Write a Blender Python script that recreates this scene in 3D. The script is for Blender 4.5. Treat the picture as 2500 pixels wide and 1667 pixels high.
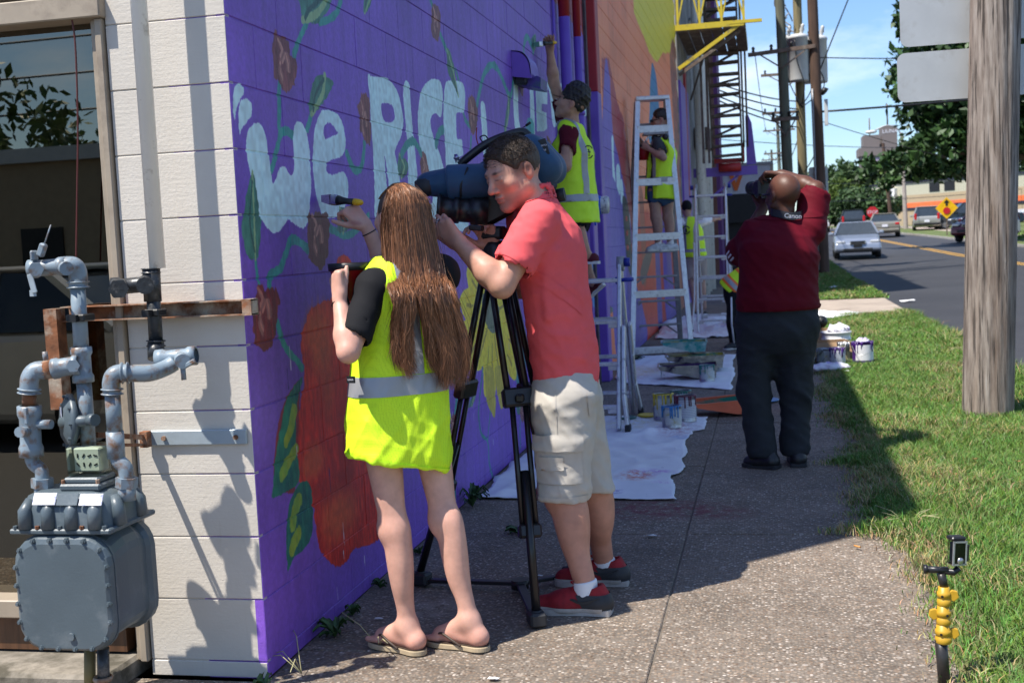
import bpy, bmesh, math, random
import numpy as np
from mathutils import Vector, Matrix
for o in list(bpy.data.objects): bpy.data.objects.remove(o)
scene = bpy.context.scene
COL = scene.collection
R_ = math.radians
random.seed(7); rng = np.random.default_rng(7)

# ------------------------------------------------------------ camera
cam_d = bpy.data.cameras.new('camera'); cam = bpy.data.objects.new('camera', cam_d); COL.objects.link(cam)
def cam_basis(yaw, pitch, roll):
    f = Vector((-math.sin(yaw), math.cos(yaw), 0)); r = Vector((math.cos(yaw), math.sin(yaw), 0)); u = Vector((0, 0, 1))
    f2 = f*math.cos(pitch) - u*math.sin(pitch); u2 = u*math.cos(pitch) + f*math.sin(pitch)
    return r*math.cos(roll) + u2*math.sin(roll), -r*math.sin(roll) + u2*math.cos(roll), f2
cr, cu, cf = cam_basis(R_(12.1075), R_(4.5279), R_(-2.7724))
cam.matrix_world = Matrix(((cr.x, cu.x, -cf.x, 1.6038), (cr.y, cu.y, -cf.y, -3.5237), (cr.z, cu.z, -cf.z, 1.3418), (0, 0, 0, 1)))
cam_d.sensor_width = 36.0; cam_d.lens = 36.0*2958.26/2500
cam_d.clip_start = 0.05; cam_d.clip_end = 4000
cam_d.dof.use_dof = True; cam_d.dof.focus_distance = 4.5; cam_d.dof.aperture_fstop = 6.3
scene.camera = cam

# ------------------------------------------------------------ sky, sun, exposure
SUN_EL = R_(61.0); SUN_TO = Vector((-1, -0.98, 0)).normalized()*math.cos(SUN_EL) + Vector((0, 0, math.sin(SUN_EL)))
world = bpy.data.worlds.new('World'); scene.world = world; world.use_nodes = True
wn = world.node_tree.nodes; wl = world.node_tree.links
bg = wn['Background']
sky = wn.new('ShaderNodeTexSky'); sky.sky_type = 'NISHITA'; sky.sun_disc = False
sky.sun_elevation = SUN_EL; sky.sun_rotation = math.atan2(SUN_TO.x, SUN_TO.y); sky.dust_density = 0.35; sky.ozone_density = 3.0; sky.air_density = 1.0
tcw = wn.new('ShaderNodeTexCoord'); mpw = wn.new('ShaderNodeMapping'); mpw.inputs['Scale'].default_value = (2.2, 2.2, 6.0)
wl.new(tcw.outputs['Generated'], mpw.inputs['Vector'])
nzw = wn.new('ShaderNodeTexNoise'); nzw.inputs['Scale'].default_value = 1.7; nzw.inputs['Detail'].default_value = 9; nzw.inputs['Roughness'].default_value = 0.58
wl.new(mpw.outputs['Vector'], nzw.inputs['Vector'])
rpw = wn.new('ShaderNodeValToRGB'); rpw.color_ramp.elements[0].position = 0.52; rpw.color_ramp.elements[1].position = 0.85
rpw.color_ramp.elements[1].color = (0.85, 0.85, 0.85, 1)
wl.new(nzw.outputs['Fac'], rpw.inputs['Fac'])
mxw = wn.new('ShaderNodeMixRGB'); mxw.inputs['Color2'].default_value = (9.0, 9.3, 9.8, 1)
wl.new(rpw.outputs['Color'], mxw.inputs['Fac']); tnt = wn.new('ShaderNodeMixRGB'); tnt.blend_type = 'MULTIPLY'; tnt.inputs['Fac'].default_value = 1.0; tnt.inputs['Color2'].default_value = (0.80, 0.92, 1.08, 1); wl.new(sky.outputs['Color'], tnt.inputs['Color1']); wl.new(tnt.outputs['Color'], mxw.inputs['Color1'])
wl.new(mxw.outputs['Color'], bg.inputs['Color']); bg.inputs['Strength'].default_value = 0.112
sun_d = bpy.data.lights.new('sun', 'SUN'); sun_d.energy = 5.0; sun_d.angle = R_(0.53); sun_d.color = (1.0, 0.945, 0.86)
sun = bpy.data.objects.new('sun', sun_d); COL.objects.link(sun); sun.location = (-8, -8, 20)
sun.rotation_euler = SUN_TO.to_track_quat('Z', 'Y').to_euler()
vs = scene.view_settings; vs.view_transform = 'Standard'; vs.look = 'None'; vs.exposure = 0.63; vs.gamma = 1.0; vs.use_curve_mapping = False
scene.cycles.use_denoising = True
scene.cycles.max_bounces = 6

# ------------------------------------------------------------ materials
MATS = {}
def srgb(r, g, b):
    def c(v):
        v /= 255.0
        return v/12.92 if v <= 0.04045 else ((v+0.055)/1.055)**2.4
    return (c(r), c(g), c(b))
def newmat(name):
    m = bpy.data.materials.new(name); m.use_nodes = True
    nt = m.node_tree; b = nt.nodes['Principled BSDF']
    MATS[name] = m
    return m, nt, b
def coord(nt, kind='Object', scale=(1, 1, 1)):
    tc = nt.nodes.new('ShaderNodeTexCoord'); mp = nt.nodes.new('ShaderNodeMapping'); mp.inputs['Scale'].default_value = scale
    if kind == 'Position':
        g = nt.nodes.new('ShaderNodeNewGeometry'); nt.links.new(g.outputs['Position'], mp.inputs['Vector'])
    else: nt.links.new(tc.outputs[kind], mp.inputs['Vector'])
    return mp.outputs['Vector']
def nz(nt, vec, scale, detail=4, rough=0.55):
    n = nt.nodes.new('ShaderNodeTexNoise'); n.inputs['Scale'].default_value = scale; n.inputs['Detail'].default_value = detail; n.inputs['Roughness'].default_value = rough
    nt.links.new(vec, n.inputs['Vector']); return n.outputs['Fac']
def ramp(nt, fac, stops):
    r = nt.nodes.new('ShaderNodeValToRGB'); e = r.color_ramp.elements
    while len(e) < len(stops): e.new(0.5)
    for i, (p, c) in enumerate(stops):
        e[i].position = p; e[i].color = (c[0], c[1], c[2], 1) if not isinstance(c, (int, float)) else (c, c, c, 1)
    nt.links.new(fac, r.inputs['Fac']); return r.outputs['Color']
def mix(nt, fac, a, b, mode='MIX'):
    m = nt.nodes.new('ShaderNodeMixRGB'); m.blend_type = mode
    for s, v in (('Fac', fac), ('Color1', a), ('Color2', b)):
        if isinstance(v, (int, float)): m.inputs[s].default_value = v if s == 'Fac' else (v, v, v, 1)
        elif isinstance(v, tuple): m.inputs[s].default_value = (v[0], v[1], v[2], 1)
        else: nt.links.new(v, m.inputs[s])
    return m.outputs['Color']
def bump(nt, b, h, strength=0.3, dist=0.01):
    n = nt.nodes.new('ShaderNodeBump'); n.inputs['Strength'].default_value = strength; n.inputs['Distance'].default_value = dist
    nt.links.new(h, n.inputs['Height'])
    if b is not None: nt.links.new(n.outputs['Normal'], b.inputs['Normal'])
    return n
def mat(name, col, rough=0.6, metal=0.0, var=0.15, vscale=6.0, bscale=40.0, bstr=0.15, bdist=0.004, spec=0.5, kind='Object', dirt=None, coat=0.0, scale=(1, 1, 1), sheen=0.0):
    """one surface colour broken up by noise; dirt = (colour, amount, scale)"""
    if name in MATS: return MATS[name]
    m, nt, b = newmat(name)
    v = coord(nt, kind, scale)
    n = nz(nt, v, vscale, 5)
    lo = tuple(c*(1-var) for c in col); hi = tuple(min(1, c*(1+var)) for c in col)
    c = ramp(nt, n, [(0.3, lo), (0.7, hi)])
    if dirt:
        d = ramp(nt, nz(nt, v, dirt[2], 6, 0.65), [(0.62-dirt[1]*0.3, 0.0), (0.75-dirt[1]*0.2, 1.0)])
        c = mix(nt, d, c, dirt[0])
    nt.links.new(c, b.inputs['Base Color'])
    b.inputs['Roughness'].default_value = rough; b.inputs['Metallic'].default_value = metal
    b.inputs['Specular IOR Level'].default_value = spec; b.inputs['Coat Weight'].default_value = coat
    if sheen: b.inputs['Sheen Weight'].default_value = sheen
    if bstr: bump(nt, b, nz(nt, v, bscale, 4), bstr, bdist)
    return m
def attr_mat(name, rough=0.6, spec=0.4, bscale=120, bstr=0.1, bdist=0.002, sss=0.0, var=0.1, vscale=30, metal=0.0, attr='Col', sheen=0.0):
    """colour painted per vertex by the builder (skin, cloth print), with fine noise"""
    if name in MATS: return MATS[name]
    m, nt, b = newmat(name)
    a = nt.nodes.new('ShaderNodeAttribute'); a.attribute_name = attr
    v = coord(nt, 'Object')
    f = ramp(nt, nz(nt, v, vscale, 5), [(0.3, 1-var), (0.7, 1+var)])
    nt.links.new(mix(nt, 1.0, a.outputs['Color'], f, 'MULTIPLY'), b.inputs['Base Color'])
    b.inputs['Roughness'].default_value = rough; b.inputs['Specular IOR Level'].default_value = spec; b.inputs['Metallic'].default_value = metal
    if sss:
        b.inputs['Subsurface Weight'].default_value = sss; b.inputs['Subsurface Radius'].default_value = (0.012, 0.005, 0.003); b.inputs['Subsurface Scale'].default_value = 0.6
    if sheen: b.inputs['Sheen Weight'].default_value = sheen
    if bstr: bump(nt, b, nz(nt, v, bscale, 4), bstr, bdist)
    return m

# ------------------------------------------------------------ objects
def props(o, label=None, cat=None, group=None, kind=None):
    if label: o['label'] = label
    if cat: o['category'] = cat
    if group: o['group'] = group
    if kind: o['kind'] = kind
    return o
def thing(name, label, cat, loc=(0, 0, 0), group=None, rz=0.0):
    o = bpy.data.objects.new(name, None); COL.objects.link(o); o.location = loc; o.rotation_euler = (0, 0, rz); o.empty_display_size = 0.1
    return props(o, label, cat, group)
def wbase(p):
    v = Vector((0, 0, 0))
    while p is not None: v += p.location; p = p.parent
    return v
def mkmesh(name, verts, faces, smooth=False):
    me = bpy.data.meshes.new(name); me.from_pydata([tuple(v) for v in verts], [], [tuple(f) for f in faces]); me.update()
    if smooth: me.polygons.foreach_set('use_smooth', [True]*len(me.polygons))
    return me
def fastmesh(name, V, Q, smooth=True):
    """numpy verts (n,3) and faces (m,k)"""
    V = np.asarray(V, np.float32); Q = np.asarray(Q, np.int32); k = Q.shape[1]
    me = bpy.data.meshes.new(name); me.vertices.add(len(V)); me.vertices.foreach_set('co', V.ravel())
    me.loops.add(Q.size); me.loops.foreach_set('vertex_index', Q.ravel())
    me.polygons.add(len(Q)); me.polygons.foreach_set('loop_start', np.arange(0, Q.size, k, dtype=np.int32)); me.polygons.foreach_set('loop_total', np.full(len(Q), k, np.int32))
    me.polygons.foreach_set('use_smooth', np.full(len(Q), smooth)); me.update(calc_edges=True); me.validate()
    return me
def vcol(me, C, name='Col'):
    a = me.color_attributes.new(name, 'FLOAT_COLOR', 'POINT'); C = np.asarray(C, np.float32)
    if C.shape[1] == 3: C = np.concatenate([C, np.ones((len(C), 1), np.float32)], 1)
    a.data.foreach_set('color', C.ravel())
def link(name, me, m, parent=None, kind=None):
    o = bpy.data.objects.new(name, me); COL.objects.link(o)
    if m is not None: me.materials.append(m)
    if parent is not None: o.parent = parent
    if kind: o['kind'] = kind
    return o
def copy_tree(o, parent=None):
    c = o.copy(); COL.objects.link(c); c.parent = parent
    for ch in list(o.children): copy_tree(ch, c)
    return c
def orth(d):
    d = Vector(d).normalized(); a = Vector((0, 0, 1)) if abs(d.z) < 0.9 else Vector((1, 0, 0))
    x = a.cross(d).normalized(); return x, d.cross(x), d
class MB:
    """collects shapes into one mesh; coordinates are world unless the parent is at the origin"""
    def __init__(s): s.v = []; s.f = []; s.mi = []; s.m = 0; s.sm = []
    def add(s, vs, fs, smooth=False):
        b = len(s.v); s.v += [Vector(q) for q in vs]
        for f in fs: s.f.append(tuple(b+i for i in f)); s.mi.append(s.m); s.sm.append(smooth)
        return s
    def box(s, c, d, R=None, bev=0.0):
        c = Vector(c); x, y, z = d[0]/2, d[1]/2, d[2]/2
        if bev <= 0:
            vs = [Vector((i*x, j*y, k*z)) for k in (-1, 1) for j in (-1, 1) for i in (-1, 1)]
            fs = [(0, 2, 3, 1), (4, 5, 7, 6), (0, 1, 5, 4), (2, 6, 7, 3), (0, 4, 6, 2), (1, 3, 7, 5)]
        else:
            b = min(bev, x, y, z); vs = []; idx = {}
            for i in (-1, 1):
                for j in (-1, 1):
                    for k in (-1, 1):
                        for ax in range(3):
                            p = [i*(x-b), j*(y-b), k*(z-b)]; p[ax] = (i*x, j*y, k*z)[ax]
                            idx[i, j, k, ax] = len(vs); vs.append(Vector(p))
            fs = []
            for ax in range(3):
                o1, o2 = (ax+1) % 3, (ax+2) % 3
                for sg in (-1, 1):
                    q = []
                    for a_, b_ in ((-1, -1), (1, -1), (1, 1), (-1, 1)):
                        t = [0, 0, 0]; t[ax] = sg; t[o1] = a_; t[o2] = b_; q.append(idx[t[0], t[1], t[2], ax])
                    fs.append(tuple(q if sg > 0 else q[::-1]))
                for a_ in (-1, 1):
                    for b_ in (-1, 1):
                        t0 = [0, 0, 0]; t0[ax] = -1; t0[o1] = a_; t0[o2] = b_; t1 = list(t0); t1[ax] = 1
                        q = [idx[(*t0, o1)], idx[(*t1, o1)], idx[(*t1, o2)], idx[(*t0, o2)]]
                        fs.append(tuple(q if a_*b_ < 0 else q[::-1]))
            for i in (-1, 1):
                for j in (-1, 1):
                    for k in (-1, 1):
                        q = [idx[i, j, k, 0], idx[i, j, k, 1], idx[i, j, k, 2]]
                        fs.append(tuple(q if i*j*k > 0 else q[::-1]))
        if R is not None: vs = [R @ v for v in vs]
        return s.add([c+v for v in vs], fs)
    def beam(s, a, b, w, h, up=(0, 0, 1), bev=0.0):
        a, b = Vector(a), Vector(b); d = (b-a).normalized(); u = Vector(up)
        x = u.cross(d)
        if x.length < 1e-4: x = Vector((1, 0, 0)).cross(d)
        x.normalize(); u = d.cross(x)
        R = Matrix((x, d, u)).transposed()
        return s.box((a+b)/2, (w, (b-a).length, h), R, bev)
    def tube(s, pts, r, n=10, caps=True, smooth=True):
        pts = [Vector(q) for q in pts]; rs = r if isinstance(r, (list, tuple)) else [r]*len(pts)
        vs = []; fs = []; px = None
        for i, q in enumerate(pts):
            d = (pts[min(i+1, len(pts)-1)]-pts[max(i-1, 0)])
            if d.length < 1e-9: d = Vector((0, 0, 1))
            d.normalize()
            if px is None: px = orth(d)[0]
            x = (px - d*px.dot(d))
            x = x.normalized() if x.length > 1e-5 else orth(d)[0]
            px = x; y = d.cross(x)
            for k in range(n):
                a = 2*math.pi*k/n; vs.append(q + (x*math.cos(a)+y*math.sin(a))*rs[i])
        for i in range(len(pts)-1):
            for k in range(n): fs.append((i*n+k, i*n+(k+1) % n, (i+1)*n+(k+1) % n, (i+1)*n+k))
        s.add(vs, fs, smooth)
        if caps:
            b = len(s.v)-len(vs)
            for ring, rev in ((0, True), (len(pts)-1, False)):
                q = [b+ring*n+k for k in range(n)]; s.f.append(tuple(q[::-1] if rev else q)); s.mi.append(s.m); s.sm.append(False)
        return s
    def cyl(s, a, b, r, n=16, r2=None, smooth=True): return s.tube([a, b], [r, r if r2 is None else r2], n, True, smooth)
    def lathe(s, base, axis, prof, n=20, smooth=True):
        """prof: list of (radius, height along axis)"""
        x, y, d = orth(axis); base = Vector(base); vs = []; fs = []
        for r, h in prof:
            for k in range(n):
                a = 2*math.pi*k/n; vs.append(base+d*h+(x*math.cos(a)+y*math.sin(a))*max(r, 1e-4))
        for i in range(len(prof)-1):
            for k in range(n): fs.append((i*n+k, i*n+(k+1) % n, (i+1)*n+(k+1) % n, (i+1)*n+k))
        return s.add(vs, fs, smooth)
    def prism(s, poly, o, ux, uy, depth, center=False):
        """2-D polygon in the frame (o, ux, uy) pushed along ux x uy by depth"""
        ux, uy, o = Vector(ux).normalized(), Vector(uy).normalized(), Vector(o); n_ = ux.cross(uy)
        ar = sum(poly[i][0]*poly[(i+1) % len(poly)][1]-poly[(i+1) % len(poly)][0]*poly[i][1] for i in range(len(poly)))
        if ar < 0: poly = poly[::-1]
        if center: o = o - n_*depth/2
        k = len(poly); vs = [o+ux*p[0]+uy*p[1] for p in poly]+[o+ux*p[0]+uy*p[1]+n_*depth for p in poly]
        fs = [tuple(range(k))[::-1], tuple(range(k, 2*k))]+[(i, (i+1) % k, k+(i+1) % k, k+i) for i in range(k)]
        return s.add(vs, fs)
    def sphere(s, c, r, n=12, m=8, R=None):
        c = Vector(c); rr = (r, r, r) if isinstance(r, (int, float)) else r; vs = []; fs = []
        for j in range(m+1):
            t = math.pi*j/m
            for i in range(n):
                a = 2*math.pi*i/n; v = Vector((rr[0]*math.sin(t)*math.cos(a), rr[1]*math.sin(t)*math.sin(a), rr[2]*math.cos(t)))
                vs.append(c+(R @ v if R is not None else v))
        for j in range(m):
            for i in range(n): fs.append((j*n+i, (j+1)*n+i, (j+1)*n+(i+1) % n, j*n+(i+1) % n))
        return s.add(vs, fs, True)
    def build(s, name, m, parent=None, kind=None, bevel=0.0, seg=2):
        off = wbase(parent); me = bpy.data.meshes.new(name)
        me.from_pydata([tuple(v-off) for v in s.v], [], s.f); me.update()
        me.polygons.foreach_set('use_smooth', s.sm)
        ms = m if isinstance(m, (list, tuple)) else [m]
        for q in ms: me.materials.append(q)
        if len(ms) > 1: me.polygons.foreach_set('material_index', s.mi)
        o = bpy.data.objects.new(name, me); COL.objects.link(o)
        if parent is not None: o.parent = parent
        if kind: o['kind'] = kind
        if bevel > 0:
            md = o.modifiers.new('bevel', 'BEVEL'); md.width = bevel; md.segments = seg; md.limit_method = 'ANGLE'; md.angle_limit = R_(35)
            md.harden_normals = False
        return o
def crom(pts, n=8, closed=False):
    """Catmull-Rom through points (any dimension)"""
    P = [np.array(q, float) for q in pts]; out = []; L = len(P); m = L if closed else L-1
    for i in range(m):
        p0, p1, p2, p3 = (P[(i-1) % L], P[i], P[(i+1) % L], P[(i+2) % L]) if closed else (P[max(i-1, 0)], P[i], P[i+1], P[min(i+2, L-1)])
        for k in range(n):
            t = k/n; out.append(0.5*((2*p1)+(-p0+p2)*t+(2*p0-5*p1+4*p2-p3)*t*t+(-p0+3*p1-3*p2+p3)*t**3))
    if not closed: out.append(P[-1])
    return out
def text_mesh(txt, size, depth=0.0, font_bold=False):
    """built-in font outlines as vertices and faces, centred"""
    cu_ = bpy.data.curves.new('t', 'FONT'); cu_.body = txt; cu_.size = size; cu_.align_x = 'CENTER'; cu_.align_y = 'CENTER'; cu_.extrude = depth; cu_.resolution_u = 3
    if font_bold: cu_.offset = size*0.02
    o = bpy.data.objects.new('t', cu_); COL.objects.link(o); dg = bpy.context.evaluated_depsgraph_get()
    me = o.evaluated_get(dg).to_mesh(); V = [v.co.copy() for v in me.vertices]; Fs = [tuple(p.vertices) for p in me.polygons]
    bpy.data.objects.remove(o); bpy.data.curves.remove(cu_)
    return V, Fs
def text_part(txt, size, o, ux, uy, m, parent, name='lettering', depth=0.0, bold=False):
    V, Fs = text_mesh(txt, size, depth, bold); ux = Vector(ux).normalized(); uy = Vector(uy).normalized(); n_ = ux.cross(uy); b = MB()
    b.add([Vector(o)+ux*v.x+uy*v.y+n_*v.z for v in V], Fs)
    return b.build(name, m, parent)

# ------------------------------------------------------------ ground, road, sidewalk, grass
GY = [-400, 28, 46, 74, 100, 160, 320, 900]; GZ = [0, 0, 0.2, 0.8, 1.3, 2.0, 3.2, 3.2]
def gh(y): return float(np.interp(y, GY, GZ))
def strip(name, ys, xl, xr, dz, m, kind='structure', nx=1, th=0.0):
    V = []; Fc = []
    for y in ys:
        a, b = xl(y), xr(y)
        for i in range(nx+1): V.append((a+(b-a)*i/nx, y, gh(y)+dz))
    w = nx+1
    for j in range(len(ys)-1):
        for i in range(nx): Fc.append((j*w+i, j*w+i+1, (j+1)*w+i+1, (j+1)*w+i))
    o = link(name, mkmesh(name, V, Fc), m, None, kind)
    return o
m_ground = mat('ground_dirt', (0.10, 0.095, 0.085), 0.95, var=0.3, vscale=0.6, bscale=8, bstr=0.3, kind='Position')
strip('ground', [-400, -40, 0, 28, 46, 60, 74, 100, 160, 320, 900, 1500], lambda y: -700, lambda y: 900, -0.13, m_ground)
# asphalt
m_asph, nt, b = newmat('asphalt'); v = coord(nt, 'Position')
c = ramp(nt, nz(nt, v, 0.35, 6, 0.6), [(0.3, (0.022, 0.0225, 0.026)), (0.7, (0.038, 0.0385, 0.043))])
c = mix(nt, ramp(nt, nz(nt, v, 160, 2), [(0.45, 0.0), (0.8, 0.35)]), c, (0.12, 0.12, 0.13))
nt.links.new(c, b.inputs['Base Color']); b.inputs['Roughness'].default_value = 0.72; bump(nt, b, nz(nt, v, 180, 3), 0.5, 0.004)
RL = lambda y: 3.72 - 0.05*max(0, y-48)
RC = lambda y: 9.35 - 0.042*max(0, y-36)
RR = lambda y: 13.0 - 0.065*max(0, y-38)
RY = [-60, -20, 0, 10, 20, 28, 36, 40, 46, 52, 60, 68, 74, 84, 100, 130, 160, 260]
strip('road', RY, RL, RR, -0.10, m_asph)
m_yel = mat('road_paint_yellow', (0.62, 0.33, 0.03), 0.7, var=0.2, vscale=8, kind='Position', dirt=((0.1, 0.09, 0.08), 0.5, 20))
for k in (-1, 1):
    props(strip('road_marking', [y for y in RY if y < 110], lambda y: RC(y)+k*0.13-0.06, lambda y: RC(y)+k*0.13+0.06, -0.094, m_yel), kind='structure')
m_kerb = mat('kerb_concrete', (0.30, 0.28, 0.25), 0.9, var=0.25, vscale=3, bscale=60, kind='Position')
def kerb(name, ys, xf, side):
    k = MB(); w = 0.15*side
    for a, c_ in zip(ys[:-1], ys[1:]):
        za, zc = gh(a), gh(c_)
        k.add([(xf(a), a, za-0.16), (xf(a)+w, a, za-0.16), (xf(a)+w, a, za+0.002), (xf(a), a, za+0.002), (xf(c_), c_, zc-0.16), (xf(c_)+w, c_, zc-0.16), (xf(c_)+w, c_, zc+0.002), (xf(c_), c_, zc+0.002)],
              [(3, 2, 6, 7), (0, 4, 5, 1), (0, 3, 7, 4), (1, 5, 6, 2)] if side > 0 else [(3, 7, 6, 2), (0, 1, 5, 4), (0, 4, 7, 3), (1, 2, 6, 5)])
    k.build(name, m_kerb, None, 'structure')
kerb('kerb', RY, RL, -1); kerb('kerb', RY, RR, 1)
# far verge and pavement across the road
m_lawn = mat('lawn_soil', (0.085, 0.125, 0.03), 0.95, var=0.45, vscale=2.5, bscale=60, bstr=0.6, bdist=0.03, kind='Position', dirt=((0.19, 0.15, 0.07), 0.35, 3))
m_conc = mat('concrete_path', (0.36, 0.30, 0.245), 0.92, var=0.16, vscale=2.5, bscale=120, bstr=0.25, kind='Position', dirt=((0.22, 0.18, 0.15), 0.3, 1.2))
strip('verge', RY, lambda y: RR(y)+0.15, lambda y: RR(y)+2.6, -0.002, m_lawn)
strip('far_path', RY, lambda y: RR(y)+2.6, lambda y: RR(y)+4.4, 0.002, m_conc)
strip('far_lawn', RY, lambda y: RR(y)+4.4, lambda y: RR(y)+12, 0.0, m_lawn)
strip('parking_lot', [-60, 0, 28, 46, 60, 74, 100, 160], lambda y: RR(y)+12, lambda y: RR(y)+90, -0.02, m_asph)
strip('forecourt', [-45, -12, -1.35], lambda y: -40, lambda y: 1.9, -0.02, m_asph)
# sidewalk slabs of exposed aggregate
m_agg, nt, b = newmat('exposed_aggregate'); v = coord(nt, 'Position')
vo = nt.nodes.new('ShaderNodeTexVoronoi'); vo.inputs['Scale'].default_value = 88; nt.links.new(v, vo.inputs['Vector'])
sep = nt.nodes.new('ShaderNodeSeparateColor'); nt.links.new(vo.outputs['Color'], sep.inputs['Color'])
peb = ramp(nt, sep.outputs['Red'], [(0.0, (0.09, 0.062, 0.042)), (0.25, (0.21, 0.145, 0.098)), (0.5, (0.30, 0.225, 0.16)), (0.7, (0.22, 0.185, 0.15)), (0.90, (0.38, 0.31, 0.245)), (0.985, (0.56, 0.49, 0.42))])
cem = ramp(nt, nz(nt, v, 4, 6), [(0.3, (0.12, 0.098, 0.076)), (0.7, (0.21, 0.172, 0.135))])
edge = ramp(nt, vo.outputs['Distance'], [(0.34, 0.0), (0.60, 1.0)])
c = mix(nt, edge, peb, cem)
tone = ramp(nt, nz(nt, v, 1.1, 5, 0.6), [(0.25, .68), (0.75, 1.12)]); c = mix(nt, 1.0, c, tone, 'MULTIPLY')
def spot(cx, cy, rad, col, amt, sx=1.0, sc=14.0):
    global c
    mp = nt.nodes.new('ShaderNodeMapping'); mp.inputs['Location'].default_value = (-cx*sx/rad, -cy/rad, 0); mp.inputs['Scale'].default_value = (sx/rad, 1/rad, 0)
    nt.links.new(v, mp.inputs['Vector']); ln = nt.nodes.new('ShaderNodeVectorMath'); ln.operation = 'LENGTH'; nt.links.new(mp.outputs['Vector'], ln.inputs[0])
    fo = ramp(nt, ln.outputs['Value'], [(0.35, 1.0), (1.0, 0.0)]); f2 = ramp(nt, nz(nt, v, sc, 6, 0.7), [(0.42, 0.0), (0.58, amt)])
    c = mix(nt, mix(nt, 1.0, fo, f2, 'MULTIPLY'), c, col)
spot(1.04, 2.45, 0.30, (0.16, 0.012, 0.03), 0.8, 0.75); spot(1.35, 2.35, 0.20, (0.17, 0.015, 0.03), 0.5); spot(0.3, 0.75, 0.28, (0.42, 0.39, 0.35), 0.35, 1.0, 9)
spot(1.45, 5.9, 0.5, (0.30, 0.10, 0.06), 0.3); spot(0.5, 8.9, 0.5, (0.12, 0.16, 0.28), 0.3)
vo2 = nt.nodes.new('ShaderNodeTexVoronoi'); vo2.inputs['Scale'].default_value = 31; nt.links.new(v, vo2.inputs['Vector']); sp2 = nt.nodes.new('ShaderNodeSeparateColor'); nt.links.new(vo2.outputs['Color'], sp2.inputs['Color']); big = mix(nt, 1.0, ramp(nt, vo2.outputs['Distance'], [(.26, 1.0), (.34, 0.0)]), ramp(nt, sp2.outputs['Green'], [(.72, 0.0), (.76, .8)]), 'MULTIPLY'); c = mix(nt, big, c, ramp(nt, sp2.outputs['Red'], [(.0, (.09, .065, .05)), (.4, (.24, .17, .12)), (.75, (.34, .29, .24)), (1.0, (.38, .33, .28))]))
nt.links.new(c, b.inputs['Base Color']); b.inputs['Roughness'].default_value = 0.85
bump(nt, b, vo.outputs['Distance'], 0.55, -0.006)
sw = bpy.data.objects.new('sidewalk', None); COL.objects.link(sw); sw['kind'] = 'structure'
m_joint = mat('joint_dirt', (0.13, 0.11, 0.088), 0.95, var=0.4, vscale=9, kind='Position')
o = strip('bed', [-6, 0, 28], lambda y: -0.02, lambda y: 2.25, -0.008, m_joint, None); o.parent = sw
ye = [-4.75, -3.05, -1.35, 0.28, 1.93, 3.58, 5.23, 6.88, 8.53, 10.18, 11.83, 13.48, 15.13, 16.78, 18.43, 20.08, 21.73, 23.38, 25.03, 26.68, 28.3]
for i in range(len(ye)-1):
    for (x0, x1) in ((-0.004, 1.1985), (1.2035, 2.13)):
        y0, y1 = ye[i]+0.0025, ye[i+1]-0.0025
        q = MB(); q.box((0, 0, -0.03), (x1-x0, y1-y0, 0.06), None, 0.004)
        s_ = q.build('slab', m_agg, sw); s_.location = ((x0+x1)/2, (y0+y1)/2, random.uniform(-0.004, 0.001)); s_.rotation_euler = (random.uniform(-0.0016, 0.0016), random.uniform(-0.0012, 0.0012), 0)
q = MB(); q.box((-2.5, -0.68, -0.03), (4.97, 1.32, 0.06), None, 0.008); q.build('slab', m_agg, sw)
strip('driveway', [15.7, 18, 20.35], lambda y: 2.0, lambda y: 3.72, 0.012, m_conc)
# grass strip beside the kerb
def xe(y): return 2.03 + 0.022*math.sin(y*13.7)+0.016*math.sin(y*29+2) + 0.05*math.sin(y*1.7) + 0.035*math.sin(y*4.3+1) + (-0.26*math.exp(-((y-1.93)/0.07)**2)) + (-0.10*math.exp(-((y-3.58)/0.1)**2)) + 0.07*math.exp(-((y-0.9)/0.6)**2) - 0.06*math.exp(-((y-5.2)/0.5)**2)
def lawn(name, y0, y1, n):
    ys = list(np.linspace(y0, y1, n)); V = []; Fc = []
    for y in ys:
        a, b_ = xe(y)-0.02, 3.66
        for i in range(9):
            t = i/8; V.append((a+(b_-a)*t, y, gh(y)+(-.015 if i == 0 else 0.012+0.018*min(1, t*3)+0.004*math.sin(9*t+y*3))))
    for j in range(n-1):
        for i in range(8): Fc.append((j*9+i, j*9+i+1, (j+1)*9+i+1, (j+1)*9+i))
    link(name, mkmesh(name, V, Fc, True), m_lawn, None, 'structure')
lawn('lawn', -3.0, 15.72, 90); lawn('lawn', 20.33, 47, 50)
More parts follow.
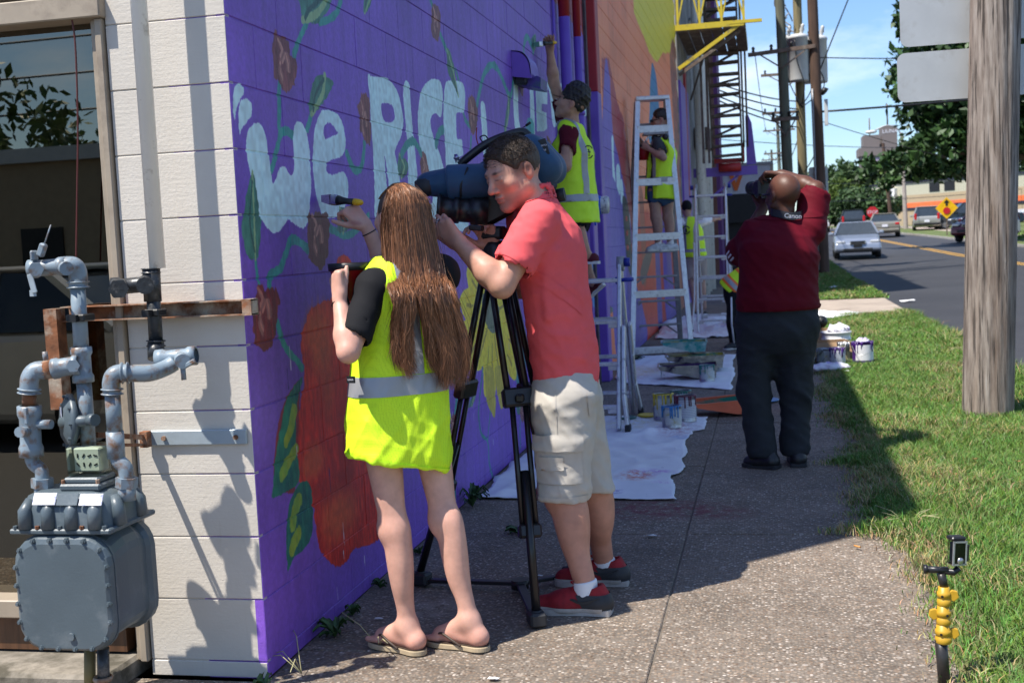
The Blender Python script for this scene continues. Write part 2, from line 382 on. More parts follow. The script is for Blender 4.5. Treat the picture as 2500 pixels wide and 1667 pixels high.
def grass(name, regs, mname='grass_blade'):
    B = []
    for (x0, x1, y0, y1, dens, h0, h1, wid, edge_) in regs:
        n = int((x1-x0)*(y1-y0)*dens); x = rng.uniform(x0, x1, n); y = rng.uniform(y0, y1, n)
        if edge_:
            ex = np.array([xe(t) for t in np.linspace(y0, y1, 600)]); e = np.interp(y, np.linspace(y0, y1, 600), ex)
            k = x > e + rng.normal(0, 0.05, n); x, y, e = x[k], y[k], e[k]; d = x-e
        else: d = np.full(n, 1.0)
        n = len(x); nzv = np.sin(x*3.1+y*1.3)*np.sin(y*2.1-x*0.7)+0.6*np.sin(x*7.3+y*5.1)*np.sin(y*4.7)
        h = rng.uniform(h0, h1, n)*(0.75+0.3*nzv)*np.clip(0.45+d*2.2, 0.3, 1.0)
        dry = (rng.random(n) < np.clip(0.07+0.55*(d < 0.10+.08*np.sin(y*5))+0.30*nzv, 0.03, 0.85))
        h = h+np.clip(0.02*(d > .05)+.012, 0, .03)
        B.append(np.stack([x, y, np.clip(h, 0.012, 0.2), np.full(n, wid), dry, np.array([gh(t) for t in y]) if y1 > 28 else np.zeros(n)], 1))
    B = np.concatenate(B); n = len(B); x, y, h, w, dry, g = B.T
    az = rng.uniform(0, 2*np.pi, n); ln = rng.uniform(0.25, 1.25, n)*h; la = rng.uniform(0, 2*np.pi, n)
    wx, wy = np.cos(az)*w/2, np.sin(az)*w/2; lx, ly = np.cos(la)*ln, np.sin(la)*ln
    z0 = g+0.006
    V = np.zeros((n, 5, 3))
    V[:, 0] = np.stack([x-wx, y-wy, z0], 1); V[:, 1] = np.stack([x+wx, y+wy, z0], 1)
    V[:, 2] = np.stack([x-wx*.8+lx*.35, y-wy*.8+ly*.35, z0+h*.62], 1); V[:, 3] = np.stack([x+wx*.8+lx*.35, y+wy*.8+ly*.35, z0+h*.62], 1)
    V[:, 4] = np.stack([x+lx, y+ly, z0+h*(1-0.25*(ln/h-.25))], 1)
    i = np.arange(n)[:, None]*5; T = np.concatenate([i+[0, 1, 3], i+[0, 3, 2], i+[2, 3, 4]], 1).reshape(-1, 3)
    me = fastmesh(name, V.reshape(-1, 3), T, True)
    gcol = np.stack([rng.uniform(0.07, 0.15, n), rng.uniform(0.15, 0.26, n), rng.uniform(0.018, 0.05, n)], 1); dcol = np.stack([rng.uniform(0.26, 0.45, n), rng.uniform(0.22, 0.36, n), rng.uniform(0.09, 0.18, n)], 1)
    C = np.where(dry[:, None] > 0, dcol, gcol); vcol(me, np.repeat(C, 5, 0))
    m = attr_mat(mname, 0.55, 0.35, bstr=0, var=0.15, vscale=8)
    bs = m.node_tree.nodes['Principled BSDF']; bs.inputs['Transmission Weight'].default_value = 0.0; bs.inputs['Subsurface Weight'].default_value = 0.0
    return link(name, me, m, None, 'stuff')
props(grass('grass', [(1.7, 3.68, -2.0, 1.0, 7500, 0.03, 0.075, 0.0042, True), (1.7, 3.68, 1.0, 4.5, 9500, 0.03, 0.07, 0.0040, True), (1.8, 3.68, 4.5, 9.0, 6000, 0.03, 0.075, 0.0052, True), (1.8, 3.70, 9.0, 15.7, 2600, 0.035, 0.085, 0.008, True), (1.9, 3.8, 20.3, 47, 900, 0.04, 0.10, 0.015, True),
    (3.45, 3.74, 3, 15.7, 2600, 0.06, 0.14, 0.006, False), (13.2, 16, 20, 70, 40, 0.05, 0.12, 0.05, False)]), 'mown green lawn grass with dry straw patches beside the kerb', 'grass')

# ------------------------------------------------------------ the mural, painted into two pictures in memory
def W_(s): a = [int(t)/1000 for t in s.split()]; return list(zip(a[::2], a[1::2]))   # wall points (y, z) in mm
class Canvas:
    def __init__(s, y0, y1, z0, z1, ppm, base):
        s.y0, s.z0, s.p = y0, z0, ppm; s.w = int((y1-y0)*ppm); s.h = int((z1-z0)*ppm); s.y1, s.z1 = y1, z1
        s.a = np.empty((s.h, s.w, 3), np.float32); s.a[:] = np.array(base)/255.0
        s.n = s.noise(0.012, 0.05)*0.6+s.noise(0.1, 0.1)*0.4   # streaky, upright
        s.n2 = s.noise(0.02, 0.02)
        s.a *= (1+0.07*s.noise(0.5, 0.3)+0.05*s.noise(0.012, 0.012)+0.05*s.noise(0.03, 0.25))[..., None]
    def noise(s, sy, sz):
        r = np.random.default_rng(int(sy*1000)+int(sz*77)+s.w); gw, gh_ = max(2, int(s.w/(sy*s.p)))+2, max(2, int(s.h/(sz*s.p)))+2
        g = r.uniform(-1, 1, (gh_, gw)).astype(np.float32)
        xi = np.linspace(0, gw-1.001, s.w); yi = np.linspace(0, gh_-1.001, s.h); x0 = xi.astype(int); y0 = yi.astype(int); fx = xi-x0; fy = (yi-y0)[:, None]
        fx = fx*fx*(3-2*fx); fy = fy*fy*(3-2*fy)
        a = g[y0][:, x0]*(1-fx)+g[y0][:, x0+1]*fx; c_ = g[y0+1][:, x0]*(1-fx)+g[y0+1][:, x0+1]*fx
        return (a*(1-fy)+c_*fy).astype(np.float32)
    def win(s, P, pad):
        a = np.asarray(P); i0 = max(0, int((a[:, 0].min()-s.y0-pad)*s.p)); i1 = min(s.w, int((a[:, 0].max()-s.y0+pad)*s.p)+2); j0 = max(0, int((a[:, 1].min()-s.z0-pad)*s.p)); j1 = min(s.h, int((a[:, 1].max()-s.z0+pad)*s.p)+2)
        return i0, i1, j0, j1
    def grid(s, wd):
        i0, i1, j0, j1 = wd; Y = s.y0+(np.arange(i0, i1)+.5)/s.p; Z = s.z0+(np.arange(j0, j1)+.5)/s.p
        return np.meshgrid(Y, Z)
    def inside(s, P, wd, jit=0.004):
        Y, Z = s.grid(wd); sl = (slice(wd[2], wd[3]), slice(wd[0], wd[1])); Y = Y+s.n2[sl]*jit; Z = Z+s.n[sl]*jit
        ins = np.zeros(Y.shape, bool); P = np.asarray(P, float)
        for k in range(len(P)):
            (xa, za), (xb, zb) = P[k], P[(k+1) % len(P)]
            if za == zb: continue
            cnd = (za > Z) != (zb > Z); ins ^= cnd & (Y < (xb-xa)*(Z-za)/(zb-za)+xa)
        return ins
    def put(s, wd, mask, col, col2=None, amt=0.5, alpha=1.0):
        sl = (slice(wd[2], wd[3]), slice(wd[0], wd[1])); c1 = np.array(col)/255.0
        t = s.a[sl]; cc = np.broadcast_to(c1, t.shape).astype(np.float32)
        if col2 is not None: cc = cc+(np.array(col2)/255.0-cc)*np.clip(0.5+s.n[sl]*1.6*amt, 0, 1)[..., None]
        cc = cc*(1+0.07*s.n2[sl][..., None]+0.06*s.n[sl][..., None]); m = (mask*alpha)[..., None]
        t[:] = t*(1-m)+cc*m
    def fill(s, P, col, col2=None, amt=0.5, alpha=1.0, smooth=True, jit=0.004, holes=()):
        if smooth: P = crom(P, 6, True)
        wd = s.win(P, 0.02)
        if wd[1] <= wd[0] or wd[3] <= wd[2]: return
        m = s.inside(P, wd, jit)
        for h in holes: m &= ~s.inside(crom(h, 6, True) if smooth else h, wd, jit)
        s.put(wd, m.astype(np.float32), col, col2, amt, alpha)
    def soft(s, c_, ry, rz, col, alpha=0.6):
        P = [(c_[0]-ry, c_[1]-rz), (c_[0]+ry, c_[1]+rz)]; wd = s.win(P, 0.0); Y, Z = s.grid(wd)
        if Y.size == 0: return
        sl = (slice(wd[2], wd[3]), slice(wd[0], wd[1])); d = np.sqrt(((Y-c_[0])/ry)**2+((Z-c_[1])/rz)**2)+0.25*s.n[sl]
        s.put(wd, np.clip((1-d)*1.8, 0, 1).astype(np.float32), col, None, 0, alpha)
    def stroke(s, P, w, col, col2=None):
        P = np.array(crom(P, 8)); wd = s.win(P, w*2)
        if wd[1] <= wd[0] or wd[3] <= wd[2]: return
        Y, Z = s.grid(wd); sl = (slice(wd[2], wd[3]), slice(wd[0], wd[1])); D = np.full(Y.shape, 9.0)
        for a, b_ in zip(P[:-1], P[1:]):
            d = b_-a; L = (d**2).sum()+1e-12; t = np.clip(((Y-a[0])*d[0]+(Z-a[1])*d[1])/L, 0, 1); D = np.minimum(D, np.hypot(Y-a[0]-t*d[0], Z-a[1]-t*d[1]))
        s.put(wd, (D < w*0.5*(1+0.35*s.n[sl])).astype(np.float32), col, col2, 0.5)
    def image(s, name):
        im = bpy.data.images.new(name, s.w, s.h); px = np.ones((s.h, s.w, 4), np.float32); px[..., :3] = np.clip(s.a, 0, 1); im.pixels.foreach_set(px.ravel()); im.update(); im.pack(); return im
SKYB = (220, 244, 246); TEAL = (70, 172, 160); ROSE = (150, 84, 86); ROSE2 = (196, 140, 126); LEAF = (84, 148, 128); LEAF2 = (150, 180, 132); PUR = (128, 86, 190)
cv = Canvas(0, 9.2, 0, 3.9, 260, PUR)
def rose(P, body=ROSE, hi=ROSE2):
    cv.fill(P, body, (104, 52, 60), 0.7, jit=0.012); a = np.array(P); c0 = a.mean(0); sz = a.max(0)-a.min(0)
    for k in range(9):
        t = k*2.1; q = c0+sz*0.27*np.array([math.cos(t)*(0.4+0.07*k), math.sin(t)*(0.4+0.07*k)])
        L = sz[1]*0.13; cv.stroke([(q[0], q[1]-L), (q[0]+sz[0]*0.10*math.sin(t), q[1]), (q[0]-sz[0]*0.06, q[1]+L)], max(0.008, min(sz)*0.07), hi if k % 2 else (150, 98, 94))
def leaf(P, c1=LEAF, c2=LEAF2):
    cv.fill(P, c1, (58, 102, 92), 0.6, jit=0.006); a = np.array(P); top = a[a[:, 1].argmax()]; bot = a[a[:, 1].argmin()]; ce = a.mean(0)
    w = (a.max(0)-a.min(0))[0]*0.12
    cv.stroke([top, ce+(w, 0), bot], max(0.006, w*0.8), c2); cv.stroke([top*0.8+ce*0.2, ce-(w, 0), bot*0.8+ce*0.2], max(0.005, w*0.5), (50, 88, 84))
def vine(P, w=0.022): cv.stroke(P, w, TEAL, (52, 128, 128))
# vines first, then roses, letters, leaves
vine(W_('687 2175 608 2107 547 2043'), 0.03); vine(W_('1076 2330 1022 2272 929 2230 825 2201'), 0.032)
vine(W_('403 1934 389 1890 383 1837 372 1784 373 1747 321 1675 281 1629'), 0.03); vine(W_('373 1747 403 1766 438 1768 485 1757'), 0.034)
vine(W_('1263 1784 1218 1698 1155 1670 1100 1679 1035 1731'), 0.035); vine(W_('679 1849 623 1788'), 0.03)
vine(W_('107 1337 113 1290 123 1249'), 0.02); vine(W_('201 1239 216 1280 303 1301 355 1346 410 1395 476 1391 560 1364'), 0.034)
vine(W_('794 1440 882 1422 973 1410 1100 1432 1262 1493'), 0.032); vine(W_('252 1122 275 1071 322 1024 399 982 442 951'), 0.032)
vine(W_('167 1471 151 1427 123 1350'), 0.02)
vine(W_('2411 2576 2437 2557'), 0.035); vine(W_('2561 2438 2622 2400 2685 2366'), 0.035); vine(W_('2856 2287 2905 2239'), 0.03)
vine(W_('3311 2156 3385 2230 3507 2335 3645 2403 3768 2435 3910 2432 4078 2371 4229 2305 4307 2323 4377 2407 4457 2478'), 0.045)
vine(W_('4795 2675 4853 2743 4933 2784 5029 2769 5138 2736 5160 2706'), 0.05)
vine(W_('2977 2074 3022 2036 3131 2010'), 0.03); vine(W_('3094 1870 3130 1950'), 0.03)
vine(W_('3131 653 3004 479 2976 407 3016 300 3156 229 3169 106 3241 6'), 0.022); vine(W_('3297 439 3200 307 3156 229'), 0.018)
vine(W_('4177 538 4195 399 4072 169 4056 35'), 0.018); vine(W_('2332 720 2461 694 2530 610 2473 492'), 0.045); vine(W_('2444 350 2406 221 2387 25'), 0.022)
# big red blossom with its leaves
RED = (244, 64, 46)
cv.fill(W_('851 1309 926 1335 1012 1311 1012 1240 884 1234'), RED, (176, 50, 36), 0.6)
cv.fill(W_('550 1147 664 1166 812 1173 1096 1147 1398 1012 1409 651 1434 355 1270 317 1243 252 1189 182 1095 165 959 185 847 205 779 180 658 188 539 260 484 345 471 429 445 514 351 573 361 668 368 755 407 836 464 917 450 988 449 1046'), RED, (186, 42, 38), 0.6, jit=0.01)
for (q, ry, rz, cc, al) in ((W_('615 1042'), 0.16, 0.16, (224, 116, 58), 0.6), (W_('674 883'), 0.10, 0.2, (176, 84, 52), 0.5), (W_('502 613'), 0.14, 0.08, (214, 110, 66), 0.65), (W_('734 368'), 0.27, 0.13, (222, 108, 66), 0.75), (W_('841 626'), 0.12, 0.3, (128, 30, 30), 0.4), (W_('665 489'), 0.25, 0.06, (136, 34, 32), 0.4)): cv.soft(q[0], ry, rz, cc, al)
cv.fill(W_('407 914 232 823 147 660 153 622 225 561 323 559 388 800'), (150, 44, 36), None, 0, 0.8)
for P in (W_('446 919 382 840 348 710 356 574 237 558 120 563 133 599 161 676 224 777 284 853 366 900'), W_('387 561 448 534 461 451 432 358 349 330 259 324 211 294 204 358 216 430 253 507 321 550')):
    cv.fill(P, (52, 136, 112), (40, 98, 96), 0.7)
for P, w in ((W_('345 816 312 764 263 724'), 0.05), (W_('343 681 277 655 211 620'), 0.045), (W_('340 507 297 478 273 436'), 0.05), (W_('321 395 280 376 252 355'), 0.05)): cv.stroke(P, w, (170, 180, 60), (120, 160, 70))
# sunflower behind the tripod
ctr = np.array(W_('3427 949')[0])
cv.fill(W_('3966 1030 4219 874 4325 684 4350 400 4110 418 3923 604 3867 840'), (70, 150, 160), (90, 140, 130), 0.6)
for t in W_('3262 1375 2861 1214 2688 1055 2712 888 2736 719 2977 673 3146 487 3319 356 3583 417 4041 498 4145 641 4117 822 4014 993 3759 1187 3492 1347'):
    t = np.array(t); d = t-ctr; n_ = np.array([-d[1], d[0]]); n_ = n_/np.hypot(*n_); L = np.hypot(*d); w = 0.085+0.03*abs(d[0])
    cv.fill([ctr+d*0.05+n_*w*.4, ctr+d*.5+n_*w, ctr+d*.85+n_*w*.75, t, ctr+d*.85-n_*w*.75, ctr+d*.5-n_*w, ctr+d*.05-n_*w*.4], (255, 236, 72), (236, 204, 58), 0.7, jit=0.008)
    cv.stroke([ctr+d*.25, ctr+d*.8], 0.02, (176, 150, 62))
cv.fill(W_('3218 1068 3401 1048 3631 969 3557 864 3449 828 3314 871 3198 974'), (104, 112, 92), (120, 130, 110), 0.5)
cv.fill(W_('3182 647 3380 626 3407 499 3411 417 3357 338 3284 380 3225 419 3182 467'), (222, 200, 78), (196, 172, 66), 0.6); cv.fill(W_('3434 620 3720 588 3754 468 3593 363 3500 405'), (222, 200, 78), (196, 172, 66), 0.6)
leaf(W_('2818 522 2922 560 2981 605 2939 523 2834 485 2751 486'), (96, 150, 140)); rose(W_('2386 478 2436 498 2488 463 2465 401 2358 343 2338 400'))
leaf(W_('3986 371 4119 367 4158 314 4092 255 3996 276'), (86, 150, 140)); rose(W_('4118 292 4203 287 4225 235 4179 187 4102 226'))
# lettering
def letter(P, holes=(), smooth=True): cv.fill(P, SKYB, (208, 236, 240), 0.35, jit=0.004, holes=holes, smooth=smooth)
letter(W_('46 1879 76 1887 104 1881 98 1858 64 1828 37 1803 21 1770 13 1791 12 1820 25 1855')); letter(W_('85 1837 122 1846 151 1837 157 1815 144 1794 104 1766 65 1743 53 1727 46 1756 53 1790 65 1821'))
letter(W_('104 1731 139 1761 184 1776 227 1771 250 1742 265 1692 270 1641 277 1605 287 1585 308 1596 340 1629 370 1646 401 1646 429 1628 456 1618 481 1642 484 1685 487 1739 500 1784 530 1808 567 1812 602 1798 626 1761 639 1700 639 1638 634 1582 614 1525 585 1469 558 1446 527 1436 484 1441 436 1457 403 1468 366 1451 321 1429 273 1420 224 1434 183 1460 162 1480 155 1515 137 1559 113 1598 102 1642 94 1691'))
letter(W_('802 1875 887 1884 971 1871 1017 1833 1031 1779 1009 1732 942 1707 854 1693 810 1676 801 1652 845 1640 914 1646 969 1656 1012 1647 1033 1615 1030 1572 1001 1534 923 1491 817 1477 743 1479 708 1510 677 1561 664 1623 664 1685 676 1742 711 1807 750 1850'), [W_('794 1779 793 1802 818 1822 853 1832 894 1828 926 1813 950 1803 914 1791 852 1778 817 1768')])
letter(W_('1355 2077 1406 2075 1491 2083 1602 2095 1690 2082 1776 2043 1816 1978 1831 1916 1790 1863 1722 1816 1675 1778 1691 1738 1721 1684 1738 1587 1744 1488 1580 1486 1570 1582 1551 1669 1522 1755 1527 1661 1540 1574 1535 1486 1351 1484 1357 1575 1365 1674 1367 1804 1364 1901 1361 1998'), [W_('1518 1972 1604 1982 1671 1981 1701 1953 1695 1924 1635 1905 1556 1902 1522 1922')])
letter(W_('1870 2096 1912 2119 1959 2103 1964 2064 1969 1956 1980 1885 1998 1777 2008 1690 1996 1492 1854 1490 1870 1769 1867 1912 1854 2038'))
letter(W_('2320 2172 2439 2190 2527 2181 2553 2129 2530 2048 2491 2004 2447 2008 2404 2016 2329 2001 2291 1956 2324 1905 2387 1855 2451 1805 2500 1744 2521 1666 2501 1569 2416 1481 2235 1456 2099 1470 2084 1537 2145 1569 2228 1563 2264 1602 2218 1654 2147 1719 2086 1820 2068 1892 2074 1966 2117 2052 2184 2118'))
letter(W_('2621 2189 2721 2217 2856 2233 2993 2233 3035 2182 3011 2103 2977 2074 2837 2059 2813 2026 2809 1926 2911 1925 2921 1892 2928 1842 2838 1820 2794 1743 2795 1618 2963 1589 2996 1495 2895 1434 2691 1434 2554 1474 2534 1610 2552 1851 2539 1969 2571 2099'))
letter(W_('3404 2165 3487 2182 3519 2145 3541 2055 3541 1963 3552 1862 3436 1856 3407 1998')); letter(W_('3541 1963 3667 1968 3721 1920 3667 1869 3539 1862'))
letter(W_('4425 2489 4555 2506 4559 2123 5255 2085 5242 2036 4409 2078')); letter(W_('4962 2500 5076 2508 5084 2132 4943 2121'))
letter(W_('5189 2552 5375 2559 5688 2564 5643 2390 5408 2372 5381 2320 5590 2322 5595 2204 5425 2171 5153 2149'), smooth=False); letter(W_('5666 2561 6013 2532 6032 2455 6065 2289 5850 2257 5775 2479'))
letter(W_('6264 2586 6414 2597 6378 2248 6185 2233')); letter(W_('6786 2632 7262 2672 7258 2319 6731 2277'))
letter(W_('7644 2669 7942 2702 8118 2658 8062 2550 7831 2512 7561 2495')); letter(W_('7707 2279 7880 2315 8097 2292 8137 2199 7985 2111 8106 2022 7983 1922 7749 1881 7642 1953 7801 2054 7688 2109 7651 2198'))
# roses and leaves that lie over the letters
rose(W_('375 2092 396 2103 421 2086 463 2093 503 2083 508 2043 552 2033 573 2004 555 1963 513 1926 459 1899 413 1914 396 1936 363 1940 356 1975 360 2027')); rose(W_('1268 1981 1320 1993 1352 1971 1357 1920 1347 1802 1313 1784 1265 1796 1251 1827 1204 1836 1221 1882 1199 1917 1223 1945'))
rose(W_('124 1253 148 1248 163 1237 193 1239 215 1242 256 1230 274 1204 267 1159 237 1109 203 1060 148 1041 92 1053 64 1079 55 1123 47 1173 60 1206 90 1217 98 1244'), (146, 58, 62), (186, 118, 106)); rose(W_('580 1483 611 1491 641 1486 675 1498 716 1491 760 1496 796 1482 775 1362 741 1323 698 1290 661 1291 584 1327 570 1364 572 1439'), (118, 78, 78))
rose(W_('2460 2565 2519 2568 2570 2558 2593 2522 2570 2448 2521 2389 2455 2394 2407 2406 2407 2479 2432 2533')); rose(W_('3100 2155 3199 2190 3302 2141 3306 2070 3189 1968 3107 2018 3085 2085')); rose(W_('4610 2524 4707 2536 4736 2487 4753 2447 4690 2352 4613 2367 4571 2415 4559 2476')); rose(W_('2109 1803 2162 1795 2207 1745 2239 1693 2160 1644 2100 1687 2076 1745'))
leaf(W_('645 2283 974 2346 936 2269 862 2227 791 2192 711 2182 650 2180 638 2216')); leaf(W_('1385 2412 1480 2430 1427 2362 1359 2325 1348 2342')); leaf(W_('658 1864 683 1923 724 1978 792 2006 841 2007 931 1994 881 1950 807 1902 736 1866 679 1849')); leaf(W_('128 1615 150 1564 163 1485 163 1419 138 1367 108 1337 59 1344 31 1381 25 1445 62 1522 95 1575'))
leaf(W_('921 1516 992 1513 1047 1482 1015 1440 940 1420 883 1432 903 1480'), (86, 136, 128)); leaf(W_('2686 2370 2742 2370 2784 2335 2825 2300 2839 2244 2879 2153 2819 2188 2730 2230 2681 2264'), (96, 150, 112)); leaf(W_('4203 2297 4262 2288 4233 2215 4139 2122 4087 2053 4008 2017 4054 2115 4136 2215'), (66, 142, 128)); leaf(W_('5257 2854 5300 2844 5272 2767 5194 2722 5141 2748 5109 2798'), (98, 168, 140)); leaf(W_('1737 1772 1807 1759 1876 1734 1830 1689 1753 1668 1701 1704'))
vine(W_('1773 1771 1855 1818 1960 1847 2035 1831 2095 1798'), 0.04); vine(W_('2374 1862 2445 1922 2526 1948'), 0.045)
cv.fill(W_('4730 2115 4844 2216 5027 2210 5039 2128 4869 2068'), TEAL, None, 0, 0.8)
vine(W_('7478 2036 7862 2073 8314 2243 8587 2344'), 0.06)
# red corner at the top of the purple, blue and teal patches low down
cv.fill(W_('6105 3280 6098 3254 6320 3264 6511 3267 6724 3324 6936 3346 6984 3245 7254 3246 7595 3313 7586 3248 7846 3175 8182 3099 8406 3040 9035 2924 13341 3427 13977 5031 6149 3446'), (176, 44, 52), (160, 36, 46), 0.5, smooth=False, jit=0.02)
cv.fill(W_('7666 1302 8200 1297 8202 763 8074 717 7601 752 7600 1086'), (126, 172, 226), (96, 140, 210), 0.6, jit=0.02); cv.fill(W_('8353 1241 9278 1224 9265 1187 8401 1210'), TEAL, None, 0); cv.fill(W_('8568 806 9065 786 9053 750 8587 770'), TEAL, None, 0)
for k_ in range(46): y_, z_ = rng.uniform(.05, 7.5), rng.uniform(.08, 1.1); cv.stroke([(y_, z_), (y_+.002, z_-rng.uniform(.02, .09))], rng.uniform(.003, .007), (214, 208, 226) if k_ % 3 else (60, 44, 120))
# far length of wall
cf_ = Canvas(7.9, 20.3, 0, 5.8, 70, (255, 140, 92)); near_cv = cv; cv = cf_
cv.fill(W_('9459 4294 12357 4920 12435 4266 12999 4194 13706 4133 14361 4041 15105 4026 15826 4089 16535 4288 16982 4406 17553 4454 18030 4551 19327 4656 20440 4811 22405 7501'), (242, 226, 52), (228, 208, 44), 0.5, smooth=False, jit=0.03)
cv.a[:, :, :] = cv.a
cv.fill([(7.9, 5.8), (10.3, 5.8), (9.9, 4.6), (7.9, 4.6)], (255, 140, 92), None, 0, smooth=False)
cv.fill(W_('14849 3941 15266 3875 15501 3750 15694 3512 15842 3158 15887 2843 13912 2701 14184 3236 14372 3566 14625 3793'), (36, 128, 158), (40, 112, 176), 0.8)
cv.fill(W_('9609 3286 9661 3203 10217 2870 10801 2713 11052 2324 11385 2116 11825 1547 11758 1075 9876 1116 8682 1143 8978 3198'), (186, 52, 62), (170, 44, 56), 0.5, smooth=False, jit=0.03)
for q in range(7): cv.fill([(8.15+q*0.16, 0.6), (8.3+q*0.16, 0.6), (8.34+q*0.15, 3.0-q*0.26), (8.18+q*0.15, 3.05-q*0.26)], (92, 98, 98) if q % 2 == 0 else (80, 130, 122), None, 0, smooth=False)
cv.fill(W_('9159 3079 9585 3094 9614 2938 9671 2502 10023 2303 10388 2070 10770 1813 11132 1428 11088 749 8243 877'), PUR, (106, 84, 180), 0.5, jit=0.02)
letter(W_('9529 2441 9692 2443 9664 2189 9732 1949 9606 1944 9492 1969 9499 2230')); letter(W_('9835 2127 10026 2184 10184 2135 10148 1902 10037 1836 9840 1891')); letter(W_('10182 1998 10369 2016 10441 1826 10340 1802 10225 1735 10134 1733')); letter(W_('10520 1785 10667 1798 10840 1738 10771 1682 10981 1629 10988 1540 10695 1472 10377 1514 10329 1642'))
cv.fill([(10.2, 0), (20.3, 0), (20.3, 1.9), (14.5, 1.75), (11.5, 1.5)], (226, 84, 52), (196, 60, 44), 0.7, jit=0.05)
cv.fill([(9.3, 0), (12.4, 0), (12.1, 0.45), (11.4, 0.8), (10.9, 1.3), (10.2, 1.75), (9.3, 1.9)], (124, 104, 196), (98, 80, 172), 0.6); cv.fill([(10.3, 1.8), (10.9, 1.7), (11.0, 0.95), (10.5, 1.1)], (58, 68, 72), None, 0)
for q in range(4): cv.fill([(10.55, 1.62-q*0.17), (10.75, 1.62-q*0.17), (10.75, 1.56-q*0.17), (10.55, 1.56-q*0.17)], (198, 50, 44), None, 0, smooth=False)
cv.fill([(12.2, 1.9), (12.7, 1.9), (12.8, 0.9), (12.3, 0.8)], (176, 92, 66), None, 0); cv.fill([(12.0, 0.95), (13.1, 1.2), (13.6, 1.1), (12.3, 0.75)], (112, 96, 88), None, 0)
cv.fill([(14.2, 2.1), (14.7, 2.1), (14.9, 0.0), (14.2, 0)], (84, 62, 150), None, 0); cv.fill([(15.0, 2.4), (15.6, 2.4), (15.6, 0.0), (15.0, 0.0)], (178, 40, 44), None, 0); cv.fill([(15.7, 2.0), (17.5, 1.9), (18.6, 0.0), (15.7, 0.0)], (100, 76, 170), None, 0)
cv.fill([(16.2, 3.2), (17.6, 3.0), (18.2, 0.5), (17.4, 0.4), (16.6, 2.0)], (172, 44, 44), None, 0); cv.fill([(18.5, 4.6), (20.3, 4.6), (20.3, 0), (18.9, 0), (18.9, 3)], (120, 84, 76), (186, 96, 76), 0.9, jit=0.1)
cv = near_cv
im1 = near_cv.image('mural_near'); im2 = cf_.image('mural_far')
# ------------------------------------------------------------ painted block material
m_mural, nt, b = newmat('painted_block_mural'); g = nt.nodes.new('ShaderNodeNewGeometry'); sp = nt.nodes.new('ShaderNodeSeparateXYZ'); nt.links.new(g.outputs['Position'], sp.inputs[0])
def wallimg(im, c_):
    mp = nt.nodes.new('ShaderNodeMapping'); cx = nt.nodes.new('ShaderNodeCombineXYZ'); nt.links.new(sp.outputs['Y'], cx.inputs['X']); nt.links.new(sp.outputs['Z'], cx.inputs['Y']); nt.links.new(cx.outputs[0], mp.inputs['Vector'])
    w, h = c_.w/c_.p, c_.h/c_.p; mp.inputs['Scale'].default_value = (1/w, 1/h, 1); mp.inputs['Location'].default_value = (-c_.y0/w, -c_.z0/h, 0)
    t = nt.nodes.new('ShaderNodeTexImage'); t.image = im; t.extension = 'EXTEND'; nt.links.new(mp.outputs[0], t.inputs['Vector']); return t.outputs['Color']
sw_ = nt.nodes.new('ShaderNodeMath'); sw_.operation = 'GREATER_THAN'; sw_.inputs[1].default_value = 8.15; nt.links.new(sp.outputs['Y'], sw_.inputs[0])
c = mix(nt, sw_.outputs[0], wallimg(im1, near_cv), wallimg(im2, cf_))
v = g.outputs['Position']
dk = ramp(nt, nz(nt, v, 70, 3, 0.7), [(0.66, 0.0), (0.74, 0.6)]); dk2 = ramp(nt, nz(nt, v, 1.3, 3), [(0.5, 0.0), (0.72, 0.7)]); c = mix(nt, mix(nt, 1.0, dk, dk2, 'MULTIPLY'), c, (0.02, 0.012, 0.06))
nt.links.new(c, b.inputs['Base Color']); b.inputs['Roughness'].default_value = 0.42; b.inputs['Specular IOR Level'].default_value = 0.45
h_ = mix(nt, 0.5, nz(nt, v, 260, 4, 0.7), nz(nt, v, 60, 3)); bump(nt, b, h_, 0.7, 0.004)
m_white, nt, b = newmat('painted_block_white'); v = coord(nt, 'Position', (1, 1, 1)); v2 = coord(nt, 'Position', (0.4, 1, 4.5))
c = ramp(nt, nz(nt, v, 3, 5), [(0.3, (0.54, 0.495, 0.43)), (0.7, (0.63, 0.58, 0.51))])
stn = ramp(nt, nz(nt, coord(nt, 'Position', (14, 1, 1.2)), 3, 5), [(0.66, 0.0), (0.8, 0.45)]); c = mix(nt, stn, c, (0.42, 0.36, 0.29))
nt.links.new(c, b.inputs['Base Color']); b.inputs['Roughness'].default_value = 0.62
h1 = mix(nt, 0.55, nz(nt, v2, 26, 4, 0.65), nz(nt, v, 90, 3)); pim = ramp(nt, nz(nt, v, 55, 1), [(0.74, 0.0), (0.8, 1.0)]); bump(nt, b, mix(nt, 0.35, h1, pim, 'ADD'), 0.38, 0.005)
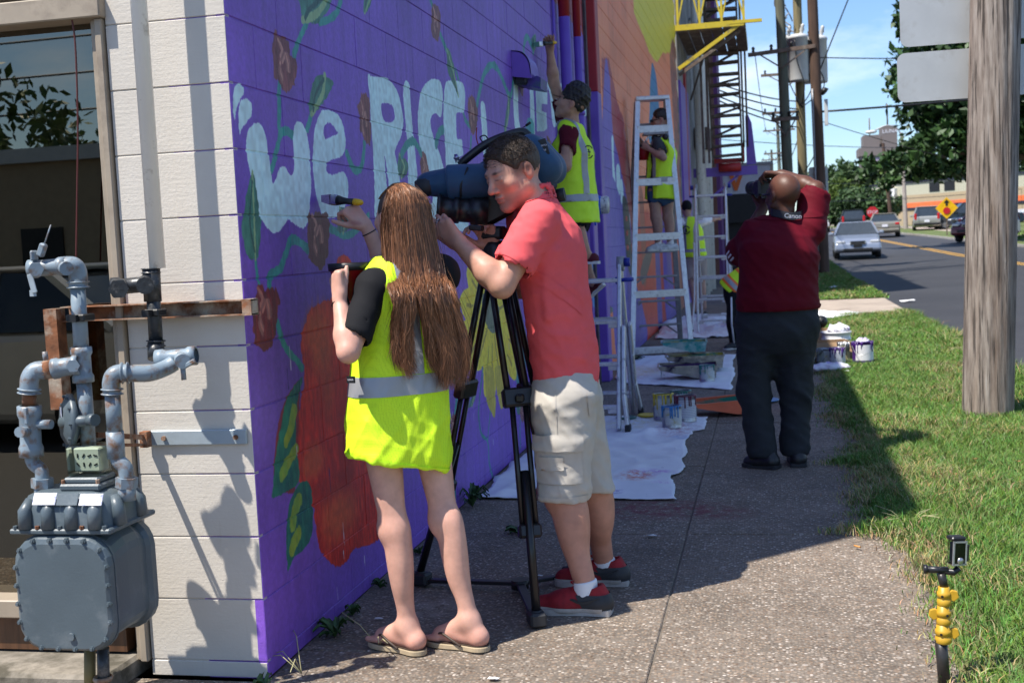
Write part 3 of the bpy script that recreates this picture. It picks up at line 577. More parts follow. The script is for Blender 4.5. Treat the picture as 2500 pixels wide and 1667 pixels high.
# ------------------------------------------------------------ block building
BH = 0.2032; BL = 0.4064; Z0 = 0.055; HB = 5.75
bld = thing('block_building', 'long single-storey concrete block building with purple mural side and white front pier', 'building', (0, 0, 0))
side = MB(); side.box((-0.1042, 10.002, HB/2), (0.2, 19.996, HB)); sidew = side.build('side_wall', m_mural, bld)
def block_mesh(name, L, h, depth=0.03):
    """front face towards +x, real chamfers; end joints nearly closed"""
    c1, c2 = 0.0030, 0.0012; l, k = L/2, h/2; q = MB()
    P = [(-depth, -l, -k), (-depth, l, -k), (-depth, l, k), (-depth, -l, k), (-0.003, -l, -k+c1*.2), (-0.003, l, -k+c1*.2), (-0.003, l, k-c1*.2), (-0.003, -l, k-c1*.2), (0, -l+c2, -k+c1), (0, l-c2, -k+c1), (0, l-c2, k-c1), (0, -l+c2, k-c1)]
    F_ = []
    for a in (0, 4):
        for i in range(4): F_.append((a+i, a+(i+1) % 4, a+4+(i+1) % 4, a+4+i))
    F_.append((8, 9, 10, 11)); return mkmesh(name, P, F_)
bm_full = block_mesh('block', BL-0.0012, BH-0.0035); bm_half = block_mesh('block_half', BL/2-0.0012, BH-0.0035); bm_base = block_mesh('block_base', BL-0.0012, Z0-0.0035); bm_baseh = block_mesh('block_baseh', BL/2-0.0012, Z0-0.0035)
for q in (bm_full, bm_half, bm_base, bm_baseh): q.materials.append(m_mural)
cells = []
for r in range(-1, 28):
    zc = Z0+BH*(r+0.5) if r >= 0 else Z0/2; off = (r % 2)*BL/2; y = 0.0
    if r >= 0 and zc+BH/2 > HB: break
    if off: cells.append((r, BL/4, zc, True)); y = BL/2
    while y < 19.9: cells.append((r, y+BL/2, zc, False)); y += BL
def visible(y, z): return z < 2.35+0.195*y
cells.sort(key=lambda t: (not visible(t[1], t[2]), t[1]))
rest_v = []; rest_f = []
for n_, (r, y, z, half) in enumerate(cells):
    me = (bm_baseh if half else bm_base) if r < 0 else (bm_half if half else bm_full)
    if n_ < 298:
        o = bpy.data.objects.new('block', me); COL.objects.link(o); o.parent = sidew; o.location = (random.uniform(-0.0008, 0.0008), y, z)
    else:
        k = len(rest_v); rest_v += [(v_.co.x, v_.co.y+y, v_.co.z+z) for v_ in me.vertices]; rest_f += [tuple(k+i for i in p.vertices) for p in me.polygons]
link('far_blocks', mkmesh('far_blocks', rest_v, rest_f), m_mural, bld, 'stuff')
# white front pier, one block wide
fp = MB(); fp.box((-0.2062, 0.104, HB/2), (0.394, 0.2, HB-0.01)); fpw = fp.build('front_pier', m_white, bld)
bw = block_mesh('block_w', BL-0.004, BH-0.0018); bwb = block_mesh('block_wb', BL-0.004, Z0-0.0035)
for q in (bw, bwb): q.materials.append(m_white)
for r in range(-1, 15):
    o = bpy.data.objects.new('block', bw if r >= 0 else bwb); COL.objects.link(o); o.parent = fpw; o.rotation_euler = (0, 0, -math.pi/2); o.location = (-0.2032, random.uniform(-0.001, 0.001), Z0+BH*(r+0.5) if r >= 0 else Z0/2)
m_tan = mat('tan_frame_paint', (0.34, 0.28, 0.21), 0.5, var=0.12, vscale=5, dirt=((0.25, 0.2, 0.15), 0.3, 8)); m_brown = mat('interior_wood', (0.10, 0.045, 0.02), 0.5, var=0.4, vscale=4, scale=(10, 10, 0.8)); m_dark = mat('interior_dark', (0.20, 0.165, 0.12), 0.9, var=0.2)
m_roof = mat('roofing', (0.2, 0.19, 0.18), 0.9)
q = MB(); q.box((-4.6, 10, HB-0.06), (8.78, 19.9, 0.1)); q.build('roof', m_roof, bld)
q = MB(); q.box((-4.7, 0.1, 3.965), (8.58, 0.16, 3.5)); q.box((-6.3, 0.1, 1.1), (5.4, 0.16, 2.15)); q.build('front_wall', m_white, bld)
q = MB(); q.box((-9.0, 10, HB/2), (0.15, 19.7, HB-0.2)); q.box((-4.6, 19.9, HB/2), (8.6, 0.15, HB-0.2)); q.build('back_wall', m_white, bld)
q = MB(); q.box((-2.2, 2.6, 1.3), (4.0, 0.08, 2.6)); q.box((-0.42, 1.5, 1.3), (0.06, 2.0, 2.6)); q.build('partition', m_dark, bld)
q = MB(); q.box((-2.2, 1.4, 0.06), (4.0, 2.4, 0.1)); q.build('floor', m_dark, bld)
q = MB()
for k in range(6): q.box((-0.62-0.12*k, 0.75+0.03*k, 1.05), (0.09, 0.03, 2.1))
q.build('wood_panelling', m_brown, bld)
# shop window
win = MB(); win.box((-0.447, 0.05, 1.08), (0.02, 0.10, 2.06), None, 0.003); win.box((-0.422, 0.032, 1.08), (0.026, 0.10, 2.06), None, 0.004); win.box((-2.0, 0.03, 2.145), (3.2, 0.14, 0.07), None, 0.004); win.box((-2.04, 0.03, 0.225), (3.1, 0.14, 0.06), None, 0.004)
winf = win.build('window_frame', m_tan, bld)
m_glass, nt, b = newmat('shop_glass'); out = nt.nodes['Material Output']; nt.nodes.remove(b)
gl = nt.nodes.new('ShaderNodeBsdfGlossy'); gl.inputs['Roughness'].default_value = 0.004; gl.inputs['Color'].default_value = (0.50, 0.46, 0.37, 1); tr = nt.nodes.new('ShaderNodeBsdfTransparent'); tr.inputs['Color'].default_value = (0.34, 0.31, 0.24, 1)
fr = nt.nodes.new('ShaderNodeFresnel'); fr.inputs['IOR'].default_value = 3.8; ms = nt.nodes.new('ShaderNodeMixShader'); nt.links.new(fr.outputs[0], ms.inputs[0]); nt.links.new(tr.outputs[0], ms.inputs[1]); nt.links.new(gl.outputs[0], ms.inputs[2]); nt.links.new(ms.outputs[0], out.inputs['Surface'])
q = MB(); q.box((-1.98, 0.055, 1.18), (3.06, 0.006, 1.87)); q.build('pane', m_glass, winf)
m_blk = mat('black_paint', (0.012, 0.012, 0.013), 0.45, var=0.3, vscale=9); m_step = mat('old_concrete', (0.25, 0.22, 0.18), 0.95, var=0.35, vscale=6, bscale=70, bstr=0.5, dirt=((0.08, 0.07, 0.05), 0.6, 5), kind='Position')
q = MB(); q.box((-2.04, 0.05, 0.135), (3.1, 0.10, 0.115)); q.build('kick_panel', m_brown, bld)
q = MB(); q.box((-2.05, -0.05, 0.03), (3.2, 0.30, 0.075), None, 0.012); q.build('sill_step', m_step, bld)
# things fixed to the side wall
m_purp = mat('purple_gloss_paint', srgb(118, 84, 182), 0.35, var=0.08, bstr=0.05); m_redp = mat('red_wall_paint', srgb(170, 40, 48), 0.4, var=0.1)
def wallpipe(name, label, y, r, z0, z1, zs, x=0.06):
    t = thing(name, label, 'pipe', (x, y, z0)); q = MB(); q.cyl((x, y, z0), (x, y, zs), r); q.build('lower_length', m_purp, t)
    q = MB(); q.cyl((x, y, zs), (x, y, z1), r); q.build('upper_length', m_redp, t); q = MB()
    for zz in (1.1, 2.45, 4.2): q.cyl((x, y, zz-0.015), (x, y, zz+0.015), r+0.008); q.box((x, y+r+0.02, zz), (0.02, 0.05, 0.03))
    q.build('strap', m_purp, t); return t
wallpipe('conduit_pipe', 'thicker purple painted conduit on the wall, turning red at its top', 6.25, 0.046, 0.5, 5.6, 3.14, 0.062); wallpipe('conduit_pipe', 'second purple conduit beside the pilaster, red above shoulder height', 7.0, 0.034, 0.5, 5.6, 3.1, 0.05)
wallpipe('conduit_pipe', 'thin purple cable conduit left of the two thick pipes', 6.0, 0.012, 1.6, 5.6, 3.3, 0.016)
t = thing('downspout', 'square metal downspout casing painted purple below and red above', 'downspout', (0.1, 8.05, 0)); m_gap = mat('rust_joint', (0.07, 0.05, 0.06), 0.8, var=0.5, vscale=12)
q = MB(); q.box((0.045, 8.02, 1.37), (0.09, 0.22, 2.74), None, 0.008); q.build('lower_casing', m_purp, t); q = MB(); q.box((0.045, 8.02, 3.45), (0.09, 0.22, 1.42), None, 0.008); q.build('upper_casing', m_redp, t); q = MB(); q.box((0.012, 7.76, 2.0), (0.024, 0.09, 4.0)); q.build('expansion_strip', m_gap, t)
t = thing('wall_light', 'purple painted hooded light fitting on the mural below the raised brush', 'light', (0, 4.5, 2.44))
q = MB(); prof = crom([(0.0, 0.17), (0.07, 0.155), (0.115, 0.095), (0.125, 0.01)], 4); pr2 = [(a-0.006, z-0.008) for a, z in prof][::-1]
q.prism([tuple(p) for p in prof]+[(0.11, -0.012)]+[tuple(p) for p in pr2], (0.001, 4.36, 2.44), (1, 0, 0), (0, 0, 1), -0.28); q.prism([tuple(p) for p in prof]+[(0.125, -0.02), (0, 0.0)], (0.001, 4.36, 2.44), (1, 0, 0), (0, 0, 1), -0.006); q.build('hood', m_purp, t, bevel=0.002)
q = MB(); q.box((0.045, 4.5, 2.45), (0.08, 0.22, 0.12), None, 0.01); q.build('lamp_box', m_blk, t); q = MB(); q.prism([(0, 0), (0.02, -0.02), (0.15, -0.05), (0.155, 0.02), (0.13, 0.035), (0.02, 0.0)], (0.02, 4.44, 2.41), (1, 0, 0), (0, 0, 1), -0.24); q.build('lens_plate', mat('smeared_purple', srgb(70, 52, 130), 0.4, var=0.3, dirt=((0.03, 0.10, 0.09), 0.4, 14)), t)
t = thing('electric_meter', 'round electric meter wrapped in blue masking tape beside the downspout', 'meter', (0.0, 7.3, 1.35)); m_tape = mat('blue_tape', (0.012, 0.10, 0.62), 0.6, var=0.2, vscale=20, bstr=0.4, bscale=30, bdist=0.01)
q = MB(); q.box((0.05, 7.3, 1.48), (0.10, 0.24, 0.6), None, 0.01); q.build('meter_box', m_purp, t); q = MB(); q.lathe((0.10, 7.3, 1.66), (1, 0, 0), [(0.08, 0.0), (0.095, 0.02), (0.085, 0.05), (0.08, 0.06)], 14); q.prism([(-0.1, 0.09), (0.1, 0.08), (0.11, -0.13), (0.02, -0.10), (-0.08, -0.16)], (0.102, 7.3, 1.64), (0, 1, 0), (0, 0, 1), 0.012); q.build('masking_tape', m_tape, t); q = MB(); q.lathe((0.15, 7.3, 1.66), (1, 0, 0), [(0.08, 0), (0.08, 0.06), (0.07, 0.075), (0.0, 0.08)], 18); q.build('meter_cover', mat('dusty_glass_white', (0.6, 0.6, 0.57), 0.25, var=0.2, dirt=((0.1, 0.1, 0.1), 0.3, 30)), t)

# ------------------------------------------------------------ gas meter set and conduit on the front pier
m_gas = mat('grey_blue_pipe_paint', (0.20, 0.255, 0.30), 0.42, var=0.14, vscale=9, bscale=90, bstr=0.25, bdist=0.002, dirt=((0.16, 0.085, 0.045), 0.42, 26))
m_gasd = mat('meter_body_paint', (0.082, 0.108, 0.125), 0.40, var=0.12, vscale=5, bscale=120, bstr=0.3, bdist=0.0015, dirt=((0.125, 0.15, 0.165), 0.3, 10))
m_rust = mat('rusty_steel', (0.20, 0.075, 0.03), 0.85, var=0.5, vscale=22, bscale=80, bstr=0.5, dirt=((0.42, 0.36, 0.28), 0.45, 9))
m_blkpipe = mat('black_pipe_coat', (0.025, 0.028, 0.032), 0.38, var=0.4, vscale=20, bscale=60, bstr=0.4, dirt=((0.15, 0.14, 0.13), 0.25, 25))
m_whpipe = mat('white_pipe_paint', (0.88, 0.84, 0.77), 0.4, var=0.06, vscale=3, dirt=((0.4, 0.34, 0.27), 0.15, 12)); m_lblw = mat('label_white', (0.75, 0.75, 0.78), 0.5, var=0.1, vscale=40, dirt=((0.25, 0.27, 0.5), 0.4, 60)); m_plate = mat('galvanised_plate', (0.36, 0.42, 0.46), 0.5, 0.3, var=0.12, vscale=7)
def fitting(q, a, b, r, lip=0.006):
    """collar with raised beads at both ends"""
    a, b = Vector(a), Vector(b); d = b-a; L = d.length; q.lathe(a, d, [(r*0.9, 0), (r+lip, 0.001), (r+lip, L*0.18), (r, L*0.26), (r, L*0.74), (r+lip, L*0.82), (r+lip, L-0.001), (r*0.9, L)], 18)
def hexnut(q, a, b, r): q.tube([a, b], r, 6, True, False)
g = thing('gas_meter', 'grey-blue gas meter with pipes, valves and regulator in front of the white pier', 'gas meter', (-.421,-.3,.119))
# body
def rr(w, h, r, n=5):
    P = []
    for cx, cy, a0 in ((w/2-r, h/2-r, 0), (-w/2+r, h/2-r, 90), (-w/2+r, -h/2+r, 180), (w/2-r, -h/2+r, 270)):
        for k in range(n+1): a = R_(a0+90*k/n); P.append((cx+r*math.cos(a), cy+r*math.sin(a)))
    return P
fa = Vector((-.553,-.46,.578)); fb = Vector((-.246,-.46,.241)); W_, H_ = fb.x-fa.x, fa.z-fb.z; fc = (fa+fb)/2
def loft(q, secs, smooth=False):
    """rounded-rectangle sections (w, h, r, y, dz) stacked along y"""
    rings = []
    for w, h, r, y, dz in secs: rings.append([Vector((fc.x+px_, y, fc.z+dz+pz_)) for px_, pz_ in rr(w, h, r)])
    n = len(rings[0]); b = len(q.v); fs = []
    for i in range(len(rings)-1):
        for k in range(n): fs.append((i*n+k, i*n+(k+1) % n, (i+1)*n+(k+1) % n, (i+1)*n+k))
    q.add([v for r_ in rings for v in r_], fs, smooth); q.add(rings[0], [tuple(range(n))[::-1]]); q.add(rings[-1], [tuple(range(n))]); return q
q = MB(); loft(q, [(W_*.90, H_*.90, 0.075, -0.475, -0.005), (W_*.97, H_*.97, 0.08, -0.468, 0), (W_, H_, 0.085, -0.455, 0), (W_, H_, 0.085, -0.448, 0)]); q.build('front_cover', m_gasd, g, bevel=0.003)
q = MB(); loft(q, [(W_*1.01, H_*1.01, 0.085, -0.446, 0), (W_*1.01, H_*1.01, 0.085, -0.436, 0), (W_*.93, H_*.92, 0.07, -0.425, 0), (W_*.95, H_*.95, 0.07, -0.36, 0.01), (W_*.95, H_*.95, 0.07, -0.29, 0.01), (W_*.93, H_*.92, 0.07, -0.25, 0), (W_*1.01, H_*1.01, 0.085, -0.24, 0), (W_*1.01, H_*1.01, 0.085, -0.228, 0)]); q.build('body', m_gasd, g)
q = MB(); loft(q, [(W_, H_, 0.085, -0.226, 0), (W_, H_, 0.085, -0.21, 0), (W_*.9, H_*.9, 0.075, -0.195, 0)]); q.build('rear_cover', m_gasd, g)
per = rr(W_*0.93, H_*0.93, 0.075, 3)
pts_ = crom(per, 3, True); L_ = [0]
for a, b_ in zip(pts_, pts_[1:]+pts_[:1]): L_.append(L_[-1]+np.hypot(*(np.array(b_)-a)))
for k in range(20):
    s_ = L_[-1]*k/20; i = min(len(pts_)-1, int(np.searchsorted(L_, s_, 'right')-1)); a, b_ = np.array(pts_[i]), np.array(pts_[(i+1) % len(pts_)]); p_ = a+(b_-a)*((s_-L_[i])/max(1e-6, L_[i+1]-L_[i]))
    q = MB(); q.tube([(fc.x+p_[0], -0.464, fc.z+p_[1]), (fc.x+p_[0], -0.478, fc.z+p_[1])], 0.0078, 6, True, False); q.cyl((fc.x+p_[0], -0.478, fc.z+p_[1]), (fc.x+p_[0], -0.483, fc.z+p_[1]), 0.0045, 8); q.build('bolt', m_gasd, g)
q = MB(); q.cyl((fc.x+0.02, -0.474, fc.z-H_*.36), (fc.x+0.02, -0.482, fc.z-H_*.36), 0.011, 12); q.build('drain_plug', m_gasd, g)
# head casting with ribs
zt = fc.z+H_/2; q = MB()
q.box((fc.x, -0.335, zt+0.012), (W_*1.04, 0.265, 0.016), None, 0.004)
hs = [(W_*1.0, 0.25, zt+0.02), (W_*0.98, 0.245, zt+0.075), (W_*.90, 0.21, zt+0.105), (W_*.7, 0.15, zt+0.118)]
rings = [[Vector((fc.x+a, -0.335+c_, z)) for a, c_ in rr(w, d, min(w, d)*0.3, 4)] for w, d, z in hs]; n = len(rings[0]); fs = []
for i in range(len(rings)-1):
    for k in range(n): fs.append((i*n+k, i*n+(k+1) % n, (i+1)*n+(k+1) % n, (i+1)*n+k))
fs.append(tuple(range((len(rings)-1)*n, len(rings)*n))); q.add([v for r_ in rings for v in r_], fs, True)
for k in range(4): q.tube([(fc.x-W_*.36+W_*.24*k, -0.458, zt+0.02), (fc.x-W_*.36+W_*.24*k, -0.456, zt+0.07), (fc.x-W_*.34+W_*.23*k, -0.435, zt+0.098)], [0.022, 0.021, 0.015], 10)
for k in range(2): q.tube([(fc.x+W_*.5, -0.40+0.12*k, zt+0.02), (fc.x+W_*.49, -0.40+0.12*k, zt+0.07), (fc.x+W_*.44, -0.39+0.11*k, zt+0.1)], [0.022, 0.021, 0.015], 10)
q.build('head_casting', m_gasd, g)
for k in range(5): q = MB(); q.tube([(fc.x-W_*.46+W_*.23*k, -0.462, zt+0.02), (fc.x-W_*.46+W_*.23*k, -0.462, zt+0.029)], 0.007, 6, True, False); q.build('bolt', m_rust if k % 2 else m_gasd, g)
def badge(a, b_, m):
    a, b_ = Vector(a), Vector(b_); q = MB(); c_ = (a+b_)/2; q.box((c_.x, c_.y, c_.z), (b_.x-a.x, 0.003, a.z-b_.z), Matrix.Rotation(R_(-28), 3, 'X'), 0.001); return q.build('badge', m, g)
badge((-.479,-.458,.702), (-.406,-.458,.666), m_lblw); badge((-.404,-.457,.701), (-.337,-.457,.664), m_gasd); badge((-.332,-.458,.699), (-.26,-.458,.664), m_lblw)
# index window
ic = Vector((-.361,-.36,.784)); q = MB(); q.box((ic.x, ic.y+0.01, zt+0.128), (0.13, 0.12, 0.02), None, 0.005); q.box((ic.x, ic.y+0.01, zt+0.146), (0.112, 0.10, 0.018), None, 0.005); q.build('index_base', m_gasd, g)
q = MB()
for sx in (-1, 1):
    for sy in (-1, 1): q.tube([(ic.x+sx*0.055, ic.y+0.01+sy*0.05, zt+0.136), (ic.x+sx*0.055, ic.y+0.01+sy*0.05, zt+0.15)], 0.006, 6, True, False)
q.build('screw', m_rust, g)
q = MB(); q.box((ic.x, ic.y+0.025, zt+0.20), (0.085, 0.05, 0.07), None, 0.004); q.build('dial_plate', mat('dial_cream', (0.55, 0.58, 0.50), 0.6, var=0.1), g)
q = MB()
for k in range(8): q.box((ic.x-0.028+0.019*(k % 4), ic.y-0.0012, zt+0.213-0.026*(k//4)), (0.004, 0.002, 0.012), Matrix.Rotation(R_(35*k), 3, 'Y'))
q.build('dial_hands', m_blk, g)
m_clear, nt, b = newmat('clear_cover'); out = nt.nodes['Material Output']; nt.nodes.remove(b); gl = nt.nodes.new('ShaderNodeBsdfGlossy'); gl.inputs['Roughness'].default_value = 0.08; tr = nt.nodes.new('ShaderNodeBsdfTransparent'); tr.inputs['Color'].default_value = (0.80, 0.85, 0.80, 1)
fr = nt.nodes.new('ShaderNodeFresnel'); fr.inputs['IOR'].default_value = 1.6; ms = nt.nodes.new('ShaderNodeMixShader'); nt.links.new(fr.outputs[0], ms.inputs[0]); nt.links.new(tr.outputs[0], ms.inputs[1]); nt.links.new(gl.outputs[0], ms.inputs[2]); nt.links.new(ms.outputs[0], out.inputs['Surface'])
q = MB(); q.box((ic.x, ic.y+0.012, zt+0.20), (0.10, 0.085, 0.092), None, 0.008); q.build('index_cover', m_clear, g)
# left inlet line
def P_(x, y, Y): return None
q = MB(); q.tube([(-.512,-.36,.669), (-.512,-.36,.703)], 0.024, 14); hexnut(q, (-.512,-.36,.698), (-.51,-.36,.726), 0.032); q.build('left_union', m_gas, g)
q = MB(); q.tube(crom([(-.51,-.36,.724), (-.512,-.36,.749), (-.535,-.36,.77), (-.541,-.36,.795)], 4), 0.020, 14); q.build('swing_pipe', m_gas, g)
q = MB(); fitting(q, (-.54,-.36,.79), (-.534,-.36,.942), 0.030, 0.005); q.cyl((-.538,-.36,.865), (-.525,-.43,.874), 0.016, 10); q.cyl((-.539,-.36,.886), (-.466,-.36,.885), 0.014, 10); q.build('shutoff_valve', m_gas, g)
q = MB(); q.box((-.512,-.41,.918), (0.012, 0.012, 0.05), None, 0.003); q.build('valve_wing', m_gas, g)
q = MB(); q.cyl((-.533,-.36,.94), (-.53,-.36,.989), 0.021, 14); q.build('nipple', m_rust, g)
q = MB(); q.tube(crom([(-.53,-.36,.981), (-.526,-.36,1.018), (-.513,-.35,1.041), (-.483,-.34,1.043)], 5), [0.027]*16, 16); fitting(q, (-.531,-.36,.977), (-.529,-.36,.992), 0.028, 0.006); q.build('elbow', m_gas, g)
q = MB(); q.cyl((-.488,-.34,1.043), (-.459,-.335,1.046), 0.028, 14); q.build('rusty_collar', m_rust, g)
q = MB(); fitting(q, (-.463,-.335,1.045), (-.385,-.32,1.055), 0.027, 0.004); q.cyl((-.375,-.37,1.056), (-.357,-.4,1.058), 0.019, 6); q.cyl((-.484,-.335,1.068), (-.486,-.335,1.097), 0.008, 8); q.build('lock_valve', m_gas, g)
# riser
q = MB(); q.tube([(-.388,-.3,.807), (-.388,-.3,1.007)], 0.022, 14); q.tube([(-.388,-.3,1.09), (-.384,-.3,1.296)], 0.022, 14); q.build('riser_pipe', m_gas, g)
q = MB(); fitting(q, (-.389,-.3,.999), (-.389,-.3,1.105), 0.026, 0.005); q.build('riser_tee', m_gas, g)
q = MB(); q.tube(crom([(-.382,-.3,1.28), (-.381,-.3,1.325), (-.388,-.31,1.344), (-.415,-.32,1.345)], 5), 0.027, 14); fitting(q, (-.382,-.3,1.278), (-.382,-.3,1.298), 0.027, 0.006); q.build('top_elbow', m_gas, g)
q = MB(); fitting(q, (-.402,-.32,1.345), (-.512,-.34,1.34), 0.024, 0.004); q.cyl((-.384,-.36,1.339), (-.362,-.385,1.337), 0.02, 12); q.cyl((-.476,-.36,1.339), (-.451,-.4,1.338), 0.022, 6); q.build('top_valve', m_gas, g)
q = MB(); q.box((-.486,-.35,1.379), (0.012, 0.03, 0.03), None, 0.004); q.box((-.459,-.35,1.394), (0.02, 0.02, 0.04), Matrix.Rotation(R_(25), 3, 'Y'), 0.004); q.cyl((-.454,-.35,1.402), (-.424,-.35,1.465), 0.002, 6); q.build('seal_wire', m_gas, g)
q = MB(); q.box((-.473,-.39,1.299), (0.018, 0.004, 0.055), Matrix.Rotation(R_(-12), 3, 'Y'), 0.001); q.box((-.476,-.385,1.271), (0.02, 0.003, 0.018)); q.build('tag', m_plate, g)
# regulator
rc = Vector((-.454,-.3,.884)); ax = Vector((-0.62, -0.55, 0.05)).normalized()
q = MB(); q.lathe(rc-ax*0.02, ax, [(0.0, -0.012), (0.05, -0.012), (0.072, 0.0), (0.082, 0.004), (0.082, 0.018), (0.072, 0.022), (0.05, 0.034), (0.0, 0.036)], 26); q.build('regulator', m_gasd, g)
x_, y_, _ = orth(ax); q = MB()
for k in range(10): p_ = rc-ax*0.02+ax*0.018+(x_*math.cos(k*0.628)+y_*math.sin(k*0.628))*0.076; q.tube([p_, p_+ax*0.01], 0.005, 6, True, False)
q.build('regulator_bolts', m_gasd, g)
q = MB(); q.cyl(rc+Vector((0.0, -0.02, 0)), (-.34,-.35,.893), 0.020, 14, 0.015); q.cyl((-.347,-.35,.894), (-.323,-.36,.895), 0.018, 12); q.build('vent_spout', m_gasd, g)
q = MB(); q.box(rc+ax*0.02+Vector((0.012, -0.01, 0.03)), (0.022, 0.002, 0.03), Matrix.Rotation(R_(-48), 3, 'Z')); q.build('badge', m_lblw, g)
# right outlet line
q = MB(); q.tube([(-.241,-.36,.66), (-.238,-.36,.701)], 0.026, 14); hexnut(q, (-.239,-.36,.696), (-.236,-.36,.726), 0.032); q.build('right_union', m_gas, g)
q = MB(); q.tube(crom([(-.237,-.36,.722), (-.24,-.36,.754), (-.259,-.36,.775), (-.264,-.36,.796)], 4), 0.022, 14); q.build('swing_pipe', m_gas, g)
q = MB(); q.cyl((-.265,-.36,.783), (-.264,-.36,.861), 0.0255, 16); q.cyl((-.264,-.36,.857), (-.262,-.36,.979), 0.0225, 16); q.build('outlet_pipe', m_gas, g)
q = MB(); q.tube(crom([(-.263,-.36,.969), (-.263,-.36,1.003), (-.253,-.355,1.025), (-.232,-.34,1.029)], 5), 0.026, 16); fitting(q, (-.263,-.36,.968), (-.262,-.36,.986), 0.026, 0.006); fitting(q, (-.238,-.345,1.028), (-.218,-.338,1.028), 0.026, 0.006); q.build('elbow', m_gas, g)
q = MB(); q.tube(crom([(-.237,-.34,1.028), (-.18,-.3,1.02), (-.152,-.25,1.029), (-.13,-.23,1.043)], 5), 0.024, 16); q.build('cross_pipe', m_gas, g)
q = MB(); fitting(q, (-.193,-.22,1.054), (-.072,-.2,1.061), 0.024, 0.005); q.cyl((-.112,-.22,1.054), (-.077,-.28,1.051), 0.022, 12); q.box((-.065,-.27,1.041), (0.05, 0.012, 0.014), Matrix.Rotation(R_(-25), 3, 'Y'), 0.003); q.cyl((-.088,-.26,1.037), (-.087,-.26,.995), 0.008, 8); q.build('outlet_valve', m_gas, g)
q = MB(); q.tube([(-.22,-.17,1.052), (-.229,-.15,1.097)], 0.025, 14); fitting(q, (-.228,-.15,1.087), (-.227,-.15,1.107), 0.024, 0.005); q.tube([(-.233,-.14,1.1), (-.236,-.13,1.266)], 0.0215, 14); q.tube([(-.239,-.13,1.224), (-.237,-.13,1.322)], 0.027, 14); fitting(q, (-.238,-.13,1.309), (-.238,-.13,1.326), 0.026, 0.004)
q.build('black_riser', m_blkpipe, g)
q = MB(); fitting(q, (-.233,-.14,1.279), (-.345,-.18,1.273), 0.024, 0.006); q.cyl((-.312,-.19,1.272), (-.288,-.24,1.269), 0.030, 6); q.cyl((-.228,-.19,1.277), (-.212,-.22,1.275), 0.026, 12); q.build('black_valve', m_blkpipe, g)
# brackets
q = MB(); a, b_ = Vector((-.492,-.055,1.196)), Vector((-.002,-.055,1.187)); zc = (a.z+b_.z)/2
q.box(((a.x+b_.x)/2-0.03, -0.03, zc+0.022), (b_.x-a.x+0.16, 0.055, 0.004)); q.box(((a.x+b_.x)/2-0.03, -0.03, zc-0.022), (b_.x-a.x+0.16, 0.055, 0.004)); q.box(((a.x+b_.x)/2-0.03, -0.006, zc), (b_.x-a.x+0.16, 0.004, 0.044)); q.box((b_.x+0.035, -0.032, zc), (0.03, 0.052, 0.05)); q.box((a.x-0.13, -0.06, zc-0.14), (0.045, 0.05, 0.32)); q.build('upper_bracket', m_rust, g)
q = MB()
if True:
    q.box((-.383,-.3,1.191), (0.062, 0.062, 0.022), None, 0.004); q.box((-.381,-.33,1.191), (0.02, 0.03, 0.02)); q.build('pipe_clamp', m_blk, g); q = MB(); q.box((-.238,-.13,1.19), (0.058, 0.058, 0.022), None, 0.004); q.box((-.237,-.17,1.19), (0.02, 0.03, 0.02))
q.build('pipe_clamp', m_blk, g)
a, b_ = Vector((-.353,-.012,.784)), Vector((-.016,-.012,.784)); q = MB(); q.box(((a.x+b_.x)/2, -0.008, (a.z+b_.z)/2), (b_.x-a.x, 0.014, 0.048), None, 0.003); q.build('lower_plate', m_plate, g)
q = MB()
for fx in (0.17, 0.9): q.cyl((a.x+(b_.x-a.x)*fx, -0.014, (a.z+b_.z)/2), (a.x+(b_.x-a.x)*fx, -0.024, (a.z+b_.z)/2), 0.008, 6)
q.build('plate_bolt', m_rust, g); q = MB(); q.beam((a.x, -0.03, a.z+0.006), (-.37,-.28,.839), 0.008, 0.016); q.beam((a.x, -0.03, a.z-0.018), (-.373,-.28,.808), 0.006, 0.01); q.box((a.x, -0.03, a.z), (0.025, 0.03, 0.05)); q.build('stay_rod', m_rust, g)
q = MB(); q.cyl((-.373,-.33,.206), (-.382,-.33,.069), 0.018, 14); q.build('service_riser', m_blkpipe, g); q = MB(); q.cyl((-.423,-.32,.202), (-.436,-.32,.047), 0.017, 14); q.build('anode_pipe', mat('olive_pipe', (0.16, 0.13, 0.05), 0.6, var=0.3), g); q = MB(); q.lathe((-.381,-.33,.104), (0, 0, 1), [(0.026, 0), (0.03, 0.008), (0.026, 0.016), (0.02, 0.008)], 14); q.build('rust_ring', m_rust, g)
# white conduit up the pier
wp = thing('conduit_pipe', 'white painted vertical conduit standing off the white block pier', 'pipe', (-.221,-.12,1.324)); cx_ = Vector((-.221,-.12,1.324)); q = MB(); q.cyl(cx_, cx_+Vector((0, 0, 3.6)), 0.0245, 20); q.build('pipe_length', m_whpipe, wp)
q = MB(); q.box((cx_.x, -0.075, cx_.z+2.2), (0.07, 0.09, 0.03)); q.build('clip', m_whpipe, wp)
# thin red cable hanging in front of the window
cb = thing('hanging_cable', 'thin dark red cable hanging down in front of the shop window', 'cable', (-.506,-.02,2.173)); q = MB(); q.tube(crom([(-.477,-.02,2.544), (-.506,-.02,2.173), (-.501,-.02,2.033), (-.513,-.02,1.792), (-.535,-.02,1.562), (-.556,-.02,1.355)], 6), 0.0028, 6); q.build('cable', mat('red_cable', (0.09, 0.015, 0.012), 0.5), cb)

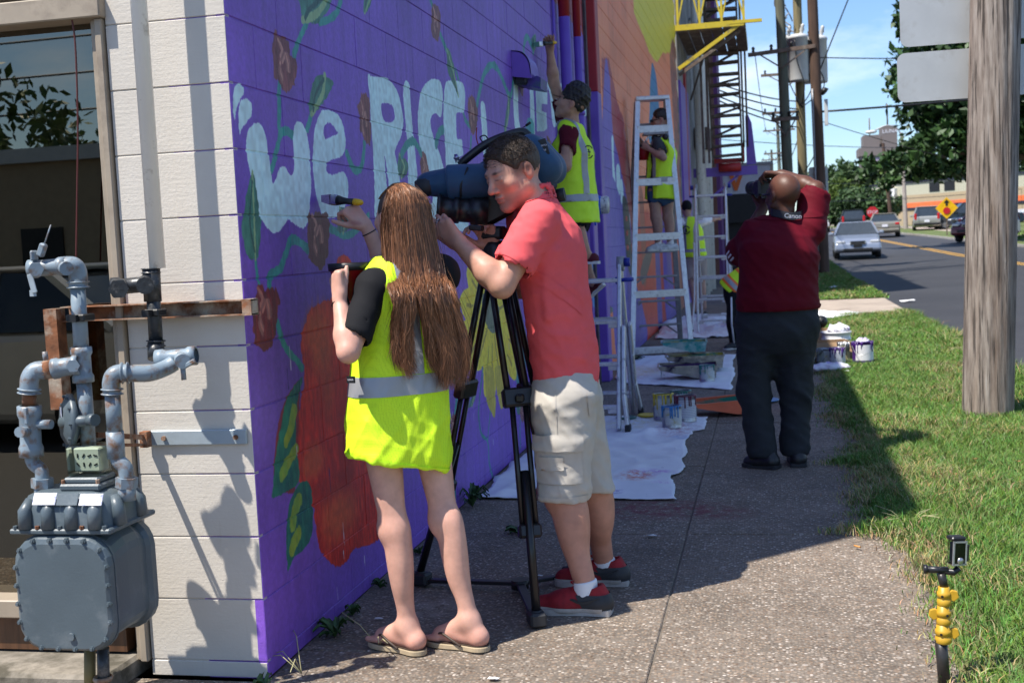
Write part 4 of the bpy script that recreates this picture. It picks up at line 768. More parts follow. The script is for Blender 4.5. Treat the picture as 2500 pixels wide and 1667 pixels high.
# ------------------------------------------------------------ organic shapes: blended distance fields turned into one continuous skin
class SDF:
    def __init__(s, lo, hi, h=0.006, fine=()):
        s.ax = []
        for a in range(3):
            t = lo[a]; L = [t]
            while t < hi[a]:
                st = h
                for fl, fh, fs in fine:
                    if fl[a] <= t <= fh[a]: st = min(st, fs)
                t += st; L.append(t)
            s.ax.append(np.array(L, np.float32))
        s.v = np.full(tuple(len(a) for a in s.ax), 0.3, np.float32)
    def sub(s, lo, hi):
        sl = []
        for a in range(3):
            i0 = max(0, int(np.searchsorted(s.ax[a], lo[a]))-1); i1 = min(len(s.ax[a]), int(np.searchsorted(s.ax[a], hi[a]))+1)
            if i1 <= i0: return None
            sl.append(slice(i0, i1))
        return tuple(sl), s.ax[0][sl[0]][:, None, None], s.ax[1][sl[1]][None, :, None], s.ax[2][sl[2]][None, None, :]
    def comb(s, sl, d, k, op):
        o = s.v[sl]
        if op == 'sub':
            d = -d; m = np.maximum(o, d)
            if k > 0: h = np.maximum(k-np.abs(o-d), 0)/k; m = m+h*h*k*0.25
        else:
            m = np.minimum(o, d)
            if k > 0: h = np.maximum(k-np.abs(o-d), 0)/k; m = m-h*h*k*0.25
        s.v[sl] = m
    def cone(s, a, b, ra, rb, k=0.02, op='add', sq=None):
        a = np.asarray(a, np.float32); b = np.asarray(b, np.float32); R = max(ra, rb)+k+0.012
        g = s.sub(np.minimum(a, b)-R, np.maximum(a, b)+R)
        if g is None: return s
        sl, X, Y, Z = g; px, py, pz = X-a[0], Y-a[1], Z-a[2]; d = b-a
        if sq is not None:      # squash: distances along n count f times
            n = np.asarray(sq[0], np.float32); n = n/np.linalg.norm(n); f = sq[1]; dn = float(d@n); d = d+n*dn*(f-1)
            pn = (px*n[0]+py*n[1]+pz*n[2])*(f-1); px, py, pz = px+pn*n[0], py+pn*n[1], pz+pn*n[2]
        L = float(d@d)+1e-12; t = np.clip((px*d[0]+py*d[1]+pz*d[2])/L, 0, 1)
        D = np.sqrt((px-t*d[0])**2+(py-t*d[1])**2+(pz-t*d[2])**2)-(ra+(rb-ra)*t)
        s.comb(sl, D, k, op); return s
    def ell(s, c, r, M=None, k=0.02, op='add'):
        c = np.asarray(c, np.float32); r = np.asarray(r, np.float32) if not np.isscalar(r) else np.full(3, r, np.float32); R = r.max()+k+0.012
        g = s.sub(c-R, c+R)
        if g is None: return s
        sl, X, Y, Z = g; px, py, pz = X-c[0], Y-c[1], Z-c[2]
        if M is not None: M = np.asarray(M, np.float32); qx, qy, qz = [px*M[0, i]+py*M[1, i]+pz*M[2, i] for i in range(3)]
        else: qx, qy, qz = px, py, pz
        k0 = np.sqrt((qx/r[0])**2+(qy/r[1])**2+(qz/r[2])**2); k1 = np.sqrt((qx/r[0]**2)**2+(qy/r[1]**2)**2+(qz/r[2]**2)**2)
        s.comb(sl, k0*(k0-1)/np.maximum(k1, 1e-6), k, op); return s
    def cut(s, p, n, k=0.0):
        """remove everything on the +n side of the plane"""
        p = np.asarray(p, np.float32); n = np.asarray(n, np.float32); n = n/np.linalg.norm(n)
        d = (s.ax[0][:, None, None]-p[0])*n[0]+(s.ax[1][None, :, None]-p[1])*n[1]+(s.ax[2][None, None, :]-p[2])*n[2]
        m = np.maximum(s.v, d)
        if k > 0: h = np.maximum(k-np.abs(s.v-d), 0)/k; m = m+h*h*k*0.25
        s.v = m; return s
    def warp(s, fn, band=0.03):
        i = np.nonzero(np.abs(s.v) < band); P = np.stack([s.ax[a][i[a]] for a in range(3)], 1)
        s.v[i] += fn(P).astype(np.float32); return s
    def mesh(s):
        v = s.v; S = v < 0; nx, ny, nz_ = v.shape
        cnt = np.zeros((nx-1, ny-1, nz_-1), np.int8)
        for i in (0, 1):
            for j in (0, 1):
                for k in (0, 1): cnt += S[i:nx-1+i, j:ny-1+j, k:nz_-1+k]
        act = np.nonzero((cnt > 0) & (cnt < 8)); N = len(act[0])
        idx = np.full(cnt.shape, -1, np.int32); idx[act] = np.arange(N)
        acc = np.zeros((N, 3), np.float32); num = np.zeros(N, np.float32)
        cs = [(i, j, k) for i in (0, 1) for j in (0, 1) for k in (0, 1)]
        val = {c: v[act[0]+c[0], act[1]+c[1], act[2]+c[2]] for c in cs}; pos = {c: np.stack([s.ax[a][act[a]+c[a]] for a in range(3)], 1) for c in cs}
        for c in cs:
            for a in range(3):
                if c[a] == 0:
                    e = list(c); e[a] = 1; e = tuple(e); m = (val[c] < 0) != (val[e] < 0)
                    t = (val[c][m]/(val[c][m]-val[e][m]))[:, None]; acc[m] += pos[c][m]+t*(pos[e][m]-pos[c][m]); num[m] += 1
        V = acc/num[:, None]; Q = []
        for a in range(3):
            sh = [slice(None)]*3; sh2 = [slice(None)]*3; sh[a] = slice(0, -1); sh2[a] = slice(1, None)
            A, B = S[tuple(sh)], S[tuple(sh2)]; b1, b2 = (a+1) % 3, (a+2) % 3
            E = np.nonzero(A != B); E = np.stack(E, 1); ok = (E[:, b1] > 0) & (E[:, b2] > 0) & (E[:, b1] < v.shape[b1]-1) & (E[:, b2] < v.shape[b2]-1); E = E[ok]
            def cell(o1, o2):
                c = E.copy(); c[:, b1] += o1; c[:, b2] += o2; return idx[c[:, 0], c[:, 1], c[:, 2]]
            q = np.stack([cell(-1, -1), cell(0, -1), cell(0, 0), cell(-1, 0)], 1); fl = ~A[E[:, 0], E[:, 1], E[:, 2]]; q[fl] = q[fl][:, ::-1]; Q.append(q)
        return V, np.concatenate(Q)
def relax(V, Q, n=1, f=0.5):
    for _ in range(n):
        acc = np.zeros_like(V); c = np.zeros(len(V), np.float32)
        for i in range(4):
            for j in (1, 3): np.add.at(acc, Q[:, i], V[Q[:, (i+j) % 4]]); np.add.at(c, Q[:, i], 1)
        V = V+(acc/np.maximum(c, 1)[:, None]-V)*f
    return V
def organic(name, S, m, parent, colfn=None, rel=1):
    V, Q = S.mesh(); V = relax(V, Q, rel) if rel else V; off = np.array(wbase(parent), np.float32); me = fastmesh(name, V-off, Q)
    if colfn is not None: vcol(me, colfn(V))
    return link(name, me, m, parent)
def band(src, planes, name, m, parent, off=0.002):
    """a strip of the surface of src between planes (point, normal; keeps the -normal side), lifted a little"""
    bm = bmesh.new(); bm.from_mesh(src.data); o = wbase(src)
    for p, n in planes: bmesh.ops.bisect_plane(bm, geom=bm.verts[:]+bm.edges[:]+bm.faces[:], plane_co=Vector(p)-o, plane_no=Vector(n), clear_outer=True)
    bm.normal_update()
    for v in bm.verts: v.co += v.normal*off
    me = bpy.data.meshes.new(name); bm.to_mesh(me); bm.free(); me.materials.clear(); me.polygons.foreach_set('use_smooth', [True]*len(me.polygons))
    if me.color_attributes.get('Col'): me.color_attributes.remove(me.color_attributes['Col'])
    return link(name, me, m, parent)
def A3(p): return np.array(p, float)
def nrm(v): v = np.asarray(v, float); return v/max(1e-9, np.linalg.norm(v))
def frame(fwd, up=(0, 0, 1)):
    f = nrm(fwd); l = nrm(np.cross(up, f)); return l, f, np.cross(f, l)   # left, forward, up
def folds(seed, amp, lam, axis=(0, 0, 1), lo=0.0, mask=None):
    r = np.random.default_rng(seed); W = []; ax = nrm(axis)
    for i in range(5):
        d = nrm(ax+r.normal(0, 0.45, 3)); W.append((d*2*np.pi/(lam*r.uniform(0.7, 1.6)), r.uniform(0, 6.28), r.normal(0, 1, 3)*9, r.uniform(0, 6.28), r.uniform(0.5, 1)))
    def fn(P):
        o = 0
        for k, ph, m, ps, a in W: o = o+a*(1-np.abs(np.sin(P@k*0.5+ph+1.3*np.sin(P@m+ps))))**2
        o = -amp*(o/3-0.35)
        return o*(mask(P) if mask else 1)
    return fn
# ---- anatomy
def head(S, C, M, s=1.0, fem=False, squint=False):
    """C centre between the ears; M columns = left, forward, up"""
    M = np.array(M, float); W = lambda x, y, z: np.asarray(C)+M@(np.array([x, y, z])*s); r = lambda *a: np.array(a)*s
    S.ell(W(0, -0.018, 0.030), r(.077, .098, .092), M, .02*s); S.ell(W(0, 0.035, -0.022), r(.060, .060, .085), M, .03*s)
    jw = 0.82 if fem else 1.0
    for q in (-1, 1):
        S.cone(W(q*.050*jw, .0, -.050), W(q*.014, .066, -.096), .028*s, .018*s, .03*s); S.ell(W(q*.043, .056, -.024), r(.022, .022, .021), M, .02*s)
    S.ell(W(0, .074, -.100), r(.020, .016, .016), M, .018*s)
    S.cone(W(-.034, .080, .024), W(.034, .080, .024), (.008 if fem else .011)*s, (.008 if fem else .011)*s, .014*s)
    for q in (-1, 1): S.ell(W(q*.031, .098, .004), r(.019, .013, .010), M, .010*s, 'sub')
    for q in (-1, 1):
        S.ell(W(q*.031, .0765, .003), r(.0145, .0135, .0125), M, .003*s)
        S.cone(W(q*.016, .088, .0075), W(q*.046, .080, .0065), .0045*s, .004*s, .004*s)
        if squint: S.cone(W(q*.016, .089, -.001), W(q*.046, .081, -.0005), .0055*s, .005*s, .004*s); S.cone(W(q*.02, .086, -.012), W(q*.05, .074, -.014), .006*s, .005*s, .007*s)
    S.cone(W(0, .086, .014), W(0, .110, -.028), .0085*s, .0115*s, .009*s); S.ell(W(0, .112, -.031), r(.0125, .011, .010), M, .006*s)
    for q in (-1, 1): S.ell(W(q*.0125, .099, -.035), r(.0085, .010, .008), M, .005*s)
    S.ell(W(0, .089, -.0585), r(.024, .012, .0070), M, .007*s); S.ell(W(0, .087, -.0720), r(.020, .012, .0075), M, .007*s)
    S.cone(W(-.021, .100, -.0655), W(.021, .100, -.0655), .0026*s, .0026*s, .003*s, 'sub')
    for q in (-1, 1):
        E = M@np.array([[1, 0, q*.35], [0, 1, 0], [-q*.35, 0, 1]])/math.sqrt(1+.1225)
        S.ell(W(q*.080, -.014, -.004), r(.009, .020, .031), M, .006*s); S.ell(W(q*.090, -.008, -.002), r(.006, .011, .018), M, .004*s, 'sub')
def skincol(P, C, M, base, s=1.0, brow=(0.03, 0.018, 0.01), stub=0.0, lip=(0.42, 0.16, 0.13), squint=False, red=0.25):
    M = np.array(M, float); L = (P-np.asarray(C))@M/s; col = np.tile(np.array(base, np.float32), (len(P), 1)); f = L[:, 1] > 0.035
    def blend(m, c, a=1.0): col[:] = col*(1-(m*a)[:, None])+np.array(c)*(m*a)[:, None]
    g = lambda x, z, rx, rz: np.clip(1.6-1.6*np.sqrt(((np.abs(L[:, 0])-x)/rx)**2+((L[:, 2]-z)/rz)**2), 0, 1)*f
    warm = np.array(base)*np.array([1.12, 0.72, 0.68]); blend(g(.042, -.03, .035, .03), warm, red); blend(g(0, -.03, .02, .018), warm, red); blend(((np.abs(L[:, 0]) > .074) & (np.abs(L[:, 2]) < .04)).astype(float), warm, red*1.2)
    if stub: blend(np.clip(1.5-1.5*np.sqrt((L[:, 0]/.085)**2+((L[:, 2]+.085)/.045)**2+((L[:, 1]-.05)/.07)**2), 0, 1), np.array([.10, .06, .045]), stub)
    blend(g(0, -.065, .026, .012)*(np.abs(L[:, 2]+.0655) < .014), lip, .75); blend(g(.032, .026, .022, .0065), brow, .85)
    if not squint:
        e = np.clip(2.2-2.0*np.sqrt(((np.abs(L[:, 0])-.031)/.0135)**2+((L[:, 2]-.0025)/.0058)**2), 0, 1)*f; blend(e, (.75, .72, .7)); blend(np.clip(2.5-2*np.sqrt(((np.abs(L[:, 0])-.031)/.0062)**2+((L[:, 2]-.003)/.0062)**2), 0, 1)*f*(e > .3), (.02, .012, .008))
    else: blend(g(.031, .0022, .017, .0022), np.array(base)*.25, .9)
    return col
def hand(S, Wr, d, thumb, curls=(20, 25, 30, 35), s=1.0, tc=(0.75, 0.45, 0.35), spread=0.06, cmul=(1.0, 1.1, 0.8), palm_n=None):
    """Wr wrist, d towards the fingers, thumb = side the thumb is on; palm side = thumb x d unless given"""
    d = nrm(d); l = nrm(np.asarray(thumb)-d*np.dot(thumb, d)); n = np.cross(d, l) if palm_n is None else nrm(palm_n); Wr = np.asarray(Wr, float)
    kn = [(.034, .092), (.012, .097), (-.011, .092), (-.031, .083)]; ln = [.070, .079, .073, .057]
    for i, (a, b) in enumerate(kn):
        K = Wr+(l*a+d*b)*s; S.cone(Wr+l*a*.45*s+d*.008*s, K, .0165*s, .0125*s, .014*s, sq=None)
        an = 0.0; p = K; ax0 = nrm(d+l*(a*spread*30)); c = math.radians(curls[i])
        for j, (fr, rr_) in enumerate(((.45, .0092), (.30, .0082), (.25, .0074))):
            an += c*cmul[j]; dv = ax0*math.cos(an)+n*math.sin(an); q = p+dv*ln[i]*fr*s; S.cone(p, q, rr_*s, (rr_-.0009)*s, .003*s); p = q
    B = Wr+(l*.024+d*.022+n*.008)*s; tv = nrm(d*tc[0]+l*tc[1]+n*tc[2]); K = B+tv*.045*s; S.cone(B, K, .017*s, .0118*s, .014*s); tv2 = nrm(tv*1.0+d*.35); q = K+tv2*.032*s; S.cone(K, q, .0108*s, .0098*s, .004*s); q2 = q+nrm(tv2+d*.2)*.024*s; S.cone(q, q2, .0098*s, .0078*s, .003*s)
    return [Wr+(l*a+d*b)*s for a, b in kn]
def arm(S, sh, el, wr, r=(.050, .040, .042, .027), k=.02):
    sh, el, wr = A3(sh), A3(el), A3(wr); S.cone(sh, el, r[0], r[1], k); S.cone(el, el+(wr-el)*.32, r[1], r[2], k); S.cone(el+(wr-el)*.30, wr, r[2], r[3], k)
def leg(S, hip, kn, an, back, r=(.088, .058, .060, .038), k=.03):
    hip, kn, an = A3(hip), A3(kn), A3(an); b = nrm(back); S.cone(hip, kn, r[0], r[1], k); S.cone(kn, an, r[1]*.92, r[3], k); m = kn+(an-kn)*.27; S.ell(m+b*r[1]*.42, (r[2]*.86, r[2]*.86, .13), None, .04); S.ell(kn-b*.018, (.040, .040, .05), None, .03)
def foot(S, an, toe_dir, s=1.0, z0=0.012):
    d = nrm([toe_dir[0], toe_dir[1], 0]); l = np.array([-d[1], d[0], 0]); an = A3(an); h = np.array([an[0], an[1], z0])-d*.035*s
    S.cone(an, h+[0, 0, .030*s], .036*s, .033*s, .02); b = h+d*.165*s; S.cone(h+[0, 0, .028*s], b+[0, 0, .020*s], .032*s, .024*s, .02, sq=None)
    S.cone(an+d*.01, b+[0, 0, .022*s], .034*s, .022*s, .03)
    for i, (o, L) in enumerate(((.026, .048), (.009, .046), (-.007, .040), (-.021, .034), (-.033, .026))): S.cone(b+l*o*s+[0, 0, .012*s], b+l*o*1.15*s+d*L*s+[0, 0, .011*s], .0125*s, (.0115 if i == 0 else .0082)*s, .006*s)
def bbox(pts, pad): a = np.array([list(p) for p in pts], float); return a.min(0)-pad, a.max(0)+pad
m_skin = attr_mat('skin', 0.48, 0.4, bscale=260, bstr=0.12, bdist=0.001, sss=0.12, var=0.13, vscale=22)
def cloth(name, col, rough=0.85, var=0.08, weave=900, bstr=0.25, sheen=0.0, spec=0.18, dirt=None):
    return mat(name, col, rough, var=var, vscale=14, bscale=weave, bstr=bstr, bdist=0.0012, spec=spec, sheen=sheen, dirt=dirt)
m_vest, nt, b = newmat('hi_vis_mesh_fabric'); v = coord(nt, 'Object'); c = ramp(nt, nz(nt, v, 7, 3), [(0.3, (0.60, 0.92, 0.016)), (0.7, (0.72, 1.0, 0.03))])
vo = nt.nodes.new('ShaderNodeTexVoronoi'); vo.inputs['Scale'].default_value = 210; vo.inputs['Randomness'].default_value = 0.25; nt.links.new(v, vo.inputs['Vector']); hl = ramp(nt, vo.outputs['Distance'], [(0.18, 1.0), (0.42, 0.0)])
nt.links.new(mix(nt, mix(nt, 1.0, hl, 0.42, 'MULTIPLY'), c, (0.28, 0.52, 0.01)), b.inputs['Base Color']); b.inputs['Roughness'].default_value = 0.6; b.inputs['Specular IOR Level'].default_value = 0.3; bump(nt, b, hl, 0.35, -0.0015)
m_vest2 = mat('hi_vis_solid_fabric', (0.64, 0.98, 0.02), 0.6, var=0.06, vscale=9, bscale=300, bstr=0.15, bdist=0.001)
m_tape2 = mat('reflective_tape', (0.33, 0.335, 0.345), 0.38, 0.25, var=0.06, vscale=12, bscale=700, bstr=0.2, bdist=0.0006)
m_pipe = mat('hi_vis_piping', (0.62, 1.0, 0.02), 0.6, var=0.05); m_blkc = cloth('black_cloth', (0.012, 0.012, 0.014)); m_hair_d = mat('dark_hair', (0.018, 0.013, 0.011), 0.42, var=0.5, vscale=60, bscale=420, bstr=0.9, bdist=0.004, spec=0.5, scale=(1, 1, 0.35))
def ribbons(name, paths, widths, m, parent, cols=None, nrmv=None):
    """flat hair locks: paths (n, k, 3)"""
    P = np.asarray(paths, np.float32); n, k, _ = P.shape; d = np.gradient(P, axis=1); d /= np.linalg.norm(d, axis=2, keepdims=True)+1e-9
    a = rng.normal(0, 1, (n, 1, 3)) if nrmv is None else nrmv
    s_ = np.cross(d, a); s_ /= np.linalg.norm(s_, axis=2, keepdims=True)+1e-9; t = np.linspace(0, 1, k); w = np.asarray(widths)[:, None, None]*(np.minimum(1, t*8+.3)*np.minimum(1, (1-t)*5+.12))[None, :, None]
    V = np.stack([P-s_*w/2, P+s_*w/2], 2).reshape(-1, 3); i = (np.arange(n)[:, None]*k+np.arange(k-1)[None])*2; i = i.reshape(-1); Q = np.stack([i, i+1, i+3, i+2], 1)
    me = fastmesh(name, V-np.array(wbase(parent), np.float32), Q)
    if cols is not None: vcol(me, np.repeat(np.asarray(cols, np.float32), k*2, 0))
    return link(name, me, m, parent)
def shaped_shoe(T, heel, toe, w, m_up, m_sole, h=.075, name='shoe', ank=.045, z=None):
    """low shoe: sole slab and padded upper, heel and toe are ground points"""
    heel, toe = A3(heel), A3(toe); d = nrm(toe-heel); l = nrm(np.cross([0, 0, 1], d)); L = np.linalg.norm(toe-heel); up = np.cross(d, l)
    lo, hi = bbox([heel, toe, heel+up*.16, toe+up*.12], .06); S = SDF(lo, hi, .0045 if lo[1] < 3 else .007)
    S.cone(heel+d*.035+up*.035, heel+d*.6*L+up*.030, w*.42, w*.42, .02); S.cone(heel+d*.55*L+up*.030, toe-d*.035+up*.024, w*.46, w*.36, .03); S.cone(heel+d*.038+up*.045, heel+d*.045+up*h, w*.40, w*.34, .03); S.cone(heel+d*.09+up*(h*.82), heel+d*.62*L+up*.035, w*.33, w*.36, .03)
    S.cone(heel+d*.052+up*(h+.012), heel+d*.056+up*(h+.05), w*.26, w*.30, .006, 'sub'); S.cut(heel+up*.012, -up)
    sh = organic(name, S, m_up, T); P = []
    for t, ww in ((0, .30), (.05, .42), (.3, .40), (.55, .44), (.75, .50), (.9, .42), (.98, .22)): P.append((t*L, ww*w*1.04))
    pl = [(x-.008+.016*x/L, y) for x, y in P]; pl = pl+[(x, -y) for x, y in pl[::-1]]; q = MB(); q.prism([tuple(p) for p in crom(pl, 3, True)], heel+up*.001, d, l, .021); so = q.build('sole', m_sole, sh); return sh

# ------------------------------------------------------------ young woman painting a letter
def build_girl():
    T = thing('person', 'long haired person in neon vest and flip-flops painting the mural, back turned', 'person', (0.46, 0.31, 0))
    f = nrm([-0.6, 0.8, 0]); l = nrm(np.cross([0, 0, 1], f)); bk = -f
    H = A3((0.388, 0.42, 1.452)); hf = nrm([-0.72, 0.66, 0.18]); hl, hf, hu = frame(hf, (0.02, -0.05, 1)); HM = np.stack([hl, hf, hu], 1)
    nk = A3((0.385, 0.385, 1.305)); shL = A3((0.340, 0.278, 1.228)); elL = A3((.289,.12,1.03)); wrL = A3((.241,.2,1.191)); shR = A3((0.50, 0.48, 1.255)); elR = A3((.252,.7,1.278)); wrR = A3((.188,.66,1.438))
    pv = A3((0.385, 0.345, 0.83)); ch = A3((0.385, 0.375, 1.16)); hipL = pv+l*.085+[0, 0, -.04]; hipR = pv-l*.085+[0, 0, -.04]
    knL = A3((.361,.26,.424)); anL = A3((.387,.275,.09)); knR = A3((.515,.34,.434)); anR = A3((.59,.32,.098)); tL = nrm([-.9, .42, 0]); tR = nrm([-.95, .30, 0])
    lo, hi = bbox([H+[0, 0, .13], shL, elL, wrL+[-.1, 0, .1], wrR+[-.1, .05, .1], shR, anL+tL*.2-[0, 0, .09], anR-[0, 0, .08], anR+tR*.2], .12); lo[2] = 0.0
    S = SDF(lo, hi, .010, [(wrL-.03, wrL+[.03, .09, .11], .0038), (wrR-[.13, .03, .03], wrR+[.02, .09, .10], .0038), ([-9, -9, 0], [9, 9, .12], .0055)])
    S.ell(pv, (.150, .105, .12), np.stack([l, f, [0, 0, 1]], 1), .03); S.cone(pv+[0, 0, .05], ch, .105, .115, .05, sq=(f, 1.25)); S.cone(ch, nk-[0, 0, .03], .10, .06, .05, sq=(f, 1.2)); S.cone(shL, shR, .045, .045, .04); S.cone(nk-[0, 0, .02], H-hu*.06-hf*.02, .050, .046, .03)
    head(S, H, HM, .93, True)
    arm(S, shL, elL, wrL, (.044, .034, .036, .0225)); arm(S, shR, elR, wrR, (.044, .034, .036, .0225))
    # painting hand pinches the brush; other hand makes a fist round the cup handle
    hand(S, wrR, (-.55, .02, .62), (-.30, -.5, -.25), (55, 62, 70, 78), .90, (0.85, 0.5, 0.5), palm_n=nrm([-.55, .45, -.62])); hand(S, wrL, (-.15, .15, .95), (0.55, -.55, 0.1), (70, 78, 80, 82), .90, (0.9, .35, .55), palm_n=nrm([.05, .95, -.1]))
    leg(S, hipL, knL, anL, -tL+.3*bk, (.073, .0415, .041, .0285)); leg(S, hipR, knR, anR, -tR+.3*bk, (.073, .0415, .041, .0285)); foot(S, anL, tL, .92, .020); foot(S, anR, tR, .92, .020)
    base = (0.62, 0.345, 0.26)
    def cf(P):
        c = skincol(P, H, HM, base, .93, fem_ := (0.05, 0.025, 0.012)); z = P[:, 2]
        w = np.clip((.09-z)/.06, 0, 1)[:, None]*.45; c = c*(1-w)+np.array([.62, .26, .20])*w
        for q in (knL, knR, elL):
            d = np.clip(1-np.linalg.norm(P-q, axis=1)/.09, 0, 1)[:, None]*.3; c = c*(1-d)+np.array([.58, .27, .20])*d
        return c
    organic('body', S, m_skin, T, cf)
    # black T-shirt
    S = SDF(*bbox([nk+[0, 0, .05], shL, shR, elL, elR, pv-[0, 0, .05]], .13), .008)
    S.cone(pv+[0, 0, .02], ch, .135, .130, .05, sq=(f, 1.3)); S.cone(ch, nk-[0, 0, .05], .125, .07, .06, sq=(f, 1.25)); S.cone(shL+l*.01, shL+(elL-shL)*.72, .049, .056, .03); S.cone(shR-l*.01, shR+(elR-shR)*.7, .062, .066, .03); S.cone(shL, shR, .056, .056, .05)
    for s_, e_ in ((shL, elL), (shR, elR)): S.cut(s_+(e_-s_)*.70, e_-s_) if False else S.cone(s_+(e_-s_)*.66, s_+(e_-s_)*1.1, .042, .048, .004, 'sub')
    S.warp(folds(3, .005, .07, elL-shL)); organic('t_shirt', S, m_blkc, T)
    # vest: two loose panels, arm holes, bands
    S = SDF(*bbox([nk+[0, 0, .06], shL+l*.06, shR-l*.06, pv+l*.2-[0, 0, .25], pv-l*.2-[0, 0, .25]], .10), .006)
    bt = A3((0.368, 0.325, .66)); S.cone(ch+[0, 0, .02], bt, .150, .182, .05, sq=(f, 1.36)); S.cone(ch+[0, 0, .05], nk-[0, 0, .04]+bk*.01, .140, .095, .06, sq=(f, 1.35)); S.cone(shL+[0, 0, -.012], shR+[0, 0, -.012], .056, .056, .06); S.cone(ch+l*.06+bk*.02, bt+l*.085+bk*.035, .07, .085, .05); S.cone(ch-l*.06+bk*.02, bt-l*.085+bk*.03, .07, .085, .05)
    am = lambda s_: (s_ + [0, 0, -.075])
    S.cone(am(shL)+l*.075, am(shL)+l*.22-f*.02, .068, .11, .01, 'sub', sq=([0, 0, 1], .72)); S.cone(am(shR)-l*.055, am(shR)-l*.2, .078, .12, .01, 'sub', sq=([0, 0, 1], .72)); S.cone(nk+[0, 0, .02], nk+[0, 0, .12], .075, .12, .01, 'sub')
    S.cut((0.368, .33, .640), nrm([-.22, -.10, -1])); S.cone(bt-[0, 0, .07], bt+[0, 0, .16], .150, .135, .01, 'sub', sq=(f, 1.45))
    side_sl = pv+l*.19+f*.015; S.cone(side_sl+[0, 0, -.30], side_sl+[0, 0, .0], .012, .003, .01, 'sub')
    lowm = lambda P: np.clip((1.0-P[:, 2])/.25, 0.25, 1); S.warp(folds(11, .022, .13, l, mask=lowm)); S.warp(folds(5, .006, .07, nrm(l+[0, 0, .8])))
    vst = organic('safety_vest', S, m_vest, T)
    band(vst, [((0, 0, .936), (0, 0, 1)), ((0, 0, .872), (0, 0, -1))], 'reflective_band', m_tape2, vst, .0025)
    cb = pv-l*.012; band(vst, [(cb+l*.034, l), (cb-l*.034, -l), ((0, 0, .938), (0, 0, -1)), (pv+f*.02, f)], 'reflective_stripe', m_tape2, vst, .002)
    band(vst, [((0.368, .33, .652), nrm([.22, .10, 1]))], 'hem_piping', m_pipe, vst, .003)
    tg = A3((.276,.165,.936)); q = MB(); q.box(tg, (.03, .004, .022), Matrix.Rotation(R_(-12), 3, 'Z')); tgo = q.build('tag', m_blk, vst); text_part('KSAFE', .008, tg+A3([0, -.0035, 0]), (1, -.2, 0), (0, 0, 1), m_lblw, vst, 'tag_print')
    # hair: scalp volume, then locks
    S = SDF(H-[.2, .2, .62], H+[.2, .2, .17], .006); hb = -hf
    S.ell(H+hu*.026+hb*.018, (.0745, .093, .0885), HM, .01); S.cone(H+hb*.04, H+hb*.045-A3([0, 0, .16]), .062, .062, .04, sq=(hb, 1.7)); bkd = nrm(bk+.15*hb)
    e2 = nk+bk*.055+[0, 0, -.02]; S.cone(H+hb*.03-A3([0, 0, .12]), e2, .06, .06, .05, sq=(bkd, 2.0)); S.ell(H+hf*.085-hu*.02, (.075, .05, .12), HM, .01, 'sub')
    organic('hair_mass', S, mat('brown_hair_base', (0.050, 0.020, 0.010), .5, var=.5, vscale=50, bscale=300, bstr=.9, bdist=.004, scale=(1, 1, .2)), T)
    r = np.random.default_rng(21); n = 10500; k = 19; u = r.uniform(-1, 1, n); lay = r.uniform(0, 1, n); cl = np.round(u*11+r.normal(0, .35, n)); hr = -hl
    side = (l*-1)  # picture right
    ph = np.sin(cl*12.9898)*43758.5453; ph = (ph-np.floor(ph)); endl = .165+.07*np.abs(np.sin(cl*3.7))+r.uniform(-.07, .05, n)+.05*(u > .05)
    su = np.sqrt(np.clip(1-.86*u*u, 0, 1)); Z = A3([0, 0, 1]); vv = lambda a, d: a[:, None]*np.asarray(d)[None]
    c0 = H+hu*.122*1 - hf*.01; p0 = c0+vv(u*.035, hr)+vv(r.uniform(-.05, .03, n), hf)
    p1 = H+vv(u*.082, hr)+vv(su*.060+.030, hb)+vv(.098-.040*np.abs(u), hu)
    p2 = H+vv(u*.096, hr)+vv(su*.104+.010+.010*lay, hb)-Z*.0+vv(.0-.02*lay, Z)
    p3 = H+vv(u*.108, hr)+vv(su*.085+.046+.014*lay, hb)-Z*.17
    mid = nk+bk*.148+[0.01, -.005, -.10]; p4 = mid+vv(.014+u*.098+.02*(ph-.5), side)+vv(.018*lay+.018*su, bk)
    gap = np.where(u < -.12, -.030, .030); lt = u < -.35; p5 = mid+vv(np.where(lt, -.040+(u+.35)*.045, .026+(u+.35)*.076)+.03*(ph-.5), side)+vv(.012*lay+.012*su+.012*(ph-.5), bk)-vv(endl*.55, Z)
    p6 = mid+vv(np.where(lt, -.044+(u+.35)*.03, .042+(u+.35)*.076)+.035*(ph-.5)+r.normal(0, .012, n), side)+vv(.012*lay+.02*(ph-.3), bk)-vv(endl, Z)
    pm = H+vv(u*.060, hr)+vv(.045-.03*np.abs(u)+r.uniform(-.02, .02, n), hf)+vv(.092-.030*u*u, hu)
    p0 = H+vv(u*.048, hr)+vv(r.uniform(-.02, .0, n), hf)+vv(.117-.022*u*u, hu)
    K = np.stack([pm, p0, p1, p2, p3, p4, p5, p6], 1); ts = np.linspace(0, 7, k); out_ = np.empty((n, k, 3))
    for j, t in enumerate(ts):
        i = min(6, int(t)); w = t-i; a, b_, c_, d_ = K[:, max(i-1, 0)], K[:, i], K[:, i+1], K[:, min(i+2, 7)]; out_[:, j] = .5*((2*b_)+(-a+c_)*w+(2*a-5*b_+4*c_-d_)*w*w+(-a+3*b_-3*c_+d_)*w**3)
        wv = .014*max(0, t-3.4)/3.6; out_[:, j] += vv(wv*np.sin(t*2.7+ph*30), side)+vv(wv*.8*np.cos(t*2.3+ph*17), bk)+r.normal(0, .0007+.0004*t, (n, 3))
